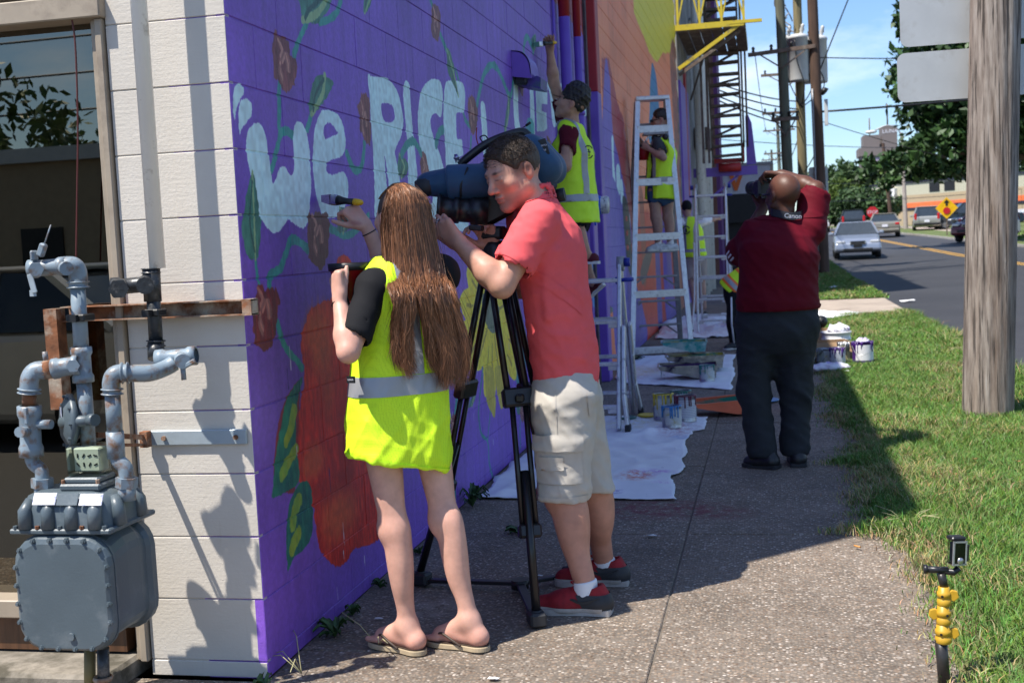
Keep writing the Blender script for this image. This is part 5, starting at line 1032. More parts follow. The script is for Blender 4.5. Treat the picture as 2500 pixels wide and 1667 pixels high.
    tone = np.clip(r.normal(1, .28, n)+.35*(ph-.5), .35, 2.0)[:, None]; cols = np.array([[.19, .080, .037]])*tone+np.where(r.random(n) < .14, 1, 0)[:, None]*np.array([[.20, .095, .045]])
    mh = attr_mat('brown_hair', .46, .38, bstr=0, var=.12, vscale=70); ribbons('hair', out_, r.uniform(.0012, .0027, n), mh, T, cols, nrmv=np.broadcast_to(bk[None, None], (n, 1, 3))+r.normal(0, .22, (n, 1, 3)))
    m = 160; fo = out_[r.integers(0, n, m)]+r.normal(0, .012, (m, 1, 3))*np.linspace(0, 1.6, k)[None, :, None]; ribbons('stray_hair', fo, np.full(m, .0010), mh, T, np.tile([.10, .045, .02], (m, 1)))
    # hair ties on the wrists, flip-flops
    for w_, d_ in ((wrL-A3([0, 0, .012]), wrL-elL), (wrR+(elR-wrR)*.16, wrR-elR)):
        x, y, _ = orth(d_); q = MB(); q.tube([Vector(w_)+(x*math.cos(a)+y*math.sin(a))*.0262 for a in np.linspace(0, 2*math.pi, 17)], .0022, 6); q.build('hair_tie', m_blk, T)
    m_sole = mat('tan_foam_sole', (.42, .33, .21), .8, var=.2, vscale=20); m_strap = mat('brown_strap', (.055, .035, .025), .6)
    for an, t_ in ((anL, tL), (anR, tR)):
        ff = bpy.data.objects.new('flip_flop', None); COL.objects.link(ff); ff.parent = T
        h = A3([an[0], an[1], .002])-t_*.065; ll = np.array([-t_[1], t_[0], 0]); pl = [(0, .014), (.03, .034), (.09, .031), (.15, .040), (.20, .041), (.235, .024), (.242, 0)]; pl = pl+[(x, -y) for x, y in pl[-2::-1]]
        q = MB(); q.prism([tuple(p) for p in crom(pl, 4, True)], h, t_, ll, .018); q.build('sole', m_sole, ff, bevel=.003); q = MB(); q.prism([(x*.985+.002, y*.93) for x, y in [tuple(p) for p in crom(pl, 4, True)]], h+[0, 0, .0195], t_, ll, .0015); q.build('footbed', m_strap, ff)
        q = MB(); tp = h+t_*.195+ll*.012+[0, 0, .03]
        for sg in (-1, 1): q.tube([Vector(v_) for v_ in crom([tp, h+t_*.165+ll*sg*.030+[0, 0, .052], h+t_*.115+ll*sg*.040+[0, 0, .036], h+t_*.085+ll*sg*.036+[0, 0, .018]], 5)], .0042, 8)
        q.build('strap', m_strap, ff)
    return dict(wrR=wrR, wrL=wrL)
GIRL = build_girl()
# brush and cup she holds
m_brist = mat('bristles', (.30, .24, .42), .8, var=.3, vscale=60, scale=(1, 1, 8)); m_ferr = mat('ferrule', (.55, .55, .56), .3, .9, var=.3, vscale=30, dirt=((.25, .2, .45), .4, 40)); m_yelp = mat('yellow_plastic', (.75, .42, .01), .4, var=.08)
def brush(label, tip, end, paint):
    tip, end = Vector(tip), Vector(end); t = thing('paint_brush', label, 'brush', tip); d = (end-tip); L = d.length; d.normalize(); up = Vector((0, 0, 1)); x = d.cross(up).normalized()
    def slab(a, b, w, h): q = MB(); q.beam(tip+d*L*a, tip+d*L*b, w, h, up, min(w, h)*.3); return q
    q = MB(); q.add([tip+up*.012+x*.003, tip-up*.012+x*.003, tip-up*.012-x*.003, tip+up*.012-x*.003]+[tip+d*L*.22+up*a*.019+x*b_*.008 for a, b_ in ((1, 1), (-1, 1), (-1, -1), (1, -1))], [(0, 1, 5, 4), (1, 2, 6, 5), (2, 3, 7, 6), (3, 0, 4, 7), (0, 3, 2, 1)]); q.build('bristles', paint, t)
    slab(.22, .40, .018, .040).build('ferrule', m_ferr, t); q = MB(); q.tube([tip+d*L*.40, tip+d*L*.5, tip+d*L*.62, tip+d*L*.80], [.019, .014, .011, .013], 10); q.build('grip', m_blk, t); q = MB(); q.tube([tip+d*L*.79, tip+d*L*.88, tip+d*L*.96, tip+d*L], [.0132, .013, .010, .003], 10); q.build('handle_end', m_yelp, t)
brush('black handled brush with yellow end touching the letters beside long brown hair', (0.012, 0.70, 1.545), (.189,.645,1.519), m_brist)
cup = thing('paint_cup', 'red and black plastic paint pail held by its strap handle in front of the mural', 'pail', (.24,.31,1.185))
cc = Vector((.24,.31,1.185)); m_redpl = mat('red_plastic', (.30, .006, .008), .35, var=.1)
q = MB(); q.lathe(cc, (0, 0, 1), [(.0, .0), (.045, 0), (.062, .100), (.064, .101)], 22); q.build('pail', m_redpl, cup); q = MB(); q.lathe(cc, (0, 0, 1), [(.064, .100), (.068, .100), (.070, .125), (.066, .125), (.062, .10)], 22); q.build('rim', m_blk, cup)
hd = Vector(GIRL['wrL'])+Vector((-.01, .035, .06)); q = MB(); q.tube(crom([cc+Vector((-.055, -.03, .115)), hd+Vector((.01, -.0, .02)), hd+Vector((.012, .005, -.03)), hd+Vector((.02, .012, -.085)), cc+Vector((-.03, -.03, .0))], 6), .008, 8); q.build('handle', m_blk, cup)

# ------------------------------------------------------------ cameraman in the coral polo shirt
m_polo = cloth('coral_pique', (.80, .115, .125), .8, .05, 1100, .35); m_khaki = cloth('khaki_twill', (.50, .46, .405), .85, .07, 800, .35); m_sock = cloth('white_knit', (.78, .78, .78)); m_redsh = mat('red_knit_shoe', (.26, .008, .014), .75, var=.25, vscale=40, bscale=500, bstr=.4, bdist=.002)
m_blkrub = mat('black_rubber', (.02, .021, .024), .6, var=.2); m_grsole = mat('grey_sole', (.42, .39, .36), .75, var=.12, vscale=60, bscale=300, bstr=.4)
def build_cameraman():
    T = thing('person', 'cameraman in coral polo shirt and khaki shorts with an eye at the video camera', 'person', (0.90, 0.92, 0))
    f = nrm([-1, .06, 0]); l = nrm(np.cross([0, 0, 1], f)); bk = -f; Z = A3([0, 0, 1])
    H = A3((.714,.78,1.6)); hl, hf, hu = frame(nrm([-.68, -.68, -.34]), nrm([-.22, -.14, 1])); HM = np.stack([hl, hf, hu], 1)
    nk = A3((.791,.85,1.498)); shL = A3((.816,.7,1.422)); elL = A3((.692,.6,1.205)); wrL = A3((.542,.63,1.356)); shR = A3((.71,1.04,1.461)); elR = A3((.66, 1.08, 1.18)); wrR = A3((.60, .93, 1.33))
    pv = A3((.853,.9,.838)); ch = A3((.818,.86,1.277)); hipL = pv+l*.09-Z*.05; hipR = pv-l*.09-Z*.05; knL = A3((.834,.8,.416)); anL = A3((.918,.74,.103)); knR = A3((.907,1.02,.41)); anR = A3((.937,1.11,.083)); tL = nrm([-1, .05, 0]); tR = nrm([-1, -.05, 0])
    lo, hi = bbox([H+Z*.14, H+hf*.1, shL, elL, wrL+[-.12, 0, .1], shR, elR, wrR, pv, anL-Z*.1, anR], .12)
    S = SDF(lo, hi, .011, [(H-.115, H+.115, .004), (wrL-[.14, .05, .03], wrL+[.03, .06, .12], .004)])
    S.ell(pv, (.14, .09, .11), np.stack([l, f, Z], 1), .04); S.cone(pv, ch, .125, .13, .05, sq=(f, 1.6)); S.cone(ch, nk-Z*.05, .12, .07, .05, sq=(f, 1.5)); S.cone(shL, shR, .058, .058, .05); S.cone(nk-Z*.04-f*.01, H-hu*.065-hf*.025, .064, .058, .03)
    head(S, H, HM, 1.03, False, True); arm(S, shL, elL, wrL, (.056, .044, .047, .029)); arm(S, shR, elR, wrR, (.056, .044, .047, .029))
    hand(S, wrL, (-.62, .10, .66), (-.55, .35, -.62), (24, 27, 28, 30), 1.02, (0.9, .35, .5), palm_n=nrm([-.15, .98, -.1])); hand(S, wrR, (-.3, -.35, .85), (-.7, .2, -.3), (40, 45, 50, 50), 1.0, palm_n=nrm([-.5, -.7, -.4]))
    leg(S, hipL, knL, anL, -tL, (.09, .060, .064, .039)); leg(S, hipR, knR, anR, -tR, (.09, .060, .064, .039))
    base = (0.56, 0.295, 0.21)
    def cf(P):
        c = skincol(P, H, HM, base, 1.03, (.035, .022, .014), .85, (.40, .15, .12), True, .55); L_ = (P-H)@HM; sc = np.clip((L_[:, 2]+.02)/.03, 0, 1)*np.clip((.052-L_[:, 1])/.02, 0, 1)*(np.abs(L_[:, 2]) < .2)*(np.linalg.norm(P-H, axis=1) < .2); c = c*(1-.7*sc[:, None])+np.array([.05, .03, .02])*.7*sc[:, None]; lg = ((P[:, 2] < .62) & (P[:, 2] > .08))[:, None]
        return np.where(lg, c*np.array([.92, .84, .80]), c)
    organic('body', S, m_skin, T, cf)
    # hair: close cropped cap
    S = SDF(H-.15, H+.16, .0045); S.ell(H+HM@A3([0, -.016, .038])*1.03, A3([.083, .103, .094])*1.03, HM, .01); S.cut(H+HM@A3([0, .072, .075])*1.03, HM@nrm([0, 1, -.30]), .01); S.cut(H+HM@A3([0, .0, -.040]), HM@nrm([0, .15, -1]), .015); S.cut(H+HM@A3([0, .042, .02]), HM@nrm([0, 1, -.75]), .012)
    for q in (-1, 1): S.ell(H+HM@A3([q*.082, -.006, -.012]), (.02, .034, .042), HM, .008, 'sub')
    S.warp(folds(8, .005, .016, hf)); organic('hair', S, mat('brown_short_hair', (.050, .030, .018), .5, var=.5, vscale=70, bscale=500, bstr=.9, bdist=.004, scale=(1, 1, .35)), T); r = np.random.default_rng(4); n = 2600; dirs = r.normal(0, 1, (n, 3)); dirs[:, 2] = np.abs(dirs[:, 2])*.9+.1; dirs[:, 1] = dirs[:, 1]*.8-.15; dirs /= np.linalg.norm(dirs, axis=1)[:, None]; p = H+((A3([0, -.016, .036])+dirs*[.081, .100, .092])*1.03)@HM.T; gr = (dirs*.5+np.array([0, .75, .25]))@HM.T; gr /= np.linalg.norm(gr, axis=1)[:, None]
    pa = p[:, None]+gr[:, None]*np.linspace(0, .013, 4)[None, :, None]+r.normal(0, .0015, (n, 4, 3)); ribbons('cropped_hair', pa, np.full(n, .0016), MATS['brown_short_hair'], T)
    # polo shirt
    S = SDF(*bbox([nk+Z*.05, shL+l*.05, shR-l*.05, elL, ch+f*.12, pv-Z*.04, pv+bk*.16], .10), .0068)
    bt = pv+Z*.02; S.cone(ch+Z*.03, bt, .166, .170, .06, sq=(f, 1.42)); S.cone(ch+Z*.05, nk-Z*.06, .158, .095, .06, sq=(f, 1.38)); S.cone(ch+bk*.025, pv+bk*.012+Z*.05, .130, .135, .05, sq=(f, 1.3)); S.cone(shL-Z*.008, shR-Z*.008, .066, .066, .04); S.cone(shL, shL+(elL-shL)*.62, .076, .076, .03); S.cone(shR, shR+(elR-shR)*.6, .074, .076, .04)
    S.cone(nk-Z*.05-f*.005, nk+Z*.028+f*.012, .080, .070, .02); S.cone(nk-Z*.01-f*.0, nk+Z*.09+f*.03, .060, .066, .006, 'sub')
    for s_, e_ in ((shL, elL), (shR, elR)): S.cone(s_+(e_-s_)*.655, s_+(e_-s_)*1.15, .062, .066, .003, 'sub'); 
    S.cut(pv-Z*.015, nrm([-.08, 0, -1])); S.cone(pv-Z*.08, pv+Z*.06, .145, .140, .008, 'sub', sq=(f, 1.3))
    v0 = pv+l*.175+f*.02; S.cone(v0-Z*.04, v0+Z*.045, .032, .004, .004, 'sub')
    wm = lambda P: .35+.65*np.clip((1.22-P[:, 2])/.25, 0, 1); S.warp(folds(31, .016, .11, nrm([.7, .2, .75]), mask=wm)); S.warp(folds(17, .008, .06, nrm([.2, .3, 1])))
    for a, b_ in ((shL+(-Z)*.11+bk*.05, ch+l*.13-Z*.08), (shL-Z*.13+bk*.02, ch+l*.15+bk*.02-Z*.2)): S.cone(a, b_, .012, .006, .03)
    pol = organic('polo_shirt', S, m_polo, T); x = nrm(elL-shL); band(pol, [(shL+x*np.linalg.norm(elL-shL)*.56, -x), (shL+x*np.linalg.norm(elL-shL)*.69, x), (shL+l*-.10, -l), (ch-Z*.30, -Z)], 'sleeve_cuff', m_polo, pol, .003)
    band(pol, [((0, 0, pv[2]-.006), -Z), ((0, 0, pv[2]-.002), Z)], 'hem_stitch', mat('polo_seam', (.68, .085, .095), .8), pol, .0015)
    band(pol, [(nk-Z*.005+f*.0, -nrm([-.25, 0, 1]))], 'collar', m_polo, pol, .003)
    # cargo shorts
    S = SDF(*bbox([pv+Z*.06, pv+bk*.18, pv-bk*.18, knL-Z*.02, knR-Z*.02, hipR, hipL+l*.08], .08), .0068); hemL = knL+Z*.02; hemR = knR+Z*.03
    S.cone(pv+Z*.0, pv-Z*.08, .150, .160, .04, sq=(f, 1.25)); S.cone(hipL-Z*.02, hemL-Z*.03, .108, .094, .05); S.cone(hipR-Z*.02, hemR-Z*.03, .108, .094, .05); S.cone(hipL+bk*.04, hemL+bk*.02, .09, .08, .05)
    S.cut(hemL+[0, 0, -.028], nrm([-.12, 0, -1])); S.cone(hemL-Z*.09, hemL+Z*.02, .074, .070, .004, 'sub'); S.cone(hemR-Z*.09, hemR+Z*.02, .074, .070, .004, 'sub'); S.warp(folds(41, .016, .12, nrm([.5, .2, .8]))); S.warp(folds(43, .009, .06, nrm([.2, .2, 1])))
    sh = organic('cargo_shorts', S, m_khaki, T)
    def patch(px0, px1, pz0, pz1, nm, off, par=sh): return band(sh, [((px0, 0, 0), (-1, 0, 0)), ((px1, 0, 0), (1, 0, 0)), ((0, 0, pz0), (0, 0, -1)), ((0, 0, pz1), (0, 0, 1)), ((0, .765, 0), (0, 1, 0))], nm, m_khaki, par, off)
    x0, x1 = (.76,.72,.529)[0], (.924,.72,.527)[0]; z1 = (.874,.72,.654)[2]; z2 = (.872,.72,.602)[2]; z3 = (.867,.72,.48)[2]; patch(x0, x1, z3, z1, 'cargo_pocket', .007); patch(x0-.004, x1+.004, z2, z1+.003, 'pocket_flap', .015); patch(x0+.02, x1-.06, (.869,.72,.531)[2], (.871,.72,.582)[2], 'pocket_flap', .013); patch(x1+.03, x1+.14, (.877,.72,.717)[2], (.881,.72,.804)[2], 'rear_pocket', .004)
    sd = pv[0]-.01; patch(sd, sd+.004, hemL[2]-.02, pv[2]-.02, 'side_seam', .002); patch(x0-.002, x1+.002, z2-.004, z2, 'stitching', .012); z4 = hemL[2]; patch(x0-.05, x1+.10, z4-.03, z4-.004, 'hem', .003)
    # trainers and socks
    for an, t_, Yo in ((anL, tL, 0), (anR, tR, 0)):
        heel = A3([an[0], an[1], .0])-t_*.085; toe = A3([an[0], an[1], 0])+t_*.195; s_ = shaped_shoe(T, heel, toe, .105, m_redsh, m_grsole, .085, 'trainer'); ll = nrm(np.cross(Z, t_)); near = ll if ll[1] < 0 else -ll
        band(s_, [(heel+t_*.075, nrm(t_+[0, 0, -.55])), (heel+Z*.075, Z)], 'heel_panel', m_blkrub, s_, .003); band(s_, [(heel+Z*.030+t_*.1, nrm(Z+t_*-.0)), (heel+Z*.05+t_*.23, nrm(t_*.3+Z)), (heel+t_*.02, -t_)], 'sole_rand', m_grsole, s_, .004)
        sw = heel+t_*.10+near*.047+Z*.050; P = crom([(-.035, .012), (.0, -.004), (.03, -.002), (.075, .022), (.03, .008), (.0, .006), (-.02, .014)], 4, True); q = MB(); q.prism([tuple(p_) for p_ in P], sw+near*.001, -t_ if np.dot(np.cross(-t_, Z), near) > 0 else t_, Z, .004); q.build('side_mark', m_blkrub, s_)
        q = MB()
        for k_ in range(5): c_ = heel+t_*(.13+.018*k_)+Z*(.092-.011*k_); q.tube([Vector(c_-ll*.022), Vector(c_+Z*.006), Vector(c_+ll*.022)], .0028, 6)
        q.tube(crom([Vector(heel+t_*.115+Z*.098), Vector(heel+t_*.10+Z*.115-near*-.01), Vector(heel+t_*.135+Z*.12+near*.02), Vector(heel+t_*.12+Z*.1)], 4), .0025, 6); q.build('laces', m_redpl, s_)
        S = SDF(an-[.07, .07, .07], an+[.07, .07, .09], .0045); S.cone(an-Z*.05, an+Z*.012, .045, .043, .01); S.cut(an+Z*.018, nrm([-.15, 0, 1])); S.warp(folds(3, .002, .012, Z)); organic('sock', S, m_sock, T)
    # ring
    q = MB(); kx = wrL+nrm([-.62, .10, .66])*.115; x_, y_, _ = orth(nrm([-.62, .10, .66])); q.tube([Vector(kx)+Vector((0, -.012, 0))+(x_*math.cos(a)+y_*math.sin(a))*.0098 for a in np.linspace(0, 6.2832, 13)], .0022, 6); q.build('ring', m_ferr, T)
build_cameraman()

# ------------------------------------------------------------ video camera on its tripod
m_blue = mat('blue_nylon_cover', (.010, .055, .125), .62, var=.15, vscale=14, bscale=700, bstr=.3, bdist=.001, sheen=.15); m_blkpl = mat('black_plastic', (.013, .013, .015), .38, var=.25, vscale=30, bscale=300, bstr=.15, bdist=.001); m_tube = mat('black_tube', (.010, .010, .012), .28, .0, var=.2); m_lensg = mat('lens_glass', (.01, .01, .03), .05, spec=.9, bstr=0)
vc = thing('video_camera', 'shoulder video camera in dark blue padded cover at the cameraman\'s eye', 'video camera', (.592,1,1.427))
a, b_ = Vector((.786,1.02,1.652)), Vector((.506,.96,1.528)); ax = (b_-a).normalized(); upv = (Vector((0, 0, 1))-ax*ax.z).normalized()
q = MB(); q.beam(a-upv*.02, b_-upv*.03, .14, .20, upv, .015); q.build('body', m_blkpl, vc)
S = SDF(*bbox([a, b_, a+upv*.14, b_+upv*.1, a-upv*.12], .14), .006)
for o_ in (-.05, .05): S.cone(a+upv*.05+ax*.02+Vector((0, o_, 0)), b_+upv*.03-ax*.05+Vector((0, o_, 0)), .062, .058, .05); S.cone(a-upv*.03+Vector((0, o_, 0)), a-upv*.03+ax*.16+Vector((0, o_, 0)), .066, .064, .05)
S.warp(folds(2, .006, .07, tuple(ax))); cvr = organic('padded_cover', S, m_blue, vc)
q = MB(); lg = Vector((.801,.925,1.696)); q.box(lg, (.038, .006, .06), Matrix.Rotation(R_(-14), 3, 'Y'), .002); q.build('badge', m_blk, vc); q = MB()
for k in range(2): q.box(lg+Vector((0, -.0045, 0)), (.030-.012*k, .001, .05-.02*k), Matrix.Rotation(R_(-14), 3, 'Y')); 
text_part('porta', .013, lg+Vector((.002, -.0045, .008)), (1, 0, .1), (-.1, 0, 1), m_lblw, vc, 'badge_print'); text_part('brace', .013, lg+Vector((-.001, -.0045, -.010)), (1, 0, .1), (-.1, 0, 1), m_lblw, vc, 'badge_print')
# viewfinder tube in blue padding
e, n_, w_ = Vector((.594,.9,1.589)), Vector((.448,.88,1.58)), Vector((.367,.88,1.584))
S = SDF(*bbox([e, n_, w_], .12), .005); S.cone(e-Vector((.03, 0, .005)), n_, .066, .072, .02); S.cut(n_-(e-n_)*.02, n_-e, .01); vf = organic('viewfinder_pad', S, m_blue, vc)
S = SDF(*bbox([n_, w_], .11), .005); S.cone(n_+Vector((.02, .01, .005)), w_, .062, .045, .02); S.warp(folds(9, .006, .05, (0, 0, 1))); organic('viewfinder_sleeve', S, m_blue, vc)
q = MB(); q.tube([w_+Vector((.02, 0, 0)), Vector((.337,.85,1.565))], [.043, .034], 14); q.build('sunshade', m_blkrub, vc); q = MB(); q.tube([e-Vector((.035, 0, 0)), e+Vector((.0, 0, .002)), e+Vector((.012, 0, .003))], [.055, .040, .028], 14); q.build('eyecup', m_blkrub, vc)
q = MB(); q.tube([n_+Vector((.085, -.04, .055)), n_+Vector((.06, -.06, -.01)), n_+Vector((.055, -.05, -.055))], .004, 6); q.build('seam', m_blk, vf)
# handle, mic nub, cables
q = MB(); q.tube(crom([Vector((.474,.96,1.654)), Vector((.515,.96,1.685)), Vector((.59,.98,1.733)), Vector((.701,1,1.765)), Vector((.735,1,1.749))], 5), .016, 10); q.build('top_handle', m_blkpl, vc); q = MB(); q.lathe((.468,.95,1.664), (-.2, 0, 1), [(.009, 0), (.009, .012), (.012, .014), (.012, .02), (.007, .022), (.007, .03), (0, .03)], 12); q.build('mount_stud', m_ferr, vc)
q = MB(); q.tube(crom([Vector((.547,.98,1.716)), Vector((.538,.98,1.754)), Vector((.542,.98,1.791))], 5), .0022, 6); q.build('red_wire', m_redpl, vc); q = MB(); q.tube([Vector((.69,1.02,1.771)), Vector((.726,1.02,1.79))], .0022, 6); q.cyl((.723,1.02,1.789), (.742,1.02,1.8), .005, 8); q.build('antenna', m_blk, vc)
q = MB(); q.tube(crom([Vector((.592,.97,1.729)), Vector((.576,.97,1.757)), Vector((.555,.97,1.752)), Vector((.564,.97,1.734))], 5), .0028, 6); q.build('cable', m_blk, vc)
# lens
l0, l1 = Vector((.572,.88,1.471)), Vector((.408,.84,1.49)); d = (l1-l0).normalized(); L = (l1-l0).length
q = MB(); q.lathe(l0, d, [(.0, -.02), (.052, -.02), (.052, L*.25), (.044, L*.27), (.044, L*.5), (.050, L*.52), (.050, L*.62), (.043, L*.64), (.046, L*.9), (.055, L*.92), (.055, L), (.046, L), (.044, L-.01), (0, L-.012)], 22); q.build('lens', m_blkpl, vc); q = MB(); q.lathe(l1-d*.009, d, [(.045, 0), (.03, .004), (0, .006)], 18); q.build('lens_glass', m_lensg, vc)
q = MB(); q.box((.519,.84,1.474), (.05, .03, .022), Matrix.Rotation(R_(15), 3, 'Y'), .005); q.build('zoom_servo', m_blkpl, vc); q = MB(); q.box((.564,.8,1.411), (.05, .04, .02), Matrix.Rotation(R_(8), 3, 'Y'), .004); q.build('iris_grip', m_blkpl, vc)
# tripod
tp = thing('tripod', 'black double-tube camera tripod with floor spreader under the video camera', 'tripod', (0.58, 0.93, 0))
ap = Vector((.597,.94,1.275)); q = MB(); q.beam(Vector((.554,.94,1.394)), Vector((.639,.94,1.39)), .10, .05, (0, 0, 1), .01); q.lathe(ap+Vector((0, 0, -.03)), (0, 0, 1), [(0, 0), (.05, 0), (.055, .03), (.045, .05), (.05, .09), (.042, .115), (.0, .12)], 18); q.build('fluid_head', m_blkpl, tp)
q = MB(); q.tube([Vector((.607,1.02,1.385)), Vector((.746,1.06,1.476)), Vector((.812,1.1,1.522))], .011, 10); q.build('pan_bar', m_tube, tp); q = MB(); q.tube([Vector((.805,1.1,1.521)), Vector((.847,1.1,1.527))], .026, 12); q.build('pan_grip', m_blkrub, tp)
q = MB(); q.lathe(ap+Vector((0, 0, -.10)), (0, 0, 1), [(0, 0), (.04, 0), (.062, .02), (.062, .06), (.05, .075), (0, .076)], 16); q.build('spider', m_blkpl, tp)
hub = Vector((0.62, 0.99, 0.035)); feet = [Vector((0.765, 0.575, 0.0)), Vector((0.20, 1.06, 0.0)), Vector((0.80, 1.17, 0.0))]
mids = [Vector((.689,.8,.786)), Vector((.447,.98,.801)), Vector((.69,1.02,.777))]; lows = [Vector((.734,.68,.311)), Vector((.342,1.02,.405)), Vector((.73,1.1,.386))]
for i in range(3):
    f_ = feet[i]; rad = (f_-Vector((ap.x, ap.y, 0))); rad.z = 0; rad.normalize(); tg = Vector((-rad.y, rad.x, 0)); t0 = ap+Vector((0, 0, -.06))+rad*.045; m_, lw = mids[i], lows[i]; fz = f_+Vector((0, 0, .06)); g_ = bpy.data.objects.new('leg', None); COL.objects.link(g_); g_.parent = tp
    q = MB()
    for s_ in (-1, 1): q.tube([t0+tg*s_*.03, m_+tg*s_*.036], .0125, 10)
    q.build('upper_tubes', m_tube, g_); q = MB(); q.beam(m_-(m_-t0).normalized()*.035, m_+(lw-m_).normalized()*.035, .115, .045, tuple(rad), .008); q.box(m_+rad*.03, (.03, .03, .03), None, .006); q.build('mid_clamp', m_blkpl, g_); q = MB()
    for s_ in (-1, 1): q.tube([m_+tg*s_*.025, lw+tg*s_*.025], .0105, 10)
    q.build('middle_tubes', m_tube, g_); q = MB(); q.beam(lw-(lw-m_).normalized()*.03, lw+(fz-lw).normalized()*.02, .085, .040, tuple(rad), .008); q.build('lower_clamp', m_blkpl, g_); q = MB(); q.tube([lw-(lw-m_)*.45, fz], .016, 12); q.build('lower_tube', m_tube, g_)
    q = MB(); q.box(f_+Vector((0, 0, .03)), (.06, .08, .05), Matrix.Rotation(math.atan2(rad.y, rad.x)-math.pi/2, 3, 'Z'), .008); q.tube([fz, f_+Vector((0, 0, .03))], .02, 10); q.build('foot', m_blkrub, g_); q = MB(); q.beam(hub, f_+Vector((0, 0, .022)), .034, .014, (0, 0, 1), .003); q.build('spreader_arm', m_blkpl, g_)
q = MB(); q.cyl(hub-Vector((0, 0, .02)), hub+Vector((0, 0, .015)), .035, 12); q.build('spreader_hub', m_blkpl, tp)

# ------------------------------------------------------------ the other people
def mkperson(label, loc, J, f, skin, hd, h=.011, s=1.0, tw=.15, td=1.35, arms=(.050, .040, .042, .027), legs=(.088, .058, .060, .038), curls=(35, 40, 45, 50), hands=((None, None), (None, None)), fem=False, brow=(.015, .01, .008), stub=0.0):
    """skeleton J -> one continuous skin; returns the Empty and helpers"""
    T = thing('person', label, 'person', loc); f = nrm(f); l = nrm(np.cross([0, 0, 1], f)); Z = A3([0, 0, 1]); J = {k: A3(v) for k, v in J.items()}
    HM = np.stack(frame(hd[0], hd[1]), 1); hf, hu = HM[:, 1], HM[:, 2]
    pts = [J[k] for k in J]+[J['H']+hu*.13*s, J['wrL']+nrm(hands[0][0] if hands[0][0] is not None else J['wrL']-J['elL'])*.15, J['wrR']+nrm(hands[1][0] if hands[1][0] is not None else J['wrR']-J['elR'])*.15]
    lo, hi = bbox(pts, .11*s+.03); hs = h*.55
    fine = [(J['H']-.13*s, J['H']+.13*s, hs), (J['wrL']-.06, J['wrL']+.12, hs), (J['wrR']-.06, J['wrR']+.12, hs)]
    S = SDF(lo, hi, h, fine); pv, ch, nk = J['pv'], J['ch'], J['nk']
    S.cone(pv, ch, tw*.85, tw*.85, .05, sq=(f, td)); S.cone(ch, nk-Z*.05, tw*.85, .065, .06, sq=(f, td)); S.cone(J['shL'], J['shR'], .05*s, .05*s, .05); S.cone(nk-Z*.04, J['H']-hu*.06*s-hf*.02*s, .058*s, .052*s, .03); head(S, J['H'], HM, s, fem)
    for q, i in (('L', 0), ('R', 1)):
        arm(S, J['sh'+q], J['el'+q], J['wr'+q], arms); hv = hands[i]; d = hv[0] if hv[0] is not None else J['wr'+q]-J['el'+q]; th = hv[1] if hv[1] is not None else Z
        hand(S, J['wr'+q], d, th, curls, s, palm_n=hv[2] if len(hv) > 2 else None)
        tb = nrm(J['to'+q]-J['an'+q]); tb = nrm([tb[0], tb[1], 0]); leg(S, J['hip'+q], J['kn'+q], J['an'+q], -tb, legs)
    organic('body', S, m_skin, T, lambda P: skincol(P, J['H'], HM, skin, s, brow, stub)); return T, J, f, l, Z, HM
def hair_cap(T, H, HM, s, m, front=.075, top=.0, rough=.004, low=-.03):
    S = SDF(H-.16*s, H+.18*s, .006); S.ell(H+HM@A3([0, -.018, .040+top])*s, A3([.086, .106, .096+top])*s, HM, .01); S.cut(H+HM@A3([0, front, .06])*s, HM@nrm([0, 1, -.35]), .012); S.cut(H+HM@A3([0, 0, low-.03])*s, HM@nrm([0, .25, -1]), .015)
    S.ell(H+HM@A3([0, .10, -.02])*s, A3([.075, .06, .075])*s, HM, .01, 'sub')
    for q in (-1, 1): S.ell(H+HM@A3([q*.085, .0, -.012])*s, A3([.02, .034, .042])*s, HM, .008, 'sub')
    S.warp(folds(6, rough*1.6, .02, HM[:, 1])); S.warp(folds(9, rough*2, .045, HM[:, 2])); return organic('hair', S, m, T)
def top(T, J, f, l, Z, m, name='t_shirt', tw=.17, td=1.3, slv=.6, sr=.070, hem=0.0, h=.007, fold=.008, neck=.075, belly=0.0, seed=5):
    pv, ch, nk = J['pv'], J['ch'], J['nk']; S = SDF(*bbox([nk+Z*.06, J['shL']+l*.05, J['shR']-l*.05, J['elL'], J['elR'], pv-Z*.12+l*tw, pv-l*tw, pv+f*tw, pv-f*tw], .08), h)
    S.cone(pv+Z*.03, ch, tw*(1+belly), tw, .06, sq=(f, td)); S.cone(ch+Z*.03, nk-Z*.07, tw, .09, .07, sq=(f, td)); S.cone(J['shL'], J['shR'], sr, sr, .06)
    for q in 'LR':
        a, b = J['sh'+q], J['el'+q]; S.cone(a, a+(b-a)*slv, sr, sr*1.02, .04); S.cone(a+(b-a)*(slv+.03), a+(b-a)*1.2, sr*.82, sr*.9, .004, 'sub')
    S.cone(nk-Z*.02, nk+Z*.1, neck*.8, neck*1.1, .01, 'sub'); S.cut(pv+Z*hem, -Z); S.warp(folds(seed, fold*1.5, .12, nrm([.5, .2, .8]))); S.warp(folds(seed+1, fold*.7, .06, nrm([.2, .2, 1]))); return organic(name, S, m, T)
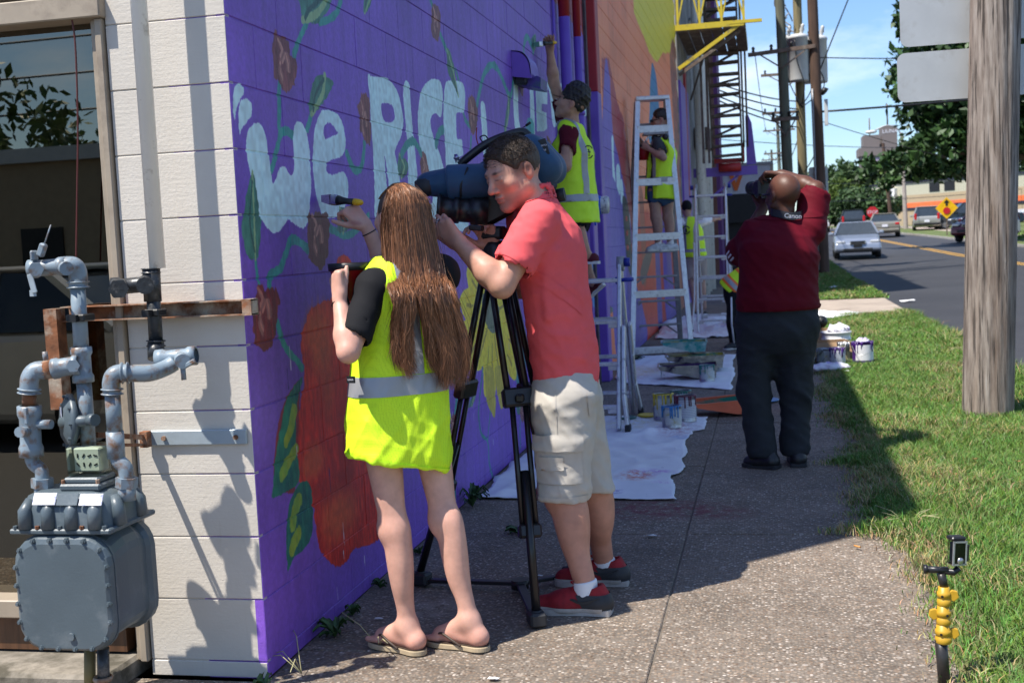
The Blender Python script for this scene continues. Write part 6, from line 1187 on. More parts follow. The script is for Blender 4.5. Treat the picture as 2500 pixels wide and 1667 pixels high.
def trousers(T, J, f, l, Z, m, rw=.17, td=1.25, knee=.085, ank=.075, cutfrac=None, h=.007, fold=.009, name='trousers', seed=9, rise=.06):
    """cutfrac: None for full length, else the fraction hip->knee where shorts end"""
    S = SDF(*bbox([J['pv']+Z*.08+l*rw, J['pv']-l*rw, J['pv']+f*rw, J['pv']-f*rw, J['knL'], J['knR']]+([J['anL'], J['anR']] if cutfrac is None else []), .09), h); S.cone(J['pv']+Z*.03, J['pv']-Z*.07, rw, rw, .04, sq=(f, td))
    for q in 'LR':
        hp, kn, an = J['hip'+q], J['kn'+q], J['an'+q]
        if cutfrac is None:
            S.cone(hp, kn, rw*.54, knee, .08); S.cone(kn, an-Z*.02, knee, ank, .04); S.cone(an, an-Z*.2, ank*.72, ank*.75, .004, 'sub'); S.cone(an+Z*.05+f*.02, an-Z*.0+f*.02, ank*.95, ank*1.02, .03)
        else: e = hp+(kn-hp)*cutfrac; S.cone(hp, e, rw*.60, knee, .05); S.cone(e+(kn-hp)*.03, e+(kn-hp)*.5, knee*.85, knee, .004, 'sub')
    if cutfrac is None: S.cut((0, 0, J['anL'][2]-.055), -Z)
    S.cut(J['pv']+Z*rise, Z); S.warp(folds(seed, fold*1.6, .15, nrm([.5, .3, .7]))); S.warp(folds(seed+1, fold*.7, .06, nrm([.3, .2, 1]))); return organic(name, S, m, T)
def vest(T, J, f, l, Z, m=None, tw=.185, td=1.25, hem=-.13, h=.007, open_=0.0, bands=True, seed=3, bz=(.02, .075)):
    pv, ch, nk = J['pv'], J['ch'], J['nk']; m = m or m_vest2; bt = pv+Z*hem; S = SDF(*bbox([nk+Z*.05, J['shL']+l*.06, J['shR']-l*.06, bt+l*tw, bt-l*tw, bt+f*tw, bt-f*tw], .08), h)
    S.cone(ch, bt-Z*.05, tw, tw*1.12, .05, sq=(f, td)); S.cone(ch+Z*.04, nk-Z*.05, tw*.96, .10, .06, sq=(f, td)); S.cone(J['shL'], J['shR'], .070, .070, .05)
    for q, g in (('L', 1), ('R', -1)): a = J['sh'+q]-Z*.06; S.cone(a+l*g*.06, a+l*g*.22+f*.03, .082, .12, .01, 'sub', sq=(Z, .75))
    S.cone(nk+f*.03, nk+Z*.12+f*.03, .075, .11, .01, 'sub'); S.cone(nk+f*.1-Z*.12, nk+f*.12, .015+open_, .06+open_, .01, 'sub'); S.cut(bt, nrm(-Z+f*.08)); S.cone(bt-Z*.1, bt+Z*.18, tw*.95, tw*.82, .01, 'sub', sq=(f, td))
    if open_: S.cone(bt+f*.2-Z*.1, nk+f*.16-Z*.1, open_+.03, open_, .01, 'sub')
    S.warp(folds(seed, .016, .14, l, mask=lambda P: np.clip((ch[2]-P[:, 2])/.3, .25, 1))); S.warp(folds(seed+7, .007, .07, nrm(l+Z))); v_ = organic('safety_vest', S, m, T)
    if bands:
        z = pv[2]; band(v_, [((0, 0, z+bz[1]), Z), ((0, 0, z+bz[0]), -Z)], 'reflective_band', m_tape2, v_, .003)
        for g in (-1, 1): o = pv+l*g*.085; band(v_, [(o+l*.026, l), (o-l*.026, -l), ((0, 0, z+bz[1]+.004), -Z)], 'reflective_stripe', m_tape2, v_, .0025)
    return v_
# ---- photographer in the dark red shirt
m_maroon = cloth('dark_red_pique', (.115, .002, .010), .75, .06, 900, .3); m_slack = cloth('charcoal_trouser', (.028, .031, .036), .8, .1, 900, .3); m_leath = mat('black_leather', (.010, .010, .011), .42, var=.3, vscale=20); m_whst = cloth('white_stripe', (.72, .70, .72))
J = dict(H=(1.691,3.56,1.547), nk=(1.689,3.54,1.424), shL=(1.534,3.56,1.333), elL=(1.414,3.8,1.205), wrL=(1.579,3.95,1.487), shR=(1.832,3.58,1.348), elR=(1.88,3.66,1.574), wrR=(1.693,3.8,1.676), ch=(1.663,3.52,1.204), pv=(1.645,3.52,.918), hipL=(1.526,3.52,.825), hipR=(1.748,3.52,.817), knL=(1.496,3.54,.434), knR=(1.734,3.6,.434), anL=(1.533,3.5,.116), anR=(1.719,3.58,.105), toL=(1.407,3.52,.033), toR=(1.692,3.8,-.022))
T, J, f, l, Z, HM = mkperson('photographer with shaved head in dark red shirt and charcoal trousers, seen from behind', (1.63, 3.55, 0), J, (-.1, 1, 0), (.105, .042, .024), (nrm([-.62, .78, .04]), (0, 0, 1)), s=1.04, tw=.19, td=1.2, arms=(.062, .048, .050, .032), hands=((nrm([.1, .3, 1]), nrm([-.3, .3, 0])), (nrm([-1, .1, .1]), nrm([-.2, 1, -.2]), nrm([0, .2, -1]))))
sp_ = top(T, J, f, l, Z, m_maroon, 'polo_shirt', .212, 1.13, .78, .088, -.012, .0085, .009, .07, .10, 12); band(sp_, [(J['pv']-Z*.008, -Z), (J['pv']+Z*.012, Z)], 'hem', m_maroon, sp_, .006); band(sp_, [(J['nk']+Z*.0, -nrm(Z-f*.2))], 'collar', m_maroon, sp_, .004)
for a, b, g in ((J['shR'], J['elR'], -1), (J['shL'], J['elL'], 1)):
    x = nrm(b-a); L = np.linalg.norm(b-a); tn = nrm(np.cross(x, [-.2, -1, .15])); c0 = a+x*L*.70
    for k in (-1, 0, 1): band(sp_, [(c0-x*.028, -x), (c0+x*.030, x), (c0+tn*(k*.022+.005), tn), (c0+tn*(k*.022-.005), -tn), (c0, A3([0, 1, 0]))], 'cuff_stripe', m_whst, sp_, .003)
trousers(T, J, f, l, Z, m_slack, .212, 1.18, .094, .078, None, .009, .012, 'trousers', 19, .0)
S = SDF(*bbox([J['pv']+l*.3, J['pv']-l*.3, J['pv']+f*.3, J['pv']-f*.3], .02), .006); S.cone(J['pv']+Z*.02, J['pv']-Z*.06, .220, .220, .01, sq=(f, 1.15)); S.cut(J['pv']-Z*.006, Z); S.cut(J['pv']-Z*.045, -Z); organic('belt', S, m_leath, T)
shaped_shoe(T, (1.615,3.46,.012)[:2]+(0.002,), (1.43, 3.56, .002), .108, m_leath, m_blkrub, .09, 'shoe'); shaped_shoe(T, (1.735, 3.50, .002), (1.725, 3.79, .002), .108, m_leath, m_blkrub, .09, 'shoe')
q = MB(); H = J['H']; q.tube([Vector(H+HM@A3([-.082, -.01, .012])), Vector(H+HM@A3([-.080, .06, .010])), Vector(H+HM@A3([-.06, .1, .008])), Vector(H+HM@A3([.06, .1, .008])), Vector(H+HM@A3([.082, .0, .012]))], .004, 6); q.box(H+HM@A3([.032, .108, .002]), (.05, .006, .03), None, .002); q.box(H+HM@A3([-.032, .108, .002]), (.05, .006, .03), None, .002); q.build('sunglasses', m_blkpl, T)
dc = thing('dslr_camera', 'black DSLR camera raised to the shaved photographer\'s face', 'camera', (1.582,3.86,1.587)); c0 = Vector((1.595,3.88,1.608)); q = MB(); q.box(c0, (.13, .06, .095), Matrix.Rotation(R_(38), 3, 'Z'), .012); q.box(c0+Vector((0, 0, .055)), (.06, .05, .03), Matrix.Rotation(R_(38), 3, 'Z'), .01); q.build('body', m_blkpl, dc); d = Vector((-.62, .78, .05)).normalized(); q = MB(); q.lathe(c0, d, [(.0, .02), (.042, .02), (.042, .07), (.038, .075), (.038, .11), (.042, .112), (.042, .135), (.034, .135), (0, .12)], 18); q.build('lens', m_blkpl, dc)
q = MB(); P = [J['nk']+HM@A3([-.075, .06, .03]), J['nk']+A3([-.065, -.03, .035]), J['nk']+A3([-.01, -.078, .018]), J['nk']+A3([.05, -.085, .004]), J['nk']+A3([.10, -.055, .01]), J['nk']+A3([.11, .02, .03])]; pp = crom(P, 5); vs_ = []
for p_ in pp: vs_ += [Vector(p_)+Vector((0, .004, .021)), Vector(p_)+Vector((0, -.006, -.021))]
q.add(vs_, [(2*i, 2*i+1, 2*i+3, 2*i+2) for i in range(len(pp)-1)], True); q.add([v_-Vector((0, .004, 0)) for v_ in vs_], [(2*i, 2*i+2, 2*i+3, 2*i+1) for i in range(len(pp)-1)], True); q.build('neck_strap', m_blk, dc); text_part('Canon', .036, J['nk']+A3([.055, -.100, .004]), (1, .12, -.10), (.08, -.2, 1), m_lblw, dc, 'strap_lettering', 0, True)
# ---- boy on the near ladder, reaching up with a brush
m_dkshort = cloth('dark_shorts', (.02, .022, .03)); m_mshoe = mat('maroon_canvas', (.10, .008, .014), .8, var=.2); m_whrub = mat('white_rubber', (.7, .68, .62), .6)
J = dict(H=(.226,5.36,2.347), nk=(.229,5.38,2.185), shL=(.217,5.24,2.124), elL=(.206,5.12,1.886), wrL=(.089,5.2,1.992), shR=(.155,5.46,2.273), elR=(.098,5.4,2.519), wrR=(.09,5.34,2.738), ch=(.213,5.38,1.97), pv=(.225,5.38,1.65), hipL=(.211,5.33,1.618), hipR=(.24,5.44,1.619), knL=(.224,5.3,1.369), knR=(.214,5.44,1.33), anL=(.307,5.36,1.236), anR=(.316,5.46,1.026), toL=(.249,5.36,1.184), toR=(.271,5.46,.904))
T, J, f, l, Z, HM = mkperson('dark haired boy in a neon vest on the near ladder, reaching up with a brush', (0.45, 5.38, 0.9), J, (-.95, .3, 0), (.46, .25, .165), (nrm([-.88, -.10, .35]), nrm([.35, 0, 1])), h=.014, s=.98, tw=.14, hands=((None, (0, -.5, 1)), (nrm([-.05, -.1, 1]), nrm([.9, -.3, .1]), nrm([-.2, -.9, .1]))), curls=(70, 72, 75, 78), legs=(.078, .05, .052, .034))
hair_cap(T, J['H'], HM, 1.04, m_hair_d, .088, .020, .010, -.05); top(T, J, f, l, Z, cloth('maroon_tee', (.10, .008, .018)), 't_shirt', .155, 1.25, .5, .062, -.05, .012); trousers(T, J, f, l, Z, m_dkshort, .15, 1.2, .085, .07, .62, .012, .006, 'shorts')
v_ = vest(T, J, f, l, Z, None, .172, 1.12, -.16, .010, 0.0, True, 13, (-.015, .035)); cw = J['ch']+nrm([-.15, -1, .1])*.175+A3([.06, 0, .02]); ux, uy = nrm([.95, .28, 0]), A3([0, 0, 1]); q = MB()
pr = [(math.cos(a)*.045, math.sin(a)*.045) for a in np.linspace(.6, 5.7, 24)]; em = J['ch']-f*.0+A3([.135, -.085, .02]); nv = nrm([.75, -.66, 0]); ux = nrm([.66, .75, 0])
q.tube([Vector(em+ux*a+uy*b_) for a, b_ in pr], .004, 5); q.tube([Vector(em+uy*.02), Vector(em-uy*.03)], .007, 5); q.tube([Vector(em+ux*.015+uy*.0), Vector(em-ux*.015+uy*.0)], .007, 5); q.build('back_emblem', m_blk, v_)
for an, to in ((J['anL'], None), ): shaped_shoe(T, J['anL']+A3([.07, 0, -.062]), J['anL']+A3([-.17, .03, -.062]), .088, m_mshoe, m_whrub, .06, 'canvas_shoe')
shaped_shoe(T, J['anR']+A3([.085, 0, -.02]), J['anR']+A3([-.10, .03, -.17]), .088, m_mshoe, m_whrub, .06, 'canvas_shoe')
brush('black brush with yellow tip held high against the wall above the hooded light', (0.012, 5.10, 2.755), (.147,5.32,2.793), mat('bristles_green', (.05, .16, .13), .8))
# ---- helper standing on the far side of the tall stepladder
m_denim = cloth('denim', (.05, .10, .19)); m_greyt = cloth('charcoal_tee', (.05, .055, .065)); m_snk = mat('white_trainer', (.55, .56, .58), .6, var=.3, vscale=25)
J = dict(H=(.402,11,2.723), nk=(.414,11.02,2.556), shL=(.361,10.88,2.447), elL=(.442,10.8,2.275), wrL=(.269,10.85,2.39), shR=(.485,11.12,2.477), elR=(.285,11.2,2.309), wrR=(.185,11.1,2.448), ch=(.406,11,2.3), pv=(.371,11,1.933), hipL=(.307,10.95,1.894), hipR=(.448,11.05,1.889), knL=(.311,10.95,1.586), knR=(.446,11.05,1.58), anL=(.327,10.98,1.266), anR=(.464,11.06,1.258), toL=(.259,11,1.175), toR=(.388,11,1.169))
T, J, f, l, Z, HM = mkperson('helper in glasses, grey shirt and denim shorts with neon vest, seen through the tall stepladder', (0.1, 11.0, .93), J, (-.75, -.65, 0), (.42, .24, .18), (nrm([-.97, -.2, -.05]), (0, 0, 1)), h=.018, s=1.0, tw=.14, curls=(70, 72, 75, 78))
hair_cap(T, J['H'], HM, 1.0, m_hair_d, .078, .006, .005); top(T, J, f, l, Z, m_greyt, 't_shirt', .15, 1.25, .55, .062, -.03, .015); trousers(T, J, f, l, Z, m_denim, .15, 1.2, .088, .07, .35, .015, .005, 'shorts'); vest(T, J, f, l, Z, None, .185, 1.1, -.14, .014, .04, True, 23, (.06, .12))
for an in (J['anL'], J['anR']): shaped_shoe(T, an+A3([.075, .05, -.075]), an+A3([-.13, -.13, -.075]), .098, m_snk, m_whrub, .07, 'trainer'); S = SDF(an-.07, an+.13, .007); S.cone(an-Z*.05, an+Z*.05, .043, .041, .01); organic('sock', S, m_sock, T)
q = MB(); H = J['H']; q.tube([Vector(H+HM@A3([.08, 0, .012])), Vector(H+HM@A3([.062, .09, .008]))], .005, 6); q.box(H+HM@A3([.032, .10, .003]), (.03, .045, .028), None, .003); q.box(H+HM@A3([-.032, .10, .003]), (.03, .045, .028), None, .003); q.build('sunglasses', m_blkpl, T); q = MB(); q.tube([Vector(J['nk']+A3(p_)) for p_ in ((-.08, -.06, -.02), (-.02, .07, .0), (.08, .03, .0), (.06, -.08, -.02))], .012, 8); q.lathe(J['nk']+A3([-.08, -.08, -.04]), (0, -1, 0), [(0, 0), (.035, 0), (.035, .03), (0, .03)], 12); q.lathe(J['nk']+A3([.05, -.10, -.04]), (0, -1, 0), [(0, 0), (.035, 0), (.035, .03), (0, .03)], 12); q.build('headphones', m_blkpl, T)
pl = thing('paint_pail', 'red paint pail held by the helper behind the stepladder', 'pail', (.183,10.95,2.28)); c0 = Vector((.193,10.95,2.269)); q = MB(); q.lathe(c0, (0, 0, 1), [(0, 0), (.06, 0), (.085, .15)], 16); q.build('pail', m_redpl, pl); q = MB(); q.lathe(c0, (0, 0, 1), [(.085, .148), (.092, .15), (.092, .175), (.08, .172)], 16); q.build('rim', m_blk, pl)
# ---- helper with back turned beyond the folding ladder
J = dict(H=(.322,16.5,1.795), nk=(.352,16.5,1.652), shL=(.212,16.45,1.574), elL=(.117,16.7,1.416), wrL=(.053,16.9,1.455), shR=(.56,16.5,1.584), elR=(.687,16.8,1.602), wrR=(.793,17,1.62), ch=(.385,16.5,1.402), pv=(.428,16.5,1.039), hipL=(.342,16.5,1), hipR=(.525,16.5,.992), knL=(.368,16.5,.55), knR=(.523,16.5,.544), anL=(.41,16.5,.141), anR=(.548,16.6,.173), toL=(.339,16.7,.059), toR=(.507,16.9,.055))
T, J, f, l, Z, HM = mkperson('helper with dark cap and tan shorts, neon vest back turned, beyond the folding ladder', (0.5, 16.5, 0), J, (.35, .94, 0), (.40, .24, .18), (nrm([-.2, 1, 0]), (0, 0, 1)), h=.022, s=1.0, tw=.15)
hair_cap(T, J['H'], HM, 1.0, m_blkc, .09, .004, .002); top(T, J, f, l, Z, cloth('white_tee', (.75, .75, .78)), 't_shirt', .165, 1.25, .75, .075, -.05, .018); trousers(T, J, f, l, Z, cloth('tan_shorts', (.34, .29, .25)), .165, 1.2, .10, .08, .75, .018, .006, 'shorts'); v_ = vest(T, J, f, l, Z, None, .19, 1.15, -.02, .018, 0, True, 33, (.05, .10)); em = J['ch']-f*.2+Z*.05; q = MB(); q.tube([Vector(em+A3([math.cos(a)*.06, 0, math.sin(a)*.06])) for a in np.linspace(.4, 5.9, 16)], .01, 5); q.tube([Vector(em+Z*.03), Vector(em-Z*.04)], .014, 5); q.build('back_emblem', m_blk, v_)
for an in (J['anL'], J['anR']): shaped_shoe(T, A3([an[0], an[1]-.07, .004]), A3([an[0]+.03, an[1]+.19, .004]), .1, m_blkrub, m_whrub, .08, 'shoe')
# ---- helper bending down behind the photographer
m_orange = mat('hi_vis_orange', (.90, .17, .02), .6, var=.05)
J = dict(H=(1.721,11.3,.792), nk=(1.623,11.2,.903), shL=(1.548,11,.912), elL=(1.637,11.1,.546), wrL=(1.705,11.2,.278), shR=(1.598,11.4,.924), elR=(1.689,11.5,.522), wrR=(1.733,11.5,.256), ch=(1.446,11.1,.873), pv=(1.205,11,.722), hipL=(1.185,10.92,.665), hipR=(1.221,11.1,.655), knL=(1.181,10.85,.321), knR=(1.238,11.15,.298), anL=(1.19,10.9,.035), anR=(1.269,11.2,.031), toL=(1.124,10.8,-.056), toR=(1.237,11.1,-.073))
T, J, f, l, Z, HM = mkperson('helper in black track pants and orange trimmed neon vest bending over behind the photographer', (1.15, 11.0, 0), J, (.9, -.2, -.1), (.12, .05, .03), (nrm([.5, -.2, -.9]), nrm([.9, 0, .3])), h=.02, s=1.0, tw=.14)
trousers(T, J, f, l, Z, m_blkc, .15, 1.1, .082, .065, None, .014, .008, 'track_pants', 29); S = SDF(*bbox([J['ch']+.1, J['pv']-.12, J['pv']+.12], .12), .010); S.cone(J['pv']-A3([.03, 0, .02]), J['ch'], .175, .17, .05); S.cut(J['pv']-A3([.065, 0, .06]), nrm([-.8, 0, -.75])); S.warp(folds(4, .012, .12, (1, 0, .3))); v_ = organic('safety_vest', S, m_vest2, T); ax = nrm(J['ch']-J['pv'])
p0 = J['pv']-A3([.065, 0, .06]); nn = nrm([.8, 0, .75])
for a, b_, m in ((.05, .075, m_orange), (.075, .125, m_tape2), (.125, .15, m_orange), (.24, .27, m_orange)): band(v_, [(p0+nn*a, -nn), (p0+nn*b_, nn)], 'trim_band', m, v_, .003)
for an, kn, hp in ((J['anL'], J['knL'], J['hipL']),): q = MB(); q.tube([Vector(hp+A3([-.02, -.095, -.05])), Vector(kn+A3([-.02, -.088, 0])), Vector(an+A3([-.01, -.070, .02]))], .012, 6); q.build('side_stripe', m_whst, T)
for an in (J['anL'], J['anR']): shaped_shoe(T, A3([an[0]+.07, an[1]+.03, .004]), A3([an[0]-.12, an[1]-.14, .004]), .1, m_blkrub, m_whrub, .08, 'shoe'); S = SDF(an-.09, an+.14, .009); S.cone(an-Z*.06, an+Z*.09, .046, .045, .01); organic('sock', m=m_blkc, S=S, parent=T)

# ------------------------------------------------------------ ladders
m_alu = mat('ladder_aluminium', (.60, .61, .63), .38, .75, var=.10, vscale=18, bscale=200, bstr=.1, dirt=((.35, .30, .33), .2, 30)); m_alu2 = mat('dull_aluminium', (.33, .33, .34), .55, .5, var=.15, vscale=18); m_bluepl = mat('blue_plastic', (.010, .022, .28), .4, var=.1)
def folding_ladder(label, xl, xr, yf, yb, yt, zt, flare=.05, n=4, group=None):
    """articulated ladder opened as an A-frame; front feet at yf, rear feet at yb"""
    t = thing('folding_ladder', label, 'ladder', ((xl+xr)/2, (yf+yb)/2, 0))
    for y0, dy in ((yf, -.02), (yb, .02)):
        A = lambda x, z: Vector((x, y0+(yt+dy-y0)*z/zt, z))
        for sx, x in ((-1, xl), (1, xr)):
            q = MB(); q.beam(A(x, .02), A(x, zt), .028, .065, (0, 1, .2), .006); q.build('inner_rail', m_alu, t); q = MB(); w = [A(x+sx*flare*1.4, .03), A(x+sx*flare*.75, zt*.22), A(x+sx*.032, zt*.42), A(x+sx*.032, zt*.62)]
            for p_, r_ in zip(w[:-1], w[1:]): q.beam(p_, r_, .026, .075, (0, 1, .2), .006)
            q.build('outer_rail', m_alu, t); q = MB(); q.box(A(x+sx*flare*1.4, .03), (.04, .085, .06), None, .008); q.build('foot', m_blkrub, t)
        for k in range(n):
            z = zt*(k+.6)/n; q = MB(); q.beam(A(xl, z), A(xr, z), .035 if k < n-1 else .06, .03, (0, 0, 1), .006); q.build('rung', m_alu, t)
            if k < n-1:
                q = MB()
                for sx, x in ((-1, xl), (1, xr)): q.beam(A(x-sx*.01, z-.02), A(x-sx*.08, z-.02), .05, .012, (0, 1, 0), .004)
                q.build('rung_brace', m_alu, t)
    for sx, x in ((-1, xl), (1, xr)):
        q = MB(); q.cyl((x-.02, yt, zt), (x+.03, yt, zt), .055, 14); q.build('hinge', m_alu2, t); q = MB(); q.cyl((x+sx*.03, yt, zt+.01), (x+sx*.075, yt, zt+.01), .032, 12); q.build('lock_knob', m_bluepl, t); zc = zt*(n-.4)/n
        for y0 in (yf, yb): q = MB(); q.box((x-sx*.02, y0+(yt-y0)*zc/zt, zc), (.02, .085, .05), None, .006); q.cyl((x, y0+(yt-y0)*zc/zt, zc), (x+sx*.09, y0+(yt-y0)*zc/zt, zc), .014, 8); q.build('rung_lock', m_bluepl, t)
    return t
folding_ladder('near aluminium folding ladder with blue lock knobs beside the coral shirt', 0.10, 0.545, 4.83, 5.74, 5.28, 1.17, .045, 4)
folding_ladder('farther aluminium folding ladder with blue knobs behind the tall stepladder', 0.62, 1.04, 13.35, 14.6, 13.95, 2.02, .06, 7)
# tall stepladder
sl = thing('stepladder', 'tall aluminium A-frame stepladder standing against the mural beside the pavement', 'ladder', (0.36, 10.9, 0))
zt = 2.98; FL, FR = Vector((0.03, 10.40, 0)), Vector((0.70, 10.62, 0)); TL, TR = Vector((.156,10.92,2.964)), Vector((.497,10.98,2.96)); zt = TL.z; TR.z = zt
dirv = (TR-TL).normalized(); bkv = Vector((-dirv.y, dirv.x, 0)); BL_, BR_ = FL+bkv*1.25, FR+bkv*1.25; TL2, TR2 = TL+bkv*.16, TR+bkv*.16
for a, b_ in ((FL, TL), (FR, TR)): q = MB(); q.beam(a, b_, .028, .06, tuple(dirv), .004); q.build('front_rail', m_alu, sl)
for a, b_ in ((BL_, TL2), (BR_, TR2)): q = MB(); q.beam(a, b_, .028, .065, tuple(dirv), .004); q.build('rear_rail', m_alu2, sl)
q = MB(); q.box((TL+TR)/2+bkv*.08+Vector((0, 0, .02)), ((TR-TL).length+.05, .22, .05), Matrix.Rotation(math.atan2(dirv.y, dirv.x), 3, 'Z'), .008); q.build('top_cap', m_alu, sl)
for z in (.055, .70, 1.36, 2.0, 2.62):
    t_ = z/zt; q = MB(); q.beam(FL+(TL-FL)*t_, FR+(TR-FR)*t_, .03, .085, (0, 0, 1), .004); q.build('cross_bar', m_alu, sl)
zfoot = (.327,10.98,1.266)[2]-.078; zs = [zfoot-.305*k for k in range(4)]+[zfoot+.305*k for k in range(1, 6)]
for z in zs:
    if z < .1: continue
    t_ = z/zt; q = MB(); a, b_ = BL_+(TL2-BL_)*t_, BR_+(TR2-BR_)*t_; q.beam(a+Vector((0, 0, -.014)), b_+Vector((0, 0, -.014)), .085, .024, (0, 0, 1), .004); q.build('step', m_alu2, sl)
    if z < 1.0:
        for p_, s_ in ((a, 1), (b_, -1)): q = MB(); q.beam(p_+Vector((0, 0, -.15)), p_+dirv*s_*.17+Vector((0, 0, -.02)), .02, .006, (0, 1, 0)); q.build('step_brace', m_alu2, sl)
q = MB(); q.box((TL+TR)/2+Vector((0, 0, -.40))+bkv*.02, ((TR-TL).length*.75, .18, .025), Matrix.Rotation(math.atan2(dirv.y, dirv.x), 3, 'Z'), .006); q.build('tool_tray', m_alu2, sl)
for s_, p_ in ((1, TL), (-1, TR)): q = MB(); q.beam(p_+Vector((0, 0, -.58)), p_+dirv*s_*.12+Vector((0, 0, -.41)), .022, .006, (0, 1, 0)); q.build('tray_brace', m_alu, sl)
for p_ in (FL, FR, BL_, BR_): q = MB(); q.box(p_+Vector((0, 0, .02)), (.05, .07, .04), None, .006); q.build('foot', m_blkrub, sl)
# ------------------------------------------------------------ drop cloths
def clothmat(name, spots, base=(.82, .82, .84)):
    m, nt, b = newmat(name); v = coord(nt, 'Position'); c = ramp(nt, nz(nt, v, 3, 5), [(.3, tuple(x*.88 for x in base)), (.7, tuple(min(1, x*1.06) for x in base))])
    for (cx, cy, rx, ry, col, amt, sc) in spots:
        mp = nt.nodes.new('ShaderNodeMapping'); mp.inputs['Location'].default_value = (-cx/rx, -cy/ry, 0); mp.inputs['Scale'].default_value = (1/rx, 1/ry, 0); nt.links.new(v, mp.inputs['Vector']); ln = nt.nodes.new('ShaderNodeVectorMath'); ln.operation = 'LENGTH'; nt.links.new(mp.outputs['Vector'], ln.inputs[0])
        c = mix(nt, mix(nt, 1.0, ramp(nt, ln.outputs['Value'], [(.3, 1.0), (1.0, 0.0)]), ramp(nt, nz(nt, v, sc, 5, .7), [(.42, 0.0), (.6, amt)]), 'MULTIPLY'), c, col)
    sp = ramp(nt, nz(nt, v, 26, 2), [(.74, 0.0), (.77, .6)]); c = mix(nt, sp, c, (.16, .12, .30)); nt.links.new(c, b.inputs['Base Color']); b.inputs['Roughness'].default_value = .9; bump(nt, b, nz(nt, v, 500, 2), .3, .001); return m
def dropcloth(label, left, right, m, seed, amp=.010, nu=44, nv=70, z0=.006, lift=()):
    """left and right edge polylines (x, y) from near to far"""
    r = np.random.default_rng(seed); Lc, Rc = crom(left, max(1, nv//(len(left)-1))), crom(right, max(1, nv//(len(right)-1))); pick = lambda C, t: C[min(len(C)-1, int(round(t*(len(C)-1))))]
    V = []; jt = r.normal(0, .016, (nv+5, 2)); jt = (jt[:-4]+jt[1:-3]*2+jt[2:-2]*2+jt[3:-1]*2+jt[4:])/5; fr = [(r.normal(0, 1, 2), r.uniform(0, 6.3), r.normal(0, 2, 2), r.uniform(.4, 1)) for _ in range(7)]
    for j in range(nv+1):
        a, b_ = pick(Lc, j/nv), pick(Rc, j/nv)
        for i in range(nu+1):
            p_ = a+(b_-a)*i/nu+(jt[j] if i in (0, nu) else jt[j]*.3); h = 0
            for d, ph, w, am in fr: d = d/np.hypot(*d); h += am*max(0, 1-abs(math.sin((p_@d)*7+ph+1.2*math.sin(p_@w+ph)))*2.2)**1.5
            e = min(i, nu-i, j, nv-j); z = z0+amp*h*(0.4+.6*min(1, e/3))+.0012*math.sin(i*1.7+j*2.3)
            for lx, ly, lr, lh in lift: z += lh*math.exp(-((p_[0]-lx)**2+(p_[1]-ly)**2)/lr**2)
            V.append((p_[0], p_[1], z))
    w = nu+1; Fc = [(j*w+i, j*w+i+1, (j+1)*w+i+1, (j+1)*w+i) for j in range(nv) for i in range(nu)]; me = mkmesh('drop_cloth', V, Fc, True); o = link('drop_cloth', me, m); md = o.modifiers.new('thick', 'SOLIDIFY'); md.thickness = .0025; md.offset = 1
    return props(o, label, 'drop cloth')
PURs, REDs, ORs, TEs, YEs, BLs = (.22, .10, .40), (.38, .02, .05), (.62, .12, .04), (.03, .24, .22), (.62, .48, .04), (.05, .20, .55)
dropcloth('nearest white canvas drop cloth with orange and violet paint smears under the near ladder', [(.045, 2.68), (.03, 3.6), (.03, 4.6), (.03, 5.6)], [(1.115, 2.63), (1.046,3.11), (1.089,3.594), (1.037,4.224), (1.065,4.729), (1.123,5.043), (1.13, 5.45)], clothmat('cloth_smear_a', [(.83, 3.22, .13, .16, ORs, .9, 30), (.92, 3.33, .16, .12, (.45, .10, .55), .7, 24), (.77, 2.82, .05, .07, PURs, .95, 20), (.35, 3.6, .12, .25, PURs, .5, 14), (.95, 4.9, .2, .5, REDs, .5, 30), (.6, 5.2, .3, .3, YEs, .45, 26), (1.0, 3.05, .08, .1, (.5, .15, .5), .4, 40), (1.0, 4.55, .1, .15, BLs, .5, 26)]), 3, .013, 46, 80)
dropcloth('second white drop cloth under the two stacked metal paint trays', [(.20, 7.75), (.10, 8.6), (.10, 9.6), (.16, 10.3)], [(1.26, 7.05), (1.27, 8.0), (1.20, 9.2), (1.22, 10.2)], clothmat('cloth_smear_b', [(.35, 8.6, .3, .5, YEs, .5, 18), (.3, 8.1, .2, .3, REDs, .4, 26), (.6, 9.5, .3, .4, TEs, .4, 24), (.7, 7.6, .2, .2, TEs, .35, 30)]), 7, .02, 30, 40)
dropcloth('crumpled white drop cloth with violet stains below the farther folding ladder', [(.10, 12.6), (.06, 13.6), (.05, 15.0), (.10, 16.8)], [(1.26, 12.5), (1.30, 13.6), (1.25, 15.0), (1.22, 16.6)], clothmat('cloth_smear_c', [(.5, 13.3, .4, .5, PURs, .5, 14), (.9, 14.0, .4, .7, PURs, .5, 12), (.7, 12.9, .3, .2, REDs, .5, 26), (.4, 15.2, .3, .6, PURs, .6, 10)]), 9, .04, 30, 36, lift=((.3, 14.6, .4, .10), (.6, 15.6, .5, .08)))
dropcloth('strip of white drop cloth lying on the grass edge by the driveway', [(1.75, 14.6), (1.7, 15.4), (1.8, 16.6)], [(2.5, 15.0), (3.0, 15.8), (2.5, 16.5)], clothmat('cloth_smear_d', []), 13, .03, 14, 14, .04)
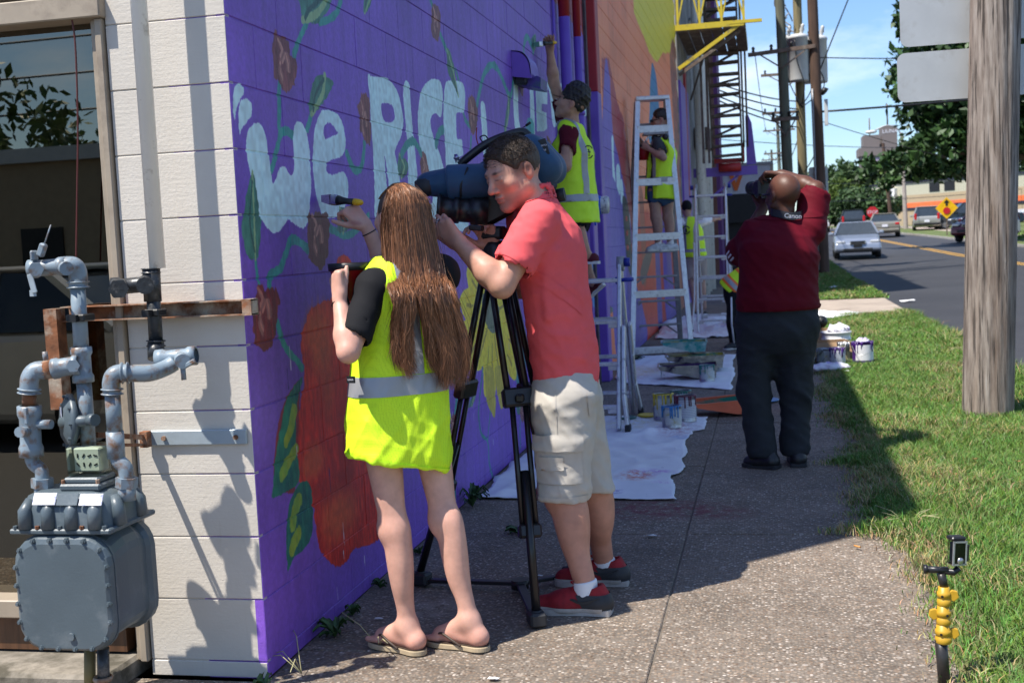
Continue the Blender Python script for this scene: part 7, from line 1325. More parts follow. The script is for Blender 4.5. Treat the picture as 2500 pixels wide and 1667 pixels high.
# ------------------------------------------------------------ cans and trays
m_tin = mat('tin_plate', (.46, .47, .48), .35, .8, var=.15, vscale=20, dirt=((.2, .2, .22), .25, 30))
def can(label, x, y, r, h, labelm, drip, rim=None, z=.012, hand_=False, body=None):
    t = thing('paint_can', label, 'paint can', (x, y, z)); q = MB(); q.lathe((x, y, z), (0, 0, 1), [(0, 0), (r, 0), (r+.002, .004), (r, .008), (r, h-.008), (r+.003, h-.004), (r+.003, h), (r-.010, h), (r-.010, h-.006), (r-.004, h-.012), (r-.004, .01), (0, .008)], 24); q.build('can', body or m_tin, t)
    q = MB(); a0 = random.uniform(3.6, 4.2); n = 16; vs_ = []
    for k in range(n+1): a = a0+2.6*k/n; vs_ += [(x+math.cos(a)*(r+.0012), y+math.sin(a)*(r+.0012), z+h*.16), (x+math.cos(a)*(r+.0012), y+math.sin(a)*(r+.0012), z+h*.86)]
    q.add(vs_, [(2*k, 2*k+2, 2*k+3, 2*k+1) for k in range(n)], True); q.build('label_print', labelm, t)
    q = MB(); q.lathe((x, y, z+h*.72), (0, 0, 1), [(0, 0), (r-.006, 0)], 20)
    for k in range(9):
        a = random.uniform(3.3, 6.0); L = random.uniform(.03, .11)*h/.19; p_ = Vector((x+math.cos(a)*(r+.003), y+math.sin(a)*(r+.003), z+h)); q.tube([p_+Vector((0, 0, .002)), p_-Vector((0, 0, L*.6)), p_-Vector((0, 0, L))], [.006, .004, .005], 6)
    q.lathe((x, y, z+h-.004), (0, 0, 1), [(r+.004, 0), (r+.005, .004), (r-.008, .006)], 20); q.build('paint', drip, t)
    if hand_: q = MB(); q.tube(crom([(x-r, y-.02, z+h*.8), (x-r*.6, y-r*1.25, z+h*.45), (x+r*.4, y-r*1.35, z+h*.5), (x+r, y-.02, z+h*.8)], 6), .003, 6); q.build('bail_handle', m_tin, t)
    return t
def paintm(n, c): return mat(n, c, .3, var=.1, vscale=20)
mp_y, mp_t, mp_r, mp_g, mp_p, mp_o = paintm('wet_yellow', (.62, .46, .02)), paintm('wet_teal', (.02, .20, .18)), paintm('wet_maroon', (.14, .008, .03)), paintm('wet_green', (.02, .15, .11)), paintm('wet_purple', (.055, .008, .16)), paintm('wet_coral', (.78, .19, .10))
m_lbl1, nt, b = newmat('can_label_lines'); v = coord(nt, 'Object', (1, 1, 1)); wv = nt.nodes.new('ShaderNodeTexWave'); wv.inputs['Scale'].default_value = 26; wv.bands_direction = 'Z'; nt.links.new(v, wv.inputs['Vector']); nt.links.new(mix(nt, ramp(nt, wv.outputs['Fac'], [(.55, 0.0), (.7, .6)]), (.62, .63, .66), (.16, .18, .24)), b.inputs['Base Color']); m_lbl2 = mat('can_label_plain', (.50, .52, .50), .6, var=.15, vscale=12, dirt=((.40, .35, .12), .3, 20))
can('open tin with yellow paint running down, leftmost of the near paint cans', .815, 5.34, .075, .19, m_lbl2, mp_y, z=.016); can('small metal tin with blue drip in front of the yellow and maroon cans', .905, 4.95, .068, .155, m_lbl2, paintm('wet_blue', (.04, .22, .5)), z=.016); can('white labelled can with maroon drips beside the orange tray', .985, 5.22, .075, .19, m_lbl1, mp_r, z=.016); can('can crusted with dark green paint standing behind the maroon drip can', .935, 5.50, .075, .19, m_lbl2, mp_g, z=.016)
can('small tin with teal drips on the second cloth before the metal trays', 1.02, 7.62, .068, .15, m_lbl2, mp_t, z=.02)
def tray(label, cx, cy, rz, L, W_, h, m, inner, z=.02, legs_=True, tilt=0.0):
    t = thing('paint_tray', label, 'paint tray', (cx, cy, z)); R = Matrix.Rotation(rz, 3, 'Z') @ Matrix.Rotation(tilt, 3, 'Y'); O = Vector((cx, cy, z)); f_ = lambda x, y, zz: O+R @ Vector((x, y, zz))
    w = W_/2; q = MB(); oc = [(-L/2, h), (L/2-.01, h), (L/2-.03, 0.0), (L*.12, 0.0), (-L/2+.02, h*.72)]
    A = [f_(x, -w, zz) for x, zz in oc]; B = [f_(x, w, zz) for x, zz in oc]; q.add(A+B, [(0, 4, 3, 2, 1), (5, 6, 7, 8, 9), (1, 2, 7, 6), (2, 3, 8, 7), (3, 4, 9, 8)]); q.build('pan', m, t)
    q = MB(); ic = [(-L/2+.022, h*.78), (L*.12, .006), (L/2-.035, .006), (L/2-.016, h-.002)]; A = [f_(x, -w+.008, zz) for x, zz in ic]; B = [f_(x, w-.008, zz) for x, zz in ic]; q.add(A+B, [(0, 1, 5, 4), (1, 2, 6, 5), (2, 3, 7, 6)]); q.add([f_(-L/2+.022, -w+.008, h*.78), f_(L*.12, -w+.008, .006), f_(L/2-.035, -w+.008, .006), f_(L/2-.016, -w+.008, h-.002)], [(3, 2, 1, 0)]); q.add([f_(-L/2+.022, w-.008, h*.78), f_(L*.12, w-.008, .006), f_(L/2-.035, w-.008, .006), f_(L/2-.016, w-.008, h-.002)], [(0, 1, 2, 3)]); q.build('paint_film', inner, t)
    q = MB()
    for s_ in (-1, 1): q.beam(f_(-L/2, s_*(w-.002), h), f_(L/2-.01, s_*(w-.002), h), .016, .006)
    q.beam(f_(-L/2, -w, h), f_(-L/2, w, h), .016, .006); q.beam(f_(L/2-.01, -w, h), f_(L/2-.01, w, h), .016, .006); q.build('rim', m, t)
    if legs_:
        for s_ in (-1, 1): q = MB(); q.tube([f_(-L/2+.03, s_*(w-.03), h-.02), f_(-L/2+.025, s_*(w-.03), .01), f_(-L/2+.06, s_*(w-.05), .005)], .0035, 6); q.build('wire_leg', m_tin, t)
    return t
m_tray = mat('tray_foil', (.40, .38, .33), .28, .85, var=.3, vscale=7, bscale=9, bstr=.5, bdist=.02, dirt=((.05, .04, .08), .3, 9)); m_otray = mat('coral_plastic_tray', (.78, .16, .07), .45, var=.1, vscale=8); m_inn1 = mat('tray_paint_mix', (.70, .17, .10), .35, var=.1, dirt=((.02, .22, .15), .75, 5)); m_inn2 = mat('tray_paint_yellow', (.58, .42, .03), .35, var=.2, dirt=((.02, .25, .24), .6, 6)); m_inn3 = mat('tray_paint_dark', (.06, .02, .10), .35, var=.3)
tray('coral plastic paint tray smeared green and yellow, right of the near cans', 1.255, 5.66, R_(12), .50, .33, .10, m_otray, m_inn1, .014, False, R_(-3)); tray('lower metal paint tray with dark violet paint, under the upper tray', .83, 7.95, R_(4), .56, .36, .115, m_tray, m_inn3, .03); tray('upper metal paint tray with yellow and teal paint, farther of the metal pair', .86, 8.62, R_(3), .58, .36, .12, m_tray, m_inn2, .05); tray('clear tray liner smeared teal standing on the yellow paint tray', .74, 8.85, R_(5), .46, .34, .10, mat('tray_liner', (.35, .50, .52), .25, var=.3, vscale=6, dirt=((.03, .30, .30), .6, 8)), m_inn2, .19, False)
def flatlid(label, x, y, r, m, z=.012): q = MB(); q.lathe((x, y, z), (0, 0, 1), [(0, 0), (r, 0), (r+.004, .004), (r-.006, .010), (r-.02, .006), (0, .007)], 22); return props(q.build('can_lid', m), label, 'lid')
flatlid('flat blue paint lid lying behind the coral tray', 1.25, 6.35, .14, mat('lid_blue', (.10, .22, .46), .35, var=.2)); flatlid('second blue lid beside the photographer\'s trouser leg', 1.52, 6.30, .13, mat('lid_blue2', (.12, .26, .50), .35, var=.2)); flatlid('dark green lid on the near cloth by the ladder foot', .53, 5.42, .075, mp_g, .02); flatlid('yellow rimmed lid on the near cloth left of the yellow can', .68, 5.52, .08, mp_y, .02)
# ------------------------------------------------------------ supplies on the grass edge
m_card = mat('cardboard', (.30, .19, .10), .85, var=.12, vscale=6, bscale=80, bstr=.15); m_cardd = mat('cardboard_shadow_side', (.28, .175, .09), .85, var=.12)
def carton(label, cx, cy, rz, w, d, h, z=.03):
    t = thing('cardboard_box', label, 'box', (cx, cy, z)); R = Matrix.Rotation(rz, 3, 'Z'); O = Vector((cx, cy, z)); f_ = lambda x, y, zz: O+R @ Vector((x, y, zz)); q = MB()
    for c_, dm in (((0, -d/2, h/2), (w, .006, h)), ((0, d/2, h/2), (w, .006, h)), ((-w/2, 0, h/2), (.006, d-.012, h)), ((w/2, 0, h/2), (.006, d-.012, h)), ((0, 0, .004), (w-.012, d-.012, .006))): q.box(f_(*c_), dm, R)
    q.build('carton', m_card, t)
    for (x, y, L, W_, ax, an) in ((0, -d/2, w, d*.5, 'X', 60), (0, d/2, w, d*.5, 'X', -50), (-w/2, 0, d, w*.4, 'Y', -62), (w/2, 0, d, w*.4, 'Y', 40)):
        q = MB(); M_ = R @ Matrix.Rotation(R_(an), 3, ax); dv = Vector((0, -1 if y < 0 else 1, 0)) if ax == 'X' else Vector((-1 if x < 0 else 1, 0, 0)); o = f_(x, y, h)
        q.box(o+M_ @ (dv*W_/2), (L-.01, W_, .005) if ax == 'X' else (W_, L-.01, .005), M_); q.build('flap', m_card, t)
    return t
carton('large open cardboard box with raised flaps on the grass, nearest of the boxes', 2.16, 9.35, R_(8), .42, .34, .17); carton('smaller brown cardboard box leaning behind the white bucket', 2.08, 10.35, R_(-14), .38, .30, .22); carton('low brown box with printed side beside the purple labelled can', 2.34, 9.05, R_(4), .22, .18, .12)
m_whpl = mat('white_plastic', (.70, .70, .70), .4, var=.06); bk_ = thing('bucket', 'white ribbed plastic bucket filled with rags behind the cardboard boxes', 'bucket', (2.29, 9.95, .03)); q = MB(); q.lathe((2.29, 9.95, -.10), (0, 0, 1), [(0, 0), (.13, 0), (.145, .2), (.152, .2), (.152, .215), (.147, .22), (.15, .26), (.158, .26), (.158, .275), (.15, .28), (.152, .33), (.162, .335), (.162, .35), (.145, .35), (.14, .05), (0, .04)], 26); q.build('pail', m_whpl, bk_)
def crumple(name, label, cat, c_, r, m, seed, n=0):
    S = SDF(A3(c_)-A3(r)*1.4, A3(c_)+A3(r)*1.4, max(.006, max(r)*.07)); S.ell(c_, r, None, .01); S.warp(folds(seed, min(r)*.9, max(r)*.6, (1, .3, .5)), .1); S.warp(folds(seed+3, min(r)*.45, max(r)*.25, (.2, 1, .5)), .1); V, Q = S.mesh(); V[:, 2] = np.maximum(V[:, 2], .008); o = link(name, fastmesh(name, V, Q), m); return props(o, label, cat)
m_rag = mat('white_rag', (.68, .67, .72), .85, var=.08, vscale=9, dirt=((.35, .25, .6), .3, 12)); crumple('paper_rag', 'crumpled white paper rag bulging out of the white bucket', 'rag', (2.31, 9.93, .27), (.12, .11, .06), m_rag, 3); crumple('paint_rag', 'crumpled white rag stained blue and violet lying before the paint tins', 'rag', (2.13, 8.25, .05), (.22, .16, .045), m_rag, 5); crumple('paper_rag', 'white paper stuffed in the top of the purple labelled can', 'rag', (2.475, 8.72, .24), (.07, .06, .04), m_rag, 8)
q = MB(); q.sphere((2.15, 10.35, .33), (.075, .075, .07), 14, 10); q.lathe((2.165, 10.28, .335), (.3, -1, .1), [(.018, .0), (.026, .0), (.026, .012), (.018, .012)], 12); props(q.build('tape_roll', m_blk), 'black round roll with pale hole on top of the boxes', 'roll')
can('large white can with purple label and wire handle at the right of the boxes', 2.475, 8.72, .10, .215, mat('label_half', (.70, .69, .70), .6, var=.08, vscale=10), mp_p, z=.03, hand_=True, body=paintm('purple_can', (.05, .010, .13))); can('purple banded tin behind the blue stained rag', 2.23, 8.62, .075, .17, m_lbl1, mp_p, z=.03); can('bare metal tin standing beside the low printed box', 2.30, 8.85, .06, .20, mat('label_olive', (.42, .40, .22), .5, var=.1), m_tin, z=.03); can('short metal tin beside the clear plastic tub', 2.12, 8.80, .08, .15, m_lbl2, m_tin, z=.03)
tb = thing('plastic_tub', 'clear plastic tub tipped on its side next to the photographer', 'tub', (2.0, 8.55, .03)); q = MB(); q.lathe((2.0, 8.62, .11), (.1, -1, .15), [(0, 0), (.06, 0), (.085, .14), (.09, .14), (.09, .15), (.082, .15), (.058, .006), (0, .006)], 22); q.build('tub', m_clear, tb)
# ------------------------------------------------------------ action camera on a pole
gp = thing('action_camera_pole', 'small action camera on a black pole with yellow clamps at the pavement edge', 'camera pole', (*(2.05,.014), 0)); Yg = .0; base = Vector((2.06,.12,.001)); top_ = Vector((2.07,.12,.329)); m_mustard = mat('mustard_plastic', (.52, .30, .02), .42, var=.12, vscale=12); m_gpole = mat('dark_grey_pole', (.035, .032, .030), .35, .3, var=.15)
q = MB(); q.cyl((top_.x, .12, 0.0), Vector((2.063,.12,.133)), .0175, 16); q.build('lower_pole', m_gpole, gp); P = lambda x, y: Vector((2.058,.12,.126))
cx_, zb, ztp = top_.x, (2.058,.12,.123)[2], (2.066,.12,.291)[2]; H3 = (ztp-zb)/3
for k in range(3):
    c_ = bpy.data.objects.new('clamp', None); COL.objects.link(c_); c_.parent = gp; r = .0215-.0018*k; z = zb+H3*k; xo = cx_+.002*k; sg = (1, -1, 1)[k]
    q = MB(); q.lathe((xo, .12, z), (0, 0, 1), [(r, 0), (r+.002, .003), (r+.002, H3*.32), (r-.001, H3*.36), (r-.001, H3*.44), (r+.002, H3*.48), (r+.002, H3*.72), (r-.002, H3*.76), (r-.002, H3*.99), (r-.006, H3)], 20); q.build('collar', m_mustard, c_)
    for s_ in (sg, ): q = MB(); q.prism([(0, -.012), (.012, -.018), (.026, -.006), (.022, .012), (.008, .016), (0, .012)], (xo+s_*(r-.003), .118, z+H3*.55), (s_, 0, 0), (0, 0, 1), .012, True); q.build('wing_lever', m_mustard, c_, bevel=.002)
    q = MB(); q.cyl((xo-sg*r*.4, .12-r*1.02, z+H3*.55), (xo-sg*r*.4, .12-r*1.15, z+H3*.55), .004, 8); q.build('screw', m_blk, c_)
q = MB(); q.cyl((cx_+.006, .12, ztp-.005), (2.067,.12,.33), .0125, 14); q.build('upper_pole', m_gpole, gp)
jc = Vector((2.067,.12,.339)); q = MB(); q.tube([jc+Vector((-.045, 0, .003)), jc+Vector((.02, 0, 0))], .0105, 12); q.lathe(jc+Vector((-.048, 0, .003)), (1, 0, 0), [(0, 0), (.014, 0), (.014, .01), (.009, .012)], 8); q.tube([jc, jc+Vector((.035, 0, -.006)), jc+Vector((.05, 0, .008))], .010, 10); q.build('swivel_mount', m_blkpl, gp)
gc = Vector((2.112,.12,.393)); Rg = Matrix.Rotation(R_(24), 3, 'Z') @ Matrix.Rotation(R_(4), 3, 'Y'); q = MB(); q.box(gc, (.044, .034, .074), Rg, .005); q.build('clear_case', m_clear, gp); q = MB(); q.box(gc, (.034, .026, .060), Rg, .003); q.build('camera_body', mat('gopro_grey', (.12, .12, .13), .4, var=.1), gp)
q = MB(); q.box(gc+Rg @ Vector((0, -.0135, .0)), (.030, .002, .056), Rg); q.build('front_plate', m_blkpl, gp); q = MB()
for c_, dm in (((0, -.0155, .033), (.044, .004, .005)), ((0, -.0155, -.033), (.044, .004, .005)), ((-.0195, -.0155, 0), (.005, .004, .066)), ((.0195, -.0155, 0), (.005, .004, .066))): q.box(gc+Rg @ Vector(c_), dm, Rg)
q.build('case_bezel', mat('case_alu', (.55, .56, .58), .25, .6, var=.1), gp); q = MB(); q.lathe(gc+Rg @ Vector((.002, -.0165, -.022)), tuple(Rg @ Vector((0, -1, 0))), [(0, 0), (.010, 0), (.010, .002), (.006, .004), (0, .0045)], 14); q.build('button', m_ferr, gp); q = MB(); q.box(gc+Rg @ Vector((-.004, 0, .042)), (.046, .036, .012), Rg, .004); q.box(gc+Rg @ Vector((.026, 0, .0)), (.010, .034, .05), Rg, .003); q.build('latch', m_blkpl, gp)
# ------------------------------------------------------------ weeds and litter
def weed(label, x, y, r, n, seed, h=.10, col=(.05, .11, .03)):
    r *= .62; h *= .8
    t = thing('weed', label, 'weed', (x, y, 0)); rr_ = np.random.default_rng(seed); q = MB()
    for k in range(n):
        a = rr_.uniform(0, 6.28); L = rr_.uniform(.5, 1)*r; hh = rr_.uniform(.3, 1)*h; d = Vector((math.cos(a), math.sin(a), 0)); sd = Vector((-d.y, d.x, 0)); w = L*.16; P_ = [Vector((x, y, .004)), Vector((x, y, 0))+d*L*.35+Vector((0, 0, hh*.75)), Vector((x, y, 0))+d*L*.7+Vector((0, 0, hh)), Vector((x, y, 0))+d*L+Vector((0, 0, hh*.7))]
        if P_[-1].x < .004:
            for p_ in P_: p_.x = max(p_.x, .006+random.random()*.01)
        vs_ = []
        for i, (p_, ww) in enumerate(zip(P_, (.25, 1, .9, .05))): vs_ += [p_-sd*w*ww+Vector((0, 0, .004*(i % 2))), p_+Vector((0, 0, -.006)), p_+sd*w*ww]
        q.add(vs_, [(3*i+j, 3*i+j+1, 3*i+j+4, 3*i+j+3) for i in range(3) for j in (0, 1)], True)
    q.build('leaves', mat('weed_leaf', col, .5, var=.4, vscale=25), t); return t
weed('dark jagged leaved weed at the foot of the purple wall beside the near cloth', .06, 2.50, .17, 26, 1, .15); weed('leafy green weed at the wall base left of the flip-flops', .07, .42, .14, 22, 2, .09); weed('small weed clump at the wall base just behind the first leafy weed', .05, .66, .08, 14, 3, .06); weed('tiny weed tuft on the wall joint level with the tripod foot', .04, 1.02, .06, 12, 4, .05); weed('fresh green weed at the very corner of the white pier', .03, -.10, .12, 16, 5, .07, (.07, .15, .03)); weed('low clover tuft below the gas meter pipes', -.42, -.22, .10, 18, 6, .05, (.08, .17, .03)); weed('bright weed tuft under the stepladder foot', .10, 9.9, .22, 20, 7, .07, (.06, .16, .03)); weed('dry weed tuft growing in the pavement joint inside the tripod legs', .42, 1.93, .12, 18, 8, .05, (.12, .14, .05)); weed('small weed on the wall base near the dropped cloth corner', .05, 1.55, .07, 12, 11, .05)
def stalks(label, x, y, n, seed, L=.22, col=(.42, .38, .20)):
    t = thing('seed_stalk', label, 'weed', (x, y, 0)); rr_ = np.random.default_rng(seed); q = MB()
    for k in range(n): a = rr_.uniform(0, 6.28); l_ = L*rr_.uniform(.6, 1.1); q.tube([Vector((x, y, .01)), Vector((x+math.cos(a)*l_*.5, y+math.sin(a)*l_*.5, l_*.45)), Vector((x+math.cos(a)*l_, y+math.sin(a)*l_, l_*rr_.uniform(.25, .7)))], .0016, 4)
    q.build('stalks', mat('dry_stalk', col, .8, var=.2), t)
stalks('dry seed stalk with splayed spikes at the lawn edge near the action camera', 2.18, 2.05, 9, 3, .17); stalks('thin straw stalk splayed on the pavement in front of the flip-flops', .27, .30, 6, 5, .15); stalks('green grass stalk leaning over the pavement at the pier corner', .10, .03, 4, 8, .2, (.16, .22, .06)); stalks('dry grass stalks overhanging the kerb beyond the boxes', 3.5, 10.5, 9, 12, .35); stalks('tall dry stalks at the kerb nearer the wooden pole', 3.55, 9.2, 8, 14, .3)
def scrap(label, x, y, s, seed, m=None, z=.006, cat='litter', name='paper_scrap'):
    rr_ = np.random.default_rng(seed); n = 9; P_ = [(s*rr_.uniform(.6, 1.1)*math.cos(6.283*k/n), s*.6*rr_.uniform(.6, 1.1)*math.sin(6.283*k/n)) for k in range(n)]; vs_ = [Vector((x+a, y+b_, z+rr_.uniform(0, s*.25))) for a, b_ in P_]; q = MB(); q.add(vs_+[Vector((x, y, z+s*.2))], [(k, (k+1) % n, n) for k in range(n)]); q.add([v_-Vector((0, 0, .0015)) for v_ in vs_]+[Vector((x, y, z+s*.2-.0015))], [((k+1) % n, k, n) for k in range(n)]); return props(q.build(name, m or m_whpl), label, cat)
scrap('torn white paper scrap on the shaded pavement right of the red trainers', *(1.051,1.863), .03, 1); scrap('white paper fleck on the pavement inside the tripod legs', *(-.032,2.985), .02, 2); scrap('pale scrap on the pavement near the tripod foot', *(.662,1.2), .016, 3); scrap('white fleck beside the wall left of the flip-flops', *(.168,.613), .016, 4); scrap('white fleck at the bottom edge of the pavement', *(.728,.042), .022, 5); scrap('scrap of white paper in the grass below the purple labelled can', 2.27, 7.9, .03, 6, z=.05); scrap('white wrapper lying on the road beyond the driveway', 4.15, 20.5, .16, 7, z=-.08); scrap('crumpled white paper on the far lawn by the driveway', 3.0, 24.5, .14, 8, z=.06)
q = MB(); q.tube([Vector((*(1.92,1.682), .012)), Vector((*(1.943,1.656), .012))], .0042, 8); props(q.build('cigarette_butt', mat('butt_orange', (.5, .24, .07), .8)), 'orange brown cigarette butt at the grass edge of the pavement', 'litter')
for k, (px_, py_) in enumerate(((2.613,5.495), (3.044,4.392), (2.678,3.44), (2.885,3.36), (2.521,3.02))): scrap(('rusty fallen leaf in the lawn left of the wooden pole', 'curled tan leaf in the lawn right below the wooden pole', 'pale fallen leaf in the lawn in front of the pole', 'yellow brown leaf at the right edge of the lawn', 'small straw coloured leaf in the lawn above the action camera')[k], px_, py_, .022, 20+k, mat('dead_leaf', (.30, .13, .05), .8, var=.4), .05, 'leaf', 'fallen_leaf')

# ------------------------------------------------------------ tall building with the fire escape
m_gwall = mat('grey_stucco', (.30, .29, .28), .9, var=.25, vscale=2, bscale=30, bstr=.4, kind='Position', dirt=((.12, .11, .10), .4, 1.5)); m_obrick = mat('orange_brick', (.75, .17, .03), .85, var=.3, vscale=14, bscale=40, bstr=.5, kind='Position', scale=(1, .3, 3)); m_corr = mat('rust_corrugated', (.16, .05, .035), .7, var=.35, vscale=2, kind='Position'); m_plum = mat('plum_paint', (.16, .05, .20), .6, var=.15, vscale=3); m_fiy = mat('yellow_steel_paint', (.52, .39, .02), .5, var=.12, vscale=5, dirt=((.15, .12, .08), .25, 6)); m_fib = mat('brown_steel', (.13, .092, .072), .75, var=.4, vscale=6, dirt=((.25, .22, .18), .3, 5)); m_fir = mat('red_steel', (.42, .02, .02), .5, var=.15)
tb = thing('old_building', 'taller grey and orange building with downspouts behind the fire escape', 'building', (-3, 27, 0))
def bpart(name, x0, x1, y0, y1, z0, z1, m, par=tb): q = MB(); q.box(((x0+x1)/2, (y0+y1)/2, (z0+z1)/2), (x1-x0, y1-y0, z1-z0)); return q.build(name, m, par)
bpart('grey_wall', -8, -.02, 20.6, 28.4, 0, 13, m_gwall); bpart('brick_pier', -8, .03, 28.4, 31.2, 0, 12.6, m_obrick); bpart('rear_wing', -8, -.04, 31.2, 42, 0, 10.5, m_corr); bpart('plum_pilaster', -.04, .12, 37.5, 39.8, 0, 10.5, m_plum); bpart('grey_duct', 0, .35, 25.2, 26.8, 3.4, 3.85, m_fib); bpart('purple_base', -.02, .02, 20.7, 23.2, 0, 4.4, m_purp); bpart('red_streak', -.02, .022, 22.2, 22.6, 2.2, 4.9, m_redp)
for k in range(18): q = MB(); q.box((-.02, 31.6+.55*k, 5.2), (.06, .22, 10.4)); q.build('corrugation', m_corr, tb)
for y_, r_ in ((24.7, .11), (26.2, .09), (27.4, .13)): q = MB(); q.cyl((.16, y_, 0), (.16, y_, 12.8), r_, 12); q.build('downspout', m_whpipe, tb)
fe = thing('fire_escape', 'brown steel fire escape with yellow platform edge and red counterweight', 'fire escape', (.7, 23, 2.8))
zp = 5.38; q = MB()
for k in range(6): q.box((.10+.22*k, 22.2, zp-.06), (.2, 3.2, .04))
q.build('platform_planks', m_fib, fe, 'stuff'); q = MB(); q.beam((-.05, 20.6, zp), (1.28, 20.6, zp), .05, .11); q.beam((1.28, 20.6, zp), (1.28, 23.8, zp), .05, .11); q.beam((1.0, 20.6, zp+.02), (1.62, 20.6, zp+.02), .06, .06); q.build('platform_edge', m_fiy, fe)
q = MB()
for k in range(4): x = .02+.42*k; q.beam((x, 20.6, zp), (x, 20.6, zp+1.1), .045, .045); q.beam((x, 20.6, zp+.08), (x+.21, 20.6, zp+1.0), .03, .03) if k < 3 else None; q.beam((x+.21, 20.6, zp+1.0), (x+.42, 20.6, zp+.08), .03, .03) if k < 3 else None
q.beam((-.02, 20.6, zp+1.1), (1.3, 20.6, zp+1.1), .05, .05); q.build('railing', m_fiy, fe); q = MB(); q.beam((.0, 20.62, 4.60), (1.2, 20.62, zp-.02), .05, .07); q.build('brace', m_fiy, fe); q = MB(); q.beam((.0, 20.75, 4.5), (1.2, 20.75, zp-.12), .05, .06); q.build('strut', m_fib, fe); q = MB(); q.beam((.05, 23.5, 4.3), (.5, 23.5, 5.6), .04, .04); q.build('strut', m_fib, fe)
for x in (.45, 1.10): q = MB(); q.beam((x, 22.6, 7.2), (x-.01, 24.7, 2.95), .04, .14, (0, 1, 1)); q.build('stringer', m_fib, fe)
for k in range(19): z = 3.12+.215*k; q = MB(); q.beam((.45, 24.65-.106*k, z), (1.10, 24.65-.106*k, z+random.uniform(-.02, .03)), .24, .055); q.build('tread', m_fib, fe)
for k in range(7): z = 3.5+.52*k; q = MB(); q.beam((.47, 24.5-.25*k, z+random.uniform(-.1, .1)), (1.08, 24.4-.25*k, z+random.uniform(.05, .3)), .10, .04); q.build('cross_tie', m_fib, fe)
for x in (.30, .42): q = MB(); q.beam((x, 23.2, 2.9), (x, 23.2, 7.4), .06, .05); q.build('hanger', m_fib, fe)
q = MB(); q.beam((.44, 24.75, 3.02), (1.14, 24.75, 3.02), .06, .10); q.beam((.44, 24.7, 3.0), (.44, 24.7, 3.35), .05, .05); q.beam((1.12, 24.7, 3.0), (1.12, 24.7, 3.4), .05, .05); q.build('landing_frame', m_fir, fe); q = MB(); q.cyl((.56, 24.6, 2.86), (1.06, 24.6, 2.86), .10, 14); q.build('counterweight', m_fir, fe); q = MB(); q.beam((-.02, 24.8, 2.78), (1.42, 24.8, 2.78), .12, .20); q.build('support_beam', m_purp, fe); q = MB(); q.beam((.35, 24.85, 2.2), (1.0, 24.85, 2.7), .05, .05); q.build('knee_brace', m_purp, fe)
for s_ in (1.16, 1.24): q = MB(); q.tube([(s_, 22.7, 7.0), (s_, 23.2, 6.0), (s_-.02, 24.6, 3.3)], .022, 6); q.build('handrail', m_fib, fe)
q = MB(); q.prism([(0, 0), (.22, .02), (.14, .95), (.06, 1.15), (0, 1.1)], (1.18, 24.9, 2.9), (1, 0, 0), (0, 0, 1), .05); q.build('side_panel', m_purp, fe)
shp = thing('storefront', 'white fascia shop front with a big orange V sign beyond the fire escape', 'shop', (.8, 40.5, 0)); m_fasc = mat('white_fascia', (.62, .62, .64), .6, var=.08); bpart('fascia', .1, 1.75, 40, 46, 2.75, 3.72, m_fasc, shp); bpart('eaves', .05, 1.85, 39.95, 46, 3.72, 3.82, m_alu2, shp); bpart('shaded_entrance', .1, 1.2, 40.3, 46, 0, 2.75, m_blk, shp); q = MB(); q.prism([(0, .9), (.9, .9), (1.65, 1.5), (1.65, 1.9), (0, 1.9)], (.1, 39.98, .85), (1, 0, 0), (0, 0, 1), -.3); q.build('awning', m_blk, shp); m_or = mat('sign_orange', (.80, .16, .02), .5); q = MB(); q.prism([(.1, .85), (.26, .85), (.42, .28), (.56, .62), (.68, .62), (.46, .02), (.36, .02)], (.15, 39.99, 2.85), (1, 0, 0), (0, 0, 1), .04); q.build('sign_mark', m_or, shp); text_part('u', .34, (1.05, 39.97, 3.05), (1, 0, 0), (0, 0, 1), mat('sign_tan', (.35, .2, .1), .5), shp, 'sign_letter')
# ------------------------------------------------------------ poles, wires, signs
m_wood, nt, b = newmat('weathered_pole_wood'); v = coord(nt, 'Object', (1, 1, .10)); n1 = nz(nt, v, 26, 6, .65); c = ramp(nt, n1, [(.25, (.05, .04, .033)), (.42, (.18, .145, .12)), (.58, (.31, .265, .225)), (.78, (.44, .41, .38))]); c = mix(nt, ramp(nt, nz(nt, v, 6, 3), [(.45, 0.0), (.7, .5)]), c, (.24, .14, .08)); ck = ramp(nt, nz(nt, coord(nt, 'Object', (1, 1, .02)), 60, 3), [(.585, 0.0), (.63, 1.0)]); c = mix(nt, mix(nt, 1.0, ck, .75, 'MULTIPLY'), c, (.02, .016, .013)); nt.links.new(c, b.inputs['Base Color']); b.inputs['Roughness'].default_value = .9; bump(nt, b, mix(nt, .5, n1, ck, 'SUBTRACT'), .8, .012)
def woodpole(name, label, a, b_, r0, r1, m, seed, fl=.006, n=40, cat='pole'):
    t = thing(name, label, cat, a); rr_ = np.random.default_rng(seed); ph = rr_.uniform(0, 6.3, 12); a, b_ = Vector(a), Vector(b_); x, y, d = orth(b_-a); L = (b_-a).length; V = []; nr = 26
    for j in range(nr+1):
        tt = j/nr; r = r0+(r1-r0)*tt
        for k in range(n):
            an = 6.28318*k/n; w = sum(math.sin(an*(3+2*i)+ph[i]+.5*math.sin(tt*3+ph[(i+5) % 12]))/(1+.35*i) for i in range(9)); V.append(a+d*L*tt+(x*math.cos(an)+y*math.sin(an))*(r+fl*(-.8*max(0, w-.9)+.25*w)))
    F_ = [(j*n+k, j*n+(k+1) % n, (j+1)*n+(k+1) % n, (j+1)*n+k) for j in range(nr) for k in range(n)]; q = MB(); q.add(V, F_, True); q.build('post', m, t); return t
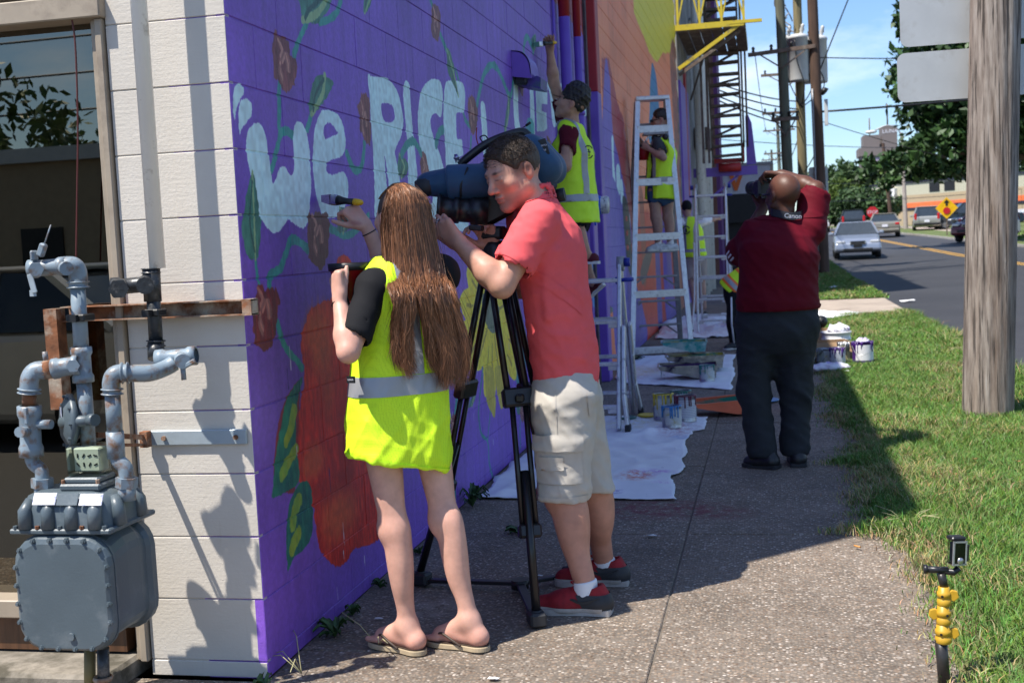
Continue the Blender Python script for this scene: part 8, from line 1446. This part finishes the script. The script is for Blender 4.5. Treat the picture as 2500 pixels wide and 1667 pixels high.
fp = woodpole('utility_pole', 'weathered grey-brown wooden utility pole standing in the foreground lawn', (3.045, 5.24, -.02), (3.30, 5.24, 7.5), .168, .146, m_wood, 3, .010, 72, 'pole')
m_sgn = mat('sign_back_aluminium', (.50, .51, .50), .42, .35, var=.10, vscale=3, bscale=60, bstr=.05, dirt=((.38, .37, .34), .3, 4))
for lab, z0, z1, w0, dy in (('upper grey sign panel, back side, fixed behind the foreground wooden pole', 2.585, 3.5, -.545, 0), ('lower grey sign panel, back side, fixed behind the foreground wooden pole', 2.205, 2.545, -.57, .006)):
    t = thing('road_sign', lab, 'sign', (3.1, 5.47+dy, z0), 'sign backs on the foreground pole'); q = MB(); w = -w0*2; h_ = z1-z0; q.prism([(w/2+px_+.0, h_/2+pz_) for px_, pz_ in rr(w, h_, .055)], (3.095+w0, 5.47+dy, z0), (1, 0, 0), (0, 0, 1), -.004); q.build('panel', m_sgn, t); q = MB(); q.cyl((3.095, 5.40, z0+h_/2), (3.095, 5.474+dy, z0+h_/2), .012, 8); q.build('bolt', m_tin, t)
m_pg, m_py, m_pd = mat('pole_green_grey', (.115, .12, .09), .9, var=.3, vscale=3, scale=(6, 6, .5)), mat('pole_yellow_grey', (.20, .165, .085), .9, var=.3, vscale=3, scale=(6, 6, .5)), mat('pole_dark_brown', (.085, .05, .035), .9, var=.3, vscale=3, scale=(6, 6, .5)); m_por = mat('grey_enamel', (.55, .56, .55), .35, var=.06)
pA = woodpole('utility_pole', 'green-grey utility pole with a crossarm, leftmost of the three street poles', (2.27, 33, 0), (2.08, 33, 12), .17, .12, m_pg, 5, .004, 14); pB = woodpole('utility_pole', 'yellowish utility pole carrying grey transformers, middle of the three street poles', (2.80, 38, 0), (2.76, 38, 13), .17, .13, m_py, 6, .004, 14); pC = woodpole('utility_pole', 'dark brown utility pole, rightmost of the three street poles', (3.17, 33, 0), (3.0, 33, 12), .17, .14, m_pd, 7, .004, 14)
def arm_(t, x, y, z, w, tilt=0.0, m=m_fib):
    q = MB(); q.beam((x-w/2, y-.15, z-tilt*w/2), (x+w/2, y-.15, z+tilt*w/2), .09, .11); q.build('crossarm', m, t); q = MB(); q.beam((x-w*.35, y-.17, z-.04), (x, y-.17, z-.5), .02, .04); q.beam((x+w*.35, y-.17, z-.04), (x, y-.17, z-.5), .02, .04); q.build('arm_brace', m_fib, t)
    for k in (-.42, -.15, .15, .42): q = MB(); q.lathe((x+w*k, y-.15, z+.05+tilt*w*k), (0, 0, 1), [(.02, 0), (.05, .03), (.03, .08), (.055, .1), (.03, .16), (0, .17)], 8); q.build('insulator', m_blk, t)
arm_(pA, 2.15, 33, 6.55, 1.9, .06); arm_(pA, 2.2, 33, 4.6, .8); arm_(pB, 2.78, 38, 10.4, 1.6, -.7)
for dx, dy, z, r in ((-.02, -.38, 6.2, .30), (-.42, .1, 6.25, .26), (.62, .0, 6.15, .28), (.25, .35, 6.2, .28)):
    t_ = bpy.data.objects.new('transformer', None); COL.objects.link(t_); t_.parent = pB; q = MB(); c0 = (2.78+dx, 38+dy, z); q.lathe(c0, (0, 0, 1), [(0, 0), (r*.95, 0), (r, .05), (r, 1.35), (r*1.06, 1.36), (r*1.06, 1.44), (r*.8, 1.5), (0, 1.53)], 18); q.build('tank', m_por, t_); q = MB(); q.lathe((c0[0]+.1, c0[1], z+1.5), (.2, 0, 1), [(.07, 0), (.05, .1), (.08, .14), (.05, .25), (.07, .3), (0, .36)], 8); q.build('bushing', m_por, t_); q = MB(); q.tube(crom([(c0[0]-r*.4, c0[1]-r, z+1.3), (c0[0]-r*.2, c0[1]-r*1.15, z+.6), (c0[0]+r*.5, c0[1]-r, z-.15), (2.8, 37.7, z-.8)], 5), .018, 5); q.build('lead', m_blk, t_)
q = MB(); q.beam((2.74, 37.8, 9.0), (2.45, 37.8, 9.9), .14, .2); q.build('arm_bracket', m_pd, pB)
for k in range(4): q = MB(); q.tube(crom([(2.3+.1*k, 37.7, 8.9-.25*k), (2.12+.12*k, 37.6, 9.0-.2*k), (2.05+.1*k, 37.7, 8.7-.2*k), (2.3+.12*k, 37.6, 8.5-.25*k)], 4), .022, 5); q.build('fuse_cutout', m_alu2, pB)
q = MB(); q.box((3.35, 32.8, 4.7), (.10, .12, .75), None, .01); q.build('cabinet', m_por, pC); q = MB(); q.tube([(3.02, 32.85, .2), (2.98, 32.85, 5.4)], .03, 6); q.build('cable_guard', m_alu2, pC); q = MB(); q.lathe((3.25, 32.7, 5.35), (.6, -.2, -.6), [(0, 0), (.10, .03), (.13, .12), (0, .12)], 10); q.build('lamp_head', m_blk, pC)
sg = thing('road_sign', 'grey back of a rectangular road sign on the dark brown street pole', 'sign', (3.1, 33.3, 1.5)); q = MB(); q.prism([(a+.27, z+.62) for a, z in rr(.54, 1.24, .06)], (2.83, 33.25, 1.95), (1, 0, 0), (0, 0, 1), -.01); q.build('panel', m_sgn, sg)
for lab, x, y, z, m in (('tall thin dark wood pole far down the street, nearest to the green-grey pole', 2.62, 50, 9.0, m_pd), ('distant utility pole small above the photographer', 2.6, 85, 9.5, m_pg), ('farthest tiny utility pole with crossarm above the photographer', 2.3, 120, 9.5, m_pg)): t = woodpole('utility_pole', lab, (x, y, gh(y)), (x-.1, y, z), .16, .11, m, int(y), .002, 10); arm_(t, x, y, z-1.0, 2.2); arm_(t, x-.3, y, z-2.6, 1.6)
def wire(a, b_, sag=.3, r=.016, lab='black overhead wire strung along the street poles', grp='overhead wires'):
    a, b_ = Vector(a), Vector(b_); q = MB(); q.tube([a+(b_-a)*t+Vector((0, 0, -4*sag*t*(1-t))) for t in np.linspace(0, 1, 14)], r, 4); o = q.build('overhead_wire', m_blk); return props(o, lab, 'wire', grp)
for z, dz in ((5.05, .55), (4.9, .45), (4.75, .25), (4.65, .1)): wire((.6, 26, z-.15), (2.72, 38, z+dz), .08, .02)
wire((-.5, 24, 6.0), (2.5, 30, 8.4), .2, .03, 'thick black cable rising from the fire escape platform to the green-grey pole', None); wire((3.1, 33, 6.3), (16, 40, 6.9), .25, .016, 'upper thin wire running right from the transformers to the big tree', None); wire((3.1, 33, 4.75), (16, 36, 5.6), .15, .03, 'lower thick black cable running right from the dark brown pole', None); wire((3.2, 33, 5.9), (5.2, 33, 10.5), .0, .018, 'steep wire climbing up and right from the dark brown pole', None); wire((3.15, 33, 4.5), (18, 70, 3.6), .3, .012); wire((2.3, 33, 6.6), (2.6, 85, 8.4), .9, .012); wire((1.4, 33, 6.5), (1.9, 85, 8.4), .9, .012); wire((2.9, 38, 5.2), (2.6, 85, 7.0), 1.1, .02); wire((2.85, 38, 3.3), (3.2, 33, 3.9), .05, .02); wire((-6, 52, 6.5), (30, 120, 9.0), 1.0, .02); wire((-6, 60, 4.5), (34, 118, 6.5), 1.0, .02); wire((-4, 70, 3.5), (36, 118, 5.5), 1.0, .02)
gy = thing('guy_guard', 'thin yellow guy wire guard standing at the lawn edge past the photographer', 'post', (3.22, 36.5, 0)); q = MB(); q.tube([(3.25, 36.5, 0), (3.12, 36.2, 2.2)], .045, 8); q.build('sleeve', mat('guard_yellow', (.75, .62, .05), .5), gy)
def signpost(label, x, y, z, m, poly, name='road_sign', dep=.03, txt=None, h=1.8, mt=None, size=.3):
    g0 = gh(y); t = thing(name, label, 'sign', (x, y, g0)); q = MB(); q.beam((x, y+.05, g0), (x, y+.05, g0+h), .06, .06); q.build('post', m_fib, t); q = MB(); q.prism(poly, (x, y, g0+z), (1, 0, 0), (0, 0, 1), dep); q.build('plate', m, t)
    if txt: text_part(txt, size, (x, y-dep-.01, g0+z), (1, 0, 0), (0, 0, 1), mt, t, 'lettering')
    return t
oc = [(.42*math.cos(R_(22.5+45*k)), .42*math.sin(R_(22.5+45*k))) for k in range(8)]; signpost('red octagonal STOP sign at the side street', 9.04, 88, 1.4, mat('sign_red', (.45, .01, .02), .5), oc, txt='STOP', mt=m_lblw)
t = signpost('yellow diamond sign with red disc and black arrow beyond the road', 11.67, 70, 1.55, mat('sign_yellow', (.75, .42, .0), .5), [(0, -.62), (.62, 0), (0, .62), (-.62, 0)]); q = MB(); q.cyl((11.67, 69.96, gh(70)+1.4), (11.67, 69.94, gh(70)+1.4), .20, 14); q.build('red_disc', MATS['sign_red'], t); q = MB(); q.prism([(-.06, .02), (.06, .02), (.06, .2), (.16, .2), (0, .38), (-.16, .2), (-.06, .2)], (11.67, 69.96, gh(70)+1.66), (1, 0, 0), (0, 0, 1), .01); q.build('arrow', m_blk, t)
t = woodpole('street_light', 'pale street light pole with long curved arm in front of the store', (11.75, 92, 1.1), (11.6, 92, 8.3), .17, .12, mat('pale_pole', (.36, .31, .27), .8, var=.2), 31, .003, 12, 'street light'); q = MB(); q.tube(crom([(11.6, 92, 7.4), (11.4, 92, 8.5), (10.6, 92, 8.9), (9.7, 92, 8.6)], 5), .06, 6); q.build('arm', m_alu2, t); q = MB(); q.sphere((9.4, 92, 8.5), (.45, .2, .14), 10, 6); q.build('lamp_head', m_por, t)
woodpole('utility_pole', 'thin brown wooden pole in front of the store sign', (10.75, 92, 1.1), (10.25, 92, 7.6), .15, .11, m_pd, 33, .003, 12)
# ------------------------------------------------------------ store, office tower
st = thing('store_building', 'low tan store with orange stripe and metal upper wall across the road', 'store', (22, 104, 1.2)); m_stan = mat('store_tan', (.40, .31, .20), .8, var=.08); m_smet, nt, b = newmat('store_metal'); v = coord(nt, 'Object', (2.2, 2.2, 0)); wv = nt.nodes.new('ShaderNodeTexWave'); wv.inputs['Scale'].default_value = 1.2; nt.links.new(v, wv.inputs['Vector']); nt.links.new(ramp(nt, wv.outputs['Fac'], [(.3, (.36, .34, .24)), (.7, (.55, .53, .42))]), b.inputs['Base Color']); m_navy = mat('store_navy', (.02, .022, .04), .5)
A_, B_ = Vector((10.6, 113, 0)), Vector((24, 98, 0)); dv = (B_-A_).normalized(); nv = Vector((dv.y, -dv.x, 0))
def sface(name, u0, u1, z0, z1, d_, m): q = MB(); L = (B_-A_).length; a, b2 = A_+dv*L*u0, A_+dv*L*u1; q.add([a+nv*d_+Vector((0, 0, z0)), b2+nv*d_+Vector((0, 0, z0)), b2+nv*d_+Vector((0, 0, z1)), a+nv*d_+Vector((0, 0, z1)), a-nv*12+Vector((0, 0, z0)), b2-nv*12+Vector((0, 0, z0)), b2-nv*12+Vector((0, 0, z1)), a-nv*12+Vector((0, 0, z1))], [(0, 1, 2, 3), (5, 4, 7, 6), (4, 0, 3, 7), (1, 5, 6, 2), (3, 2, 6, 7), (0, 4, 5, 1)]); return q.build(name, m, st)
sface('lower_wall', 0, 1, .9, 2.72, 0, m_stan); sface('navy_stripe', 0, 1, 2.72, 2.94, .06, m_navy); sface('orange_stripe', 0, 1, 2.94, 3.36, .06, mat('store_orange', (.72, .16, .05), .6)); sface('upper_wall', 0, 1, 3.36, 4.05, 0, m_stan); sface('metal_wall', 0, 1, 4.05, 5.1, -.02, m_smet); sface('roof_edge', -.003, 1.003, 5.1, 5.24, .08, m_navy)
for u0 in (.36, .44): sface('dark_opening', u0, u0+.055, 4.2, 5.0, .02, m_blk)
sface('sign_orange_block', .10, .15, 3.7, 5.0, .3, m_or); sface('sign_white_block', .135, .18, 3.8, 4.75, .34, m_whpl); text_part('R', .9, A_+dv*3.17+nv*.40+Vector((0, 0, 4.27)), tuple(dv), (0, 0, 1), m_navy, st, 'sign_letter', 0, True); text_part('Rent to', .8, A_+dv*3.6+nv*.12+Vector((0, 0, 3.06)), tuple(dv), (0, 0, 1), m_navy, st, 'lettering', 0, True)
tw = thing('office_tower', 'distant brown office tower with bands of pale windows and roof lettering', 'tower', (36, 400, 3)); m_tw = mat('tower_brown', (.17, .145, .14), .85, var=.08); m_twg = mat('tower_window', (.38, .33, .42), .4, var=.15); O_ = Vector((31.2, 398, 0))
def tbox(n, x0, x1, y0, y1, z0, z1, m): q = MB(); q.box((O_.x+(x0+x1)/2, O_.y+(y0+y1)/2, (z0+z1)/2), (x1-x0, y1-y0, z1-z0)); return q.build(n, m, tw)
tbox('shaft', 0, 6.6, 0, 12, 0, 24, m_tw); tbox('crown', -.6, 6.6, -.6, 12.6, 24, 26.6, m_tw); tbox('penthouse', .8, 5.6, .5, 10, 26.6, 30.5, m_tw); tbox('stair_tower', 6.6, 11, -1, 12, 0, 33, m_tw)
for k in range(5):
    for j in range(4): tbox('window', 1.6+j*1.2, 2.7+j*1.2, -.12, .1, 21.6-k*2.9, 23.3-k*2.9, m_twg)
text_part('LIUNA', 1.6, O_+Vector((8.8, -1.1, 31.2)), (1, 0, 0), (0, 0, 1), m_lblw, tw); q = MB(); q.tube([O_+Vector((3, 3, 30)), O_+Vector((3, 3, 36))], .2, 5); q.build('antenna', m_fib, tw); q = MB(); q.tube([O_+Vector((8.5, 3, 33)), O_+Vector((8.5, 3, 40))], .25, 5); q.build('antenna', m_fib, tw)
# ------------------------------------------------------------ trees
m_bark = mat('bark', (.09, .065, .05), .95, var=.4, vscale=5, bscale=20, bstr=.8, bdist=.03, scale=(1, 1, .3)); m_leaf = attr_mat('tree_leaf', .5, .35, bstr=0, var=.2, vscale=.6)
def tree(label, base, trunk_h, r0, blobs, n, size, col, seed, limbs=6):
    """blobs: list of (centre offset, radii); leaves hang in clumps through each blob"""
    base = Vector(base); t = thing('tree', label, 'tree', base); rr_ = np.random.default_rng(seed); q = MB(); topc = base+Vector((0, 0, trunk_h)); q.tube([base-Vector((0, 0, .2)), base+Vector((.05, 0, trunk_h*.5)), topc], [r0*1.25, r0*.9, r0*.7], 12)
    for k in range(min(limbs, len(blobs))): c_ = base+Vector(blobs[k][0]); q.tube([topc-Vector((0, 0, .3)), (topc+c_)/2+Vector((rr_.normal()*.3, rr_.normal()*.3, .4)), c_], [r0*.55, r0*.32, r0*.1], 8)
    q.build('trunk', m_bark, t); w = np.array([b_[1][0]*b_[1][1]*b_[1][2] for b_ in blobs]); w = w/w.sum(); P = []; C = []
    for (c_, rad), ww in zip(blobs, w):
        m = int(n*ww); ncl = max(4, m//26); d = rr_.normal(0, 1, (ncl, 3)); d /= np.linalg.norm(d, axis=1)[:, None]; cc = d*(rr_.uniform(.35, 1.05, ncl)**.55)[:, None]*np.array(rad); i = rr_.integers(0, ncl, m); s_ = min(rad)*.16; P.append(np.array(base)+np.array(c_)+cc[i]+rr_.normal(0, 1, (m, 3))*s_); C.append(np.repeat(rr_.uniform(.7, 1.35, ncl)[i][:, None], 3, 1)*np.array(col)*rr_.uniform(.75, 1.25, (m, 1)))
    P = np.concatenate(P); C = np.concatenate(C); m = len(P); a = rr_.normal(0, 1, (m, 3)); a /= np.linalg.norm(a, axis=1)[:, None]; b2 = np.cross(a, rr_.normal(0, 1, (m, 3))); b2 /= np.linalg.norm(b2, axis=1)[:, None]; s_ = size*rr_.uniform(.6, 1.2, (m, 1)); V = np.stack([P-a*s_, P+b2*s_*.45, P+a*s_, P-b2*s_*.45], 1).reshape(-1, 3); me = fastmesh('crown', V-np.array(base), np.arange(m*4).reshape(-1, 4), False); vcol(me, np.repeat(C, 4, 0)); link('crown', me, m_leaf, t); return t
G_ = (.028, .064, .015)
tree('large leafy green tree at the right with low hanging branches', (14.3, 56, .45), 4.0, .42, [((-4.3, 0, 7.4), (2.5, 2.2, 2.4)), ((-3.4, 0, 11.0), (2.7, 2.5, 2.4)), ((-2.0, 0, 5.6), (2.8, 2.4, 2.0)), ((-6.9, -1, 3.5), (1.9, 1.6, .8)), ((.8, 0, 7.5), (3.6, 3.4, 3.4)), ((-.5, 0, 11.5), (3.6, 3.4, 3.2)), ((-4.6, -1, 4.2), (2.0, 1.8, 1.2)), ((1.6, -2, 4.4), (2.4, 2, 1.5)), ((-4.9, 0, 13.2), (2.0, 1.6, 2.2)), ((-5.2, 0, 10.6), (1.3, 1.3, 1.4)), ((2.5, 0, 13), (4, 4, 3))], 66000, .27, G_, 3, 9)
tree('dense dark green street tree left of the stop sign', (9.0, 100, 1.3), 1.2, .3, [((0, 0, 1.9), (2.6, 2.4, 1.2)), ((-1.6, -1, 1.5), (1.6, 1.6, 1.0)), ((1.7, -1, 1.6), (1.6, 1.6, 1.1)), ((.3, 0, 2.4), (1.9, 1.8, .9))], 9000, .24, (.036, .070, .022), 5, 4); tree('lighter green round tree behind the dark street tree', (15.5, 150, 2), 2, .3, [((0, 0, 4.2), (3.4, 3, 2.0)), ((-4.5, 0, 3.4), (3.5, 3, 1.8))], 6000, .38, (.075, .115, .022), 7, 2); tree('purple leaved tree below the office tower', (20, 170, 2), 3, .3, [((0, 0, 5.4), (2.4, 2.4, 2.8))], 3000, .4, (.045, .028, .04), 9, 1); tree('distant green tree rising behind the grey road sign', (16, 230, 3), 4, .4, [((0, 0, 7.2), (3.6, 3, 3.4)), ((-4.5, 0, 6), (3.6, 3, 3)), ((5, 0, 6), (3.6, 3, 3.2))], 5000, .6, (.05, .09, .03), 11, 3); tree('dark tree behind the store roof under the big tree', (22, 140, 1.8), 3, .35, [((0, 0, 4.6), (4.5, 4, 3.0)), ((7, 0, 4.6), (5, 4, 3.0)), ((-5, 2, 3.6), (3.2, 3, 2.4))], 7000, .4, (.03, .06, .02), 13, 3)
# ------------------------------------------------------------ cars
m_tyre = mat('tyre', (.018, .018, .019), .85); m_rim = mat('wheel_rim', (.45, .46, .48), .3, .8); m_cgl = mat('car_glass', (.03, .038, .045), .06, var=.2, spec=.9, bstr=0); m_tail = mat('tail_lamp', (.45, .012, .015), .2, bstr=0); m_hlamp = mat('head_lamp', (.55, .57, .60), .12, .3, var=.3, vscale=20, bstr=0); m_chr = mat('chrome', (.65, .66, .68), .15, .95, bstr=0)
def car(label, x, y, head_, col, kind='sedan', name='parked_car', cat='car', detail=True):
    """nose towards local +x; head_ in degrees about z"""
    t = thing(name, label, cat, (x, y, gh(y)-.10 if x < 14 else gh(y)-.02)); t.rotation_euler = (0, 0, R_(head_)); pm = mat('car_paint_%d_%d_%d' % tuple(int(c_*100) for c_ in col), col, .28, .35, var=.04, bstr=0, coat=.6)
    Pr = {'sedan': ([(-2.35, .30), (-2.42, .62), (-2.38, .92), (-1.75, .98), (.85, .96), (1.9, .80), (2.32, .62), (2.36, .32), (1.9, .24), (-2.0, .24)], [(-1.75, .96), (-1.05, 1.40), (.1, 1.44), (.95, .95)], 1.80), 'suv': ([(-2.25, .35), (-2.32, .75), (-2.25, 1.05), (.95, 1.05), (2.0, .95), (2.28, .70), (2.3, .38), (1.9, .3), (-2.0, .3)], [(-2.22, 1.03), (-1.95, 1.62), (.0, 1.68), (1.0, 1.03)], 1.86), 'pickup': ([(-2.75, .45), (-2.78, 1.02), (-.75, 1.05), (.9, 1.08), (2.2, 1.02), (2.55, .85), (2.58, .45), (2.1, .36), (-2.4, .36)], [(-.85, 1.05), (-.70, 1.72), (.35, 1.74), (1.1, 1.06)], 1.92)}[kind]
    def sec(poly, w, tap, n, m, par):
        q = MB(); k = len(poly); zs_ = [p_[1] for p_ in poly]; za, zb_ = min(zs_), max(zs_); ws = [w/2*(1-tap*(p_[1]-za)/(zb_-za)) for p_ in poly]
        V = [Vector((p_[0], s_*w_, p_[1])) for s_ in (-1, 1) for p_, w_ in zip(poly, ws)]; q.add(V, [tuple(range(k)), tuple(range(k, 2*k))[::-1]]+[((i+1) % k, i, k+i, k+(i+1) % k) for i in range(k)]); o = MB.build(q, n, m, None); o.parent = par; return o
    bo = sec(Pr[0], Pr[2], .06, 'body', pm, t); md = bo.modifiers.new('b', 'BEVEL'); md.width = .09; md.segments = 3; md.limit_method = 'ANGLE'; md.angle_limit = R_(20)
    gr = Pr[1]; cabin = sec(gr, Pr[2]*.94, .26, 'cabin_glass', m_cgl, t); zr = max(p_[1] for p_ in gr); tp = [p_ for p_ in gr if p_[1] > zr-.12]; wr_ = Pr[2]*.94*.74; q = MB(); q.box(((tp[0][0]+tp[-1][0])/2, 0, zr), (tp[-1][0]-tp[0][0]+.06, wr_+.04, .05), None, .02)
    for s_ in (-1, 1):
        for a, b2 in ((gr[0], gr[1]), (gr[-1], gr[-2])): q.beam((a[0], s_*Pr[2]*.47, a[1]), (b2[0], s_*wr_*.5, b2[1]), .07, .06)
        q.beam(((gr[1][0]+gr[2][0])/2-.1, s_*Pr[2]*.465, gr[0][1]), ((gr[1][0]+gr[2][0])/2-.1, s_*wr_*.5, zr), .08, .05)
    o = q.build('roof', pm, None); o.parent = t
    nx, tx, w = max(p_[0] for p_ in Pr[0]), min(p_[0] for p_ in Pr[0]), Pr[2]; zg = Pr[0][0][1]
    for sx in (-1, 1):
        for fx in (nx-.92, tx+.90):
            wh = bpy.data.objects.new('wheel', None); COL.objects.link(wh); wh.parent = t; q = MB(); rw = .33 if kind == 'sedan' else .37; q.lathe((fx, sx*(w/2-.22), rw), (0, sx, 0), [(rw*.6, 0), (rw, .02), (rw, .2), (rw*.93, .225), (rw*.66, .225)], 20); o = q.build('tyre', m_tyre, None); o.parent = wh; q = MB(); q.lathe((fx, sx*(w/2-.02), rw), (0, sx, 0), [(rw*.68, .01), (rw*.6, .0), (rw*.2, .015), (0, .02)], 14); o = q.build('rim', m_rim, None); o.parent = wh
    def bx(n, c_, d_, m, bev=.02): q = MB(); q.box(c_, d_, None, bev); o = q.build(n, m, None); o.parent = t
    hz = .66 if kind == 'sedan' else .85
    for s_ in (-1, 1): bx('headlight', (nx-.20, s_*w*.36, hz), (.30, .36, .13), m_hlamp, .04); bx('tail_light', (tx+.05, s_*w*.40, hz+.14 if kind != 'suv' else 1.02), (.10, .26 if kind == 'sedan' else .16, .13 if kind == 'sedan' else .42), m_tail); bx('mirror', (gr[-1][0]-.22, s_*(w/2+.08), gr[-1][1]+.06), (.12, .2, .14), pm, .04)
    bx('grille', (nx-.03, 0, hz-.02), (.10, w*.34, .15), m_chr); bx('grille_mesh', (nx+.025, 0, hz-.02), (.02, w*.30, .10), m_blk, .0); bx('bumper_intake', (nx-.02, 0, hz-.30), (.10, w*.62, .11), m_blk); bx('licence_plate', (nx+.01, 0, hz-.15), (.05, .32, .11), m_blk, .0); bx('licence_plate', (tx-.02, 0, .70), (.05, .34, .16), m_lblw, .0); bx('rear_bumper', (tx+.02, 0, zg+.14), (.12, w*.92, .16), pm if kind != 'suv' else m_blkpl, .04); return t
car('silver sedan parked at the left kerb facing the camera', 5.15, 48.6, -92, (.27, .31, .39)); car('beige sedan seen from behind on the road right of the silver sedan', 8.75, 76, 86, (.26, .245, .205)); car('silver sport utility car seen from behind, beside the beige sedan', 12.5, 86, 84, (.34, .34, .325), 'suv'); car('dark green car seen from behind, left of the beige sedan', 7.9, 92, 88, (.015, .02, .02), 'suv'); car('bright red pickup parked side-on before the tan store', 15.4, 92, 190, (.50, .012, .012), 'pickup', 'parked_truck', 'truck'); car('dark green pickup parked in front of the red pickup', 15.0, 85, 186, (.02, .026, .024), 'pickup', 'parked_truck', 'truck'); car('black car parked right of the yellow diamond sign', 15.9, 83, 205, (.012, .012, .014)); car('dark red sport utility car parked near the wooden pole across the road', 12.3, 61, 240, (.10, .006, .012), 'suv'); car('white van far away behind the silver sedan', 5.6, 100, -90, (.6, .6, .6), 'suv'); car('small silver car far away at the left of the street', 4.2, 110, -90, (.4, .42, .45)); car('white pickup parked at the far end of the store lot', 22.5, 96, 200, (.62, .62, .62), 'pickup', 'parked_truck', 'truck')
# ------------------------------------------------------------ forecourt behind the viewer, seen in the shop window
car('pale silver sedan on the forecourt mirrored in the shop window', -4.9, -5.6, 184, (.62, .62, .60)); tree('broad tree beyond the forecourt mirrored in the shop window', (-21, -25, 0), 2.5, .3, [((0, 0, 4.6), (3.2, 3, 3.2)), ((-3.5, 0, 4), (3, 3, 2.6)), ((3.3, 0, 3.6), (2.4, 2.5, 2.2))], 6000, .22, (.05, .09, .02), 17, 3)
for k in range(6): wire((-60, -30+k*.5, 9.2-k*1.0), (30, -24, 9.0-k*1.05), .5, .03, 'black overhead wire mirrored in the shop window', 'wires over the forecourt')
bb = thing('brick_shop', 'tan flat-roofed shop beyond the forecourt mirrored in the shop window', 'building', (-13, -22, 0)); bpart('wall', -17.5, -9, -28, -20, 0, 3.6, m_stan, bb); bpart('flat_roof', -17.8, -8.7, -28.2, -19.8, 3.6, 3.9, m_por, bb); bpart('shop_door', -14.2, -13.2, -20, -19.95, 0, 2.2, m_blk, bb)
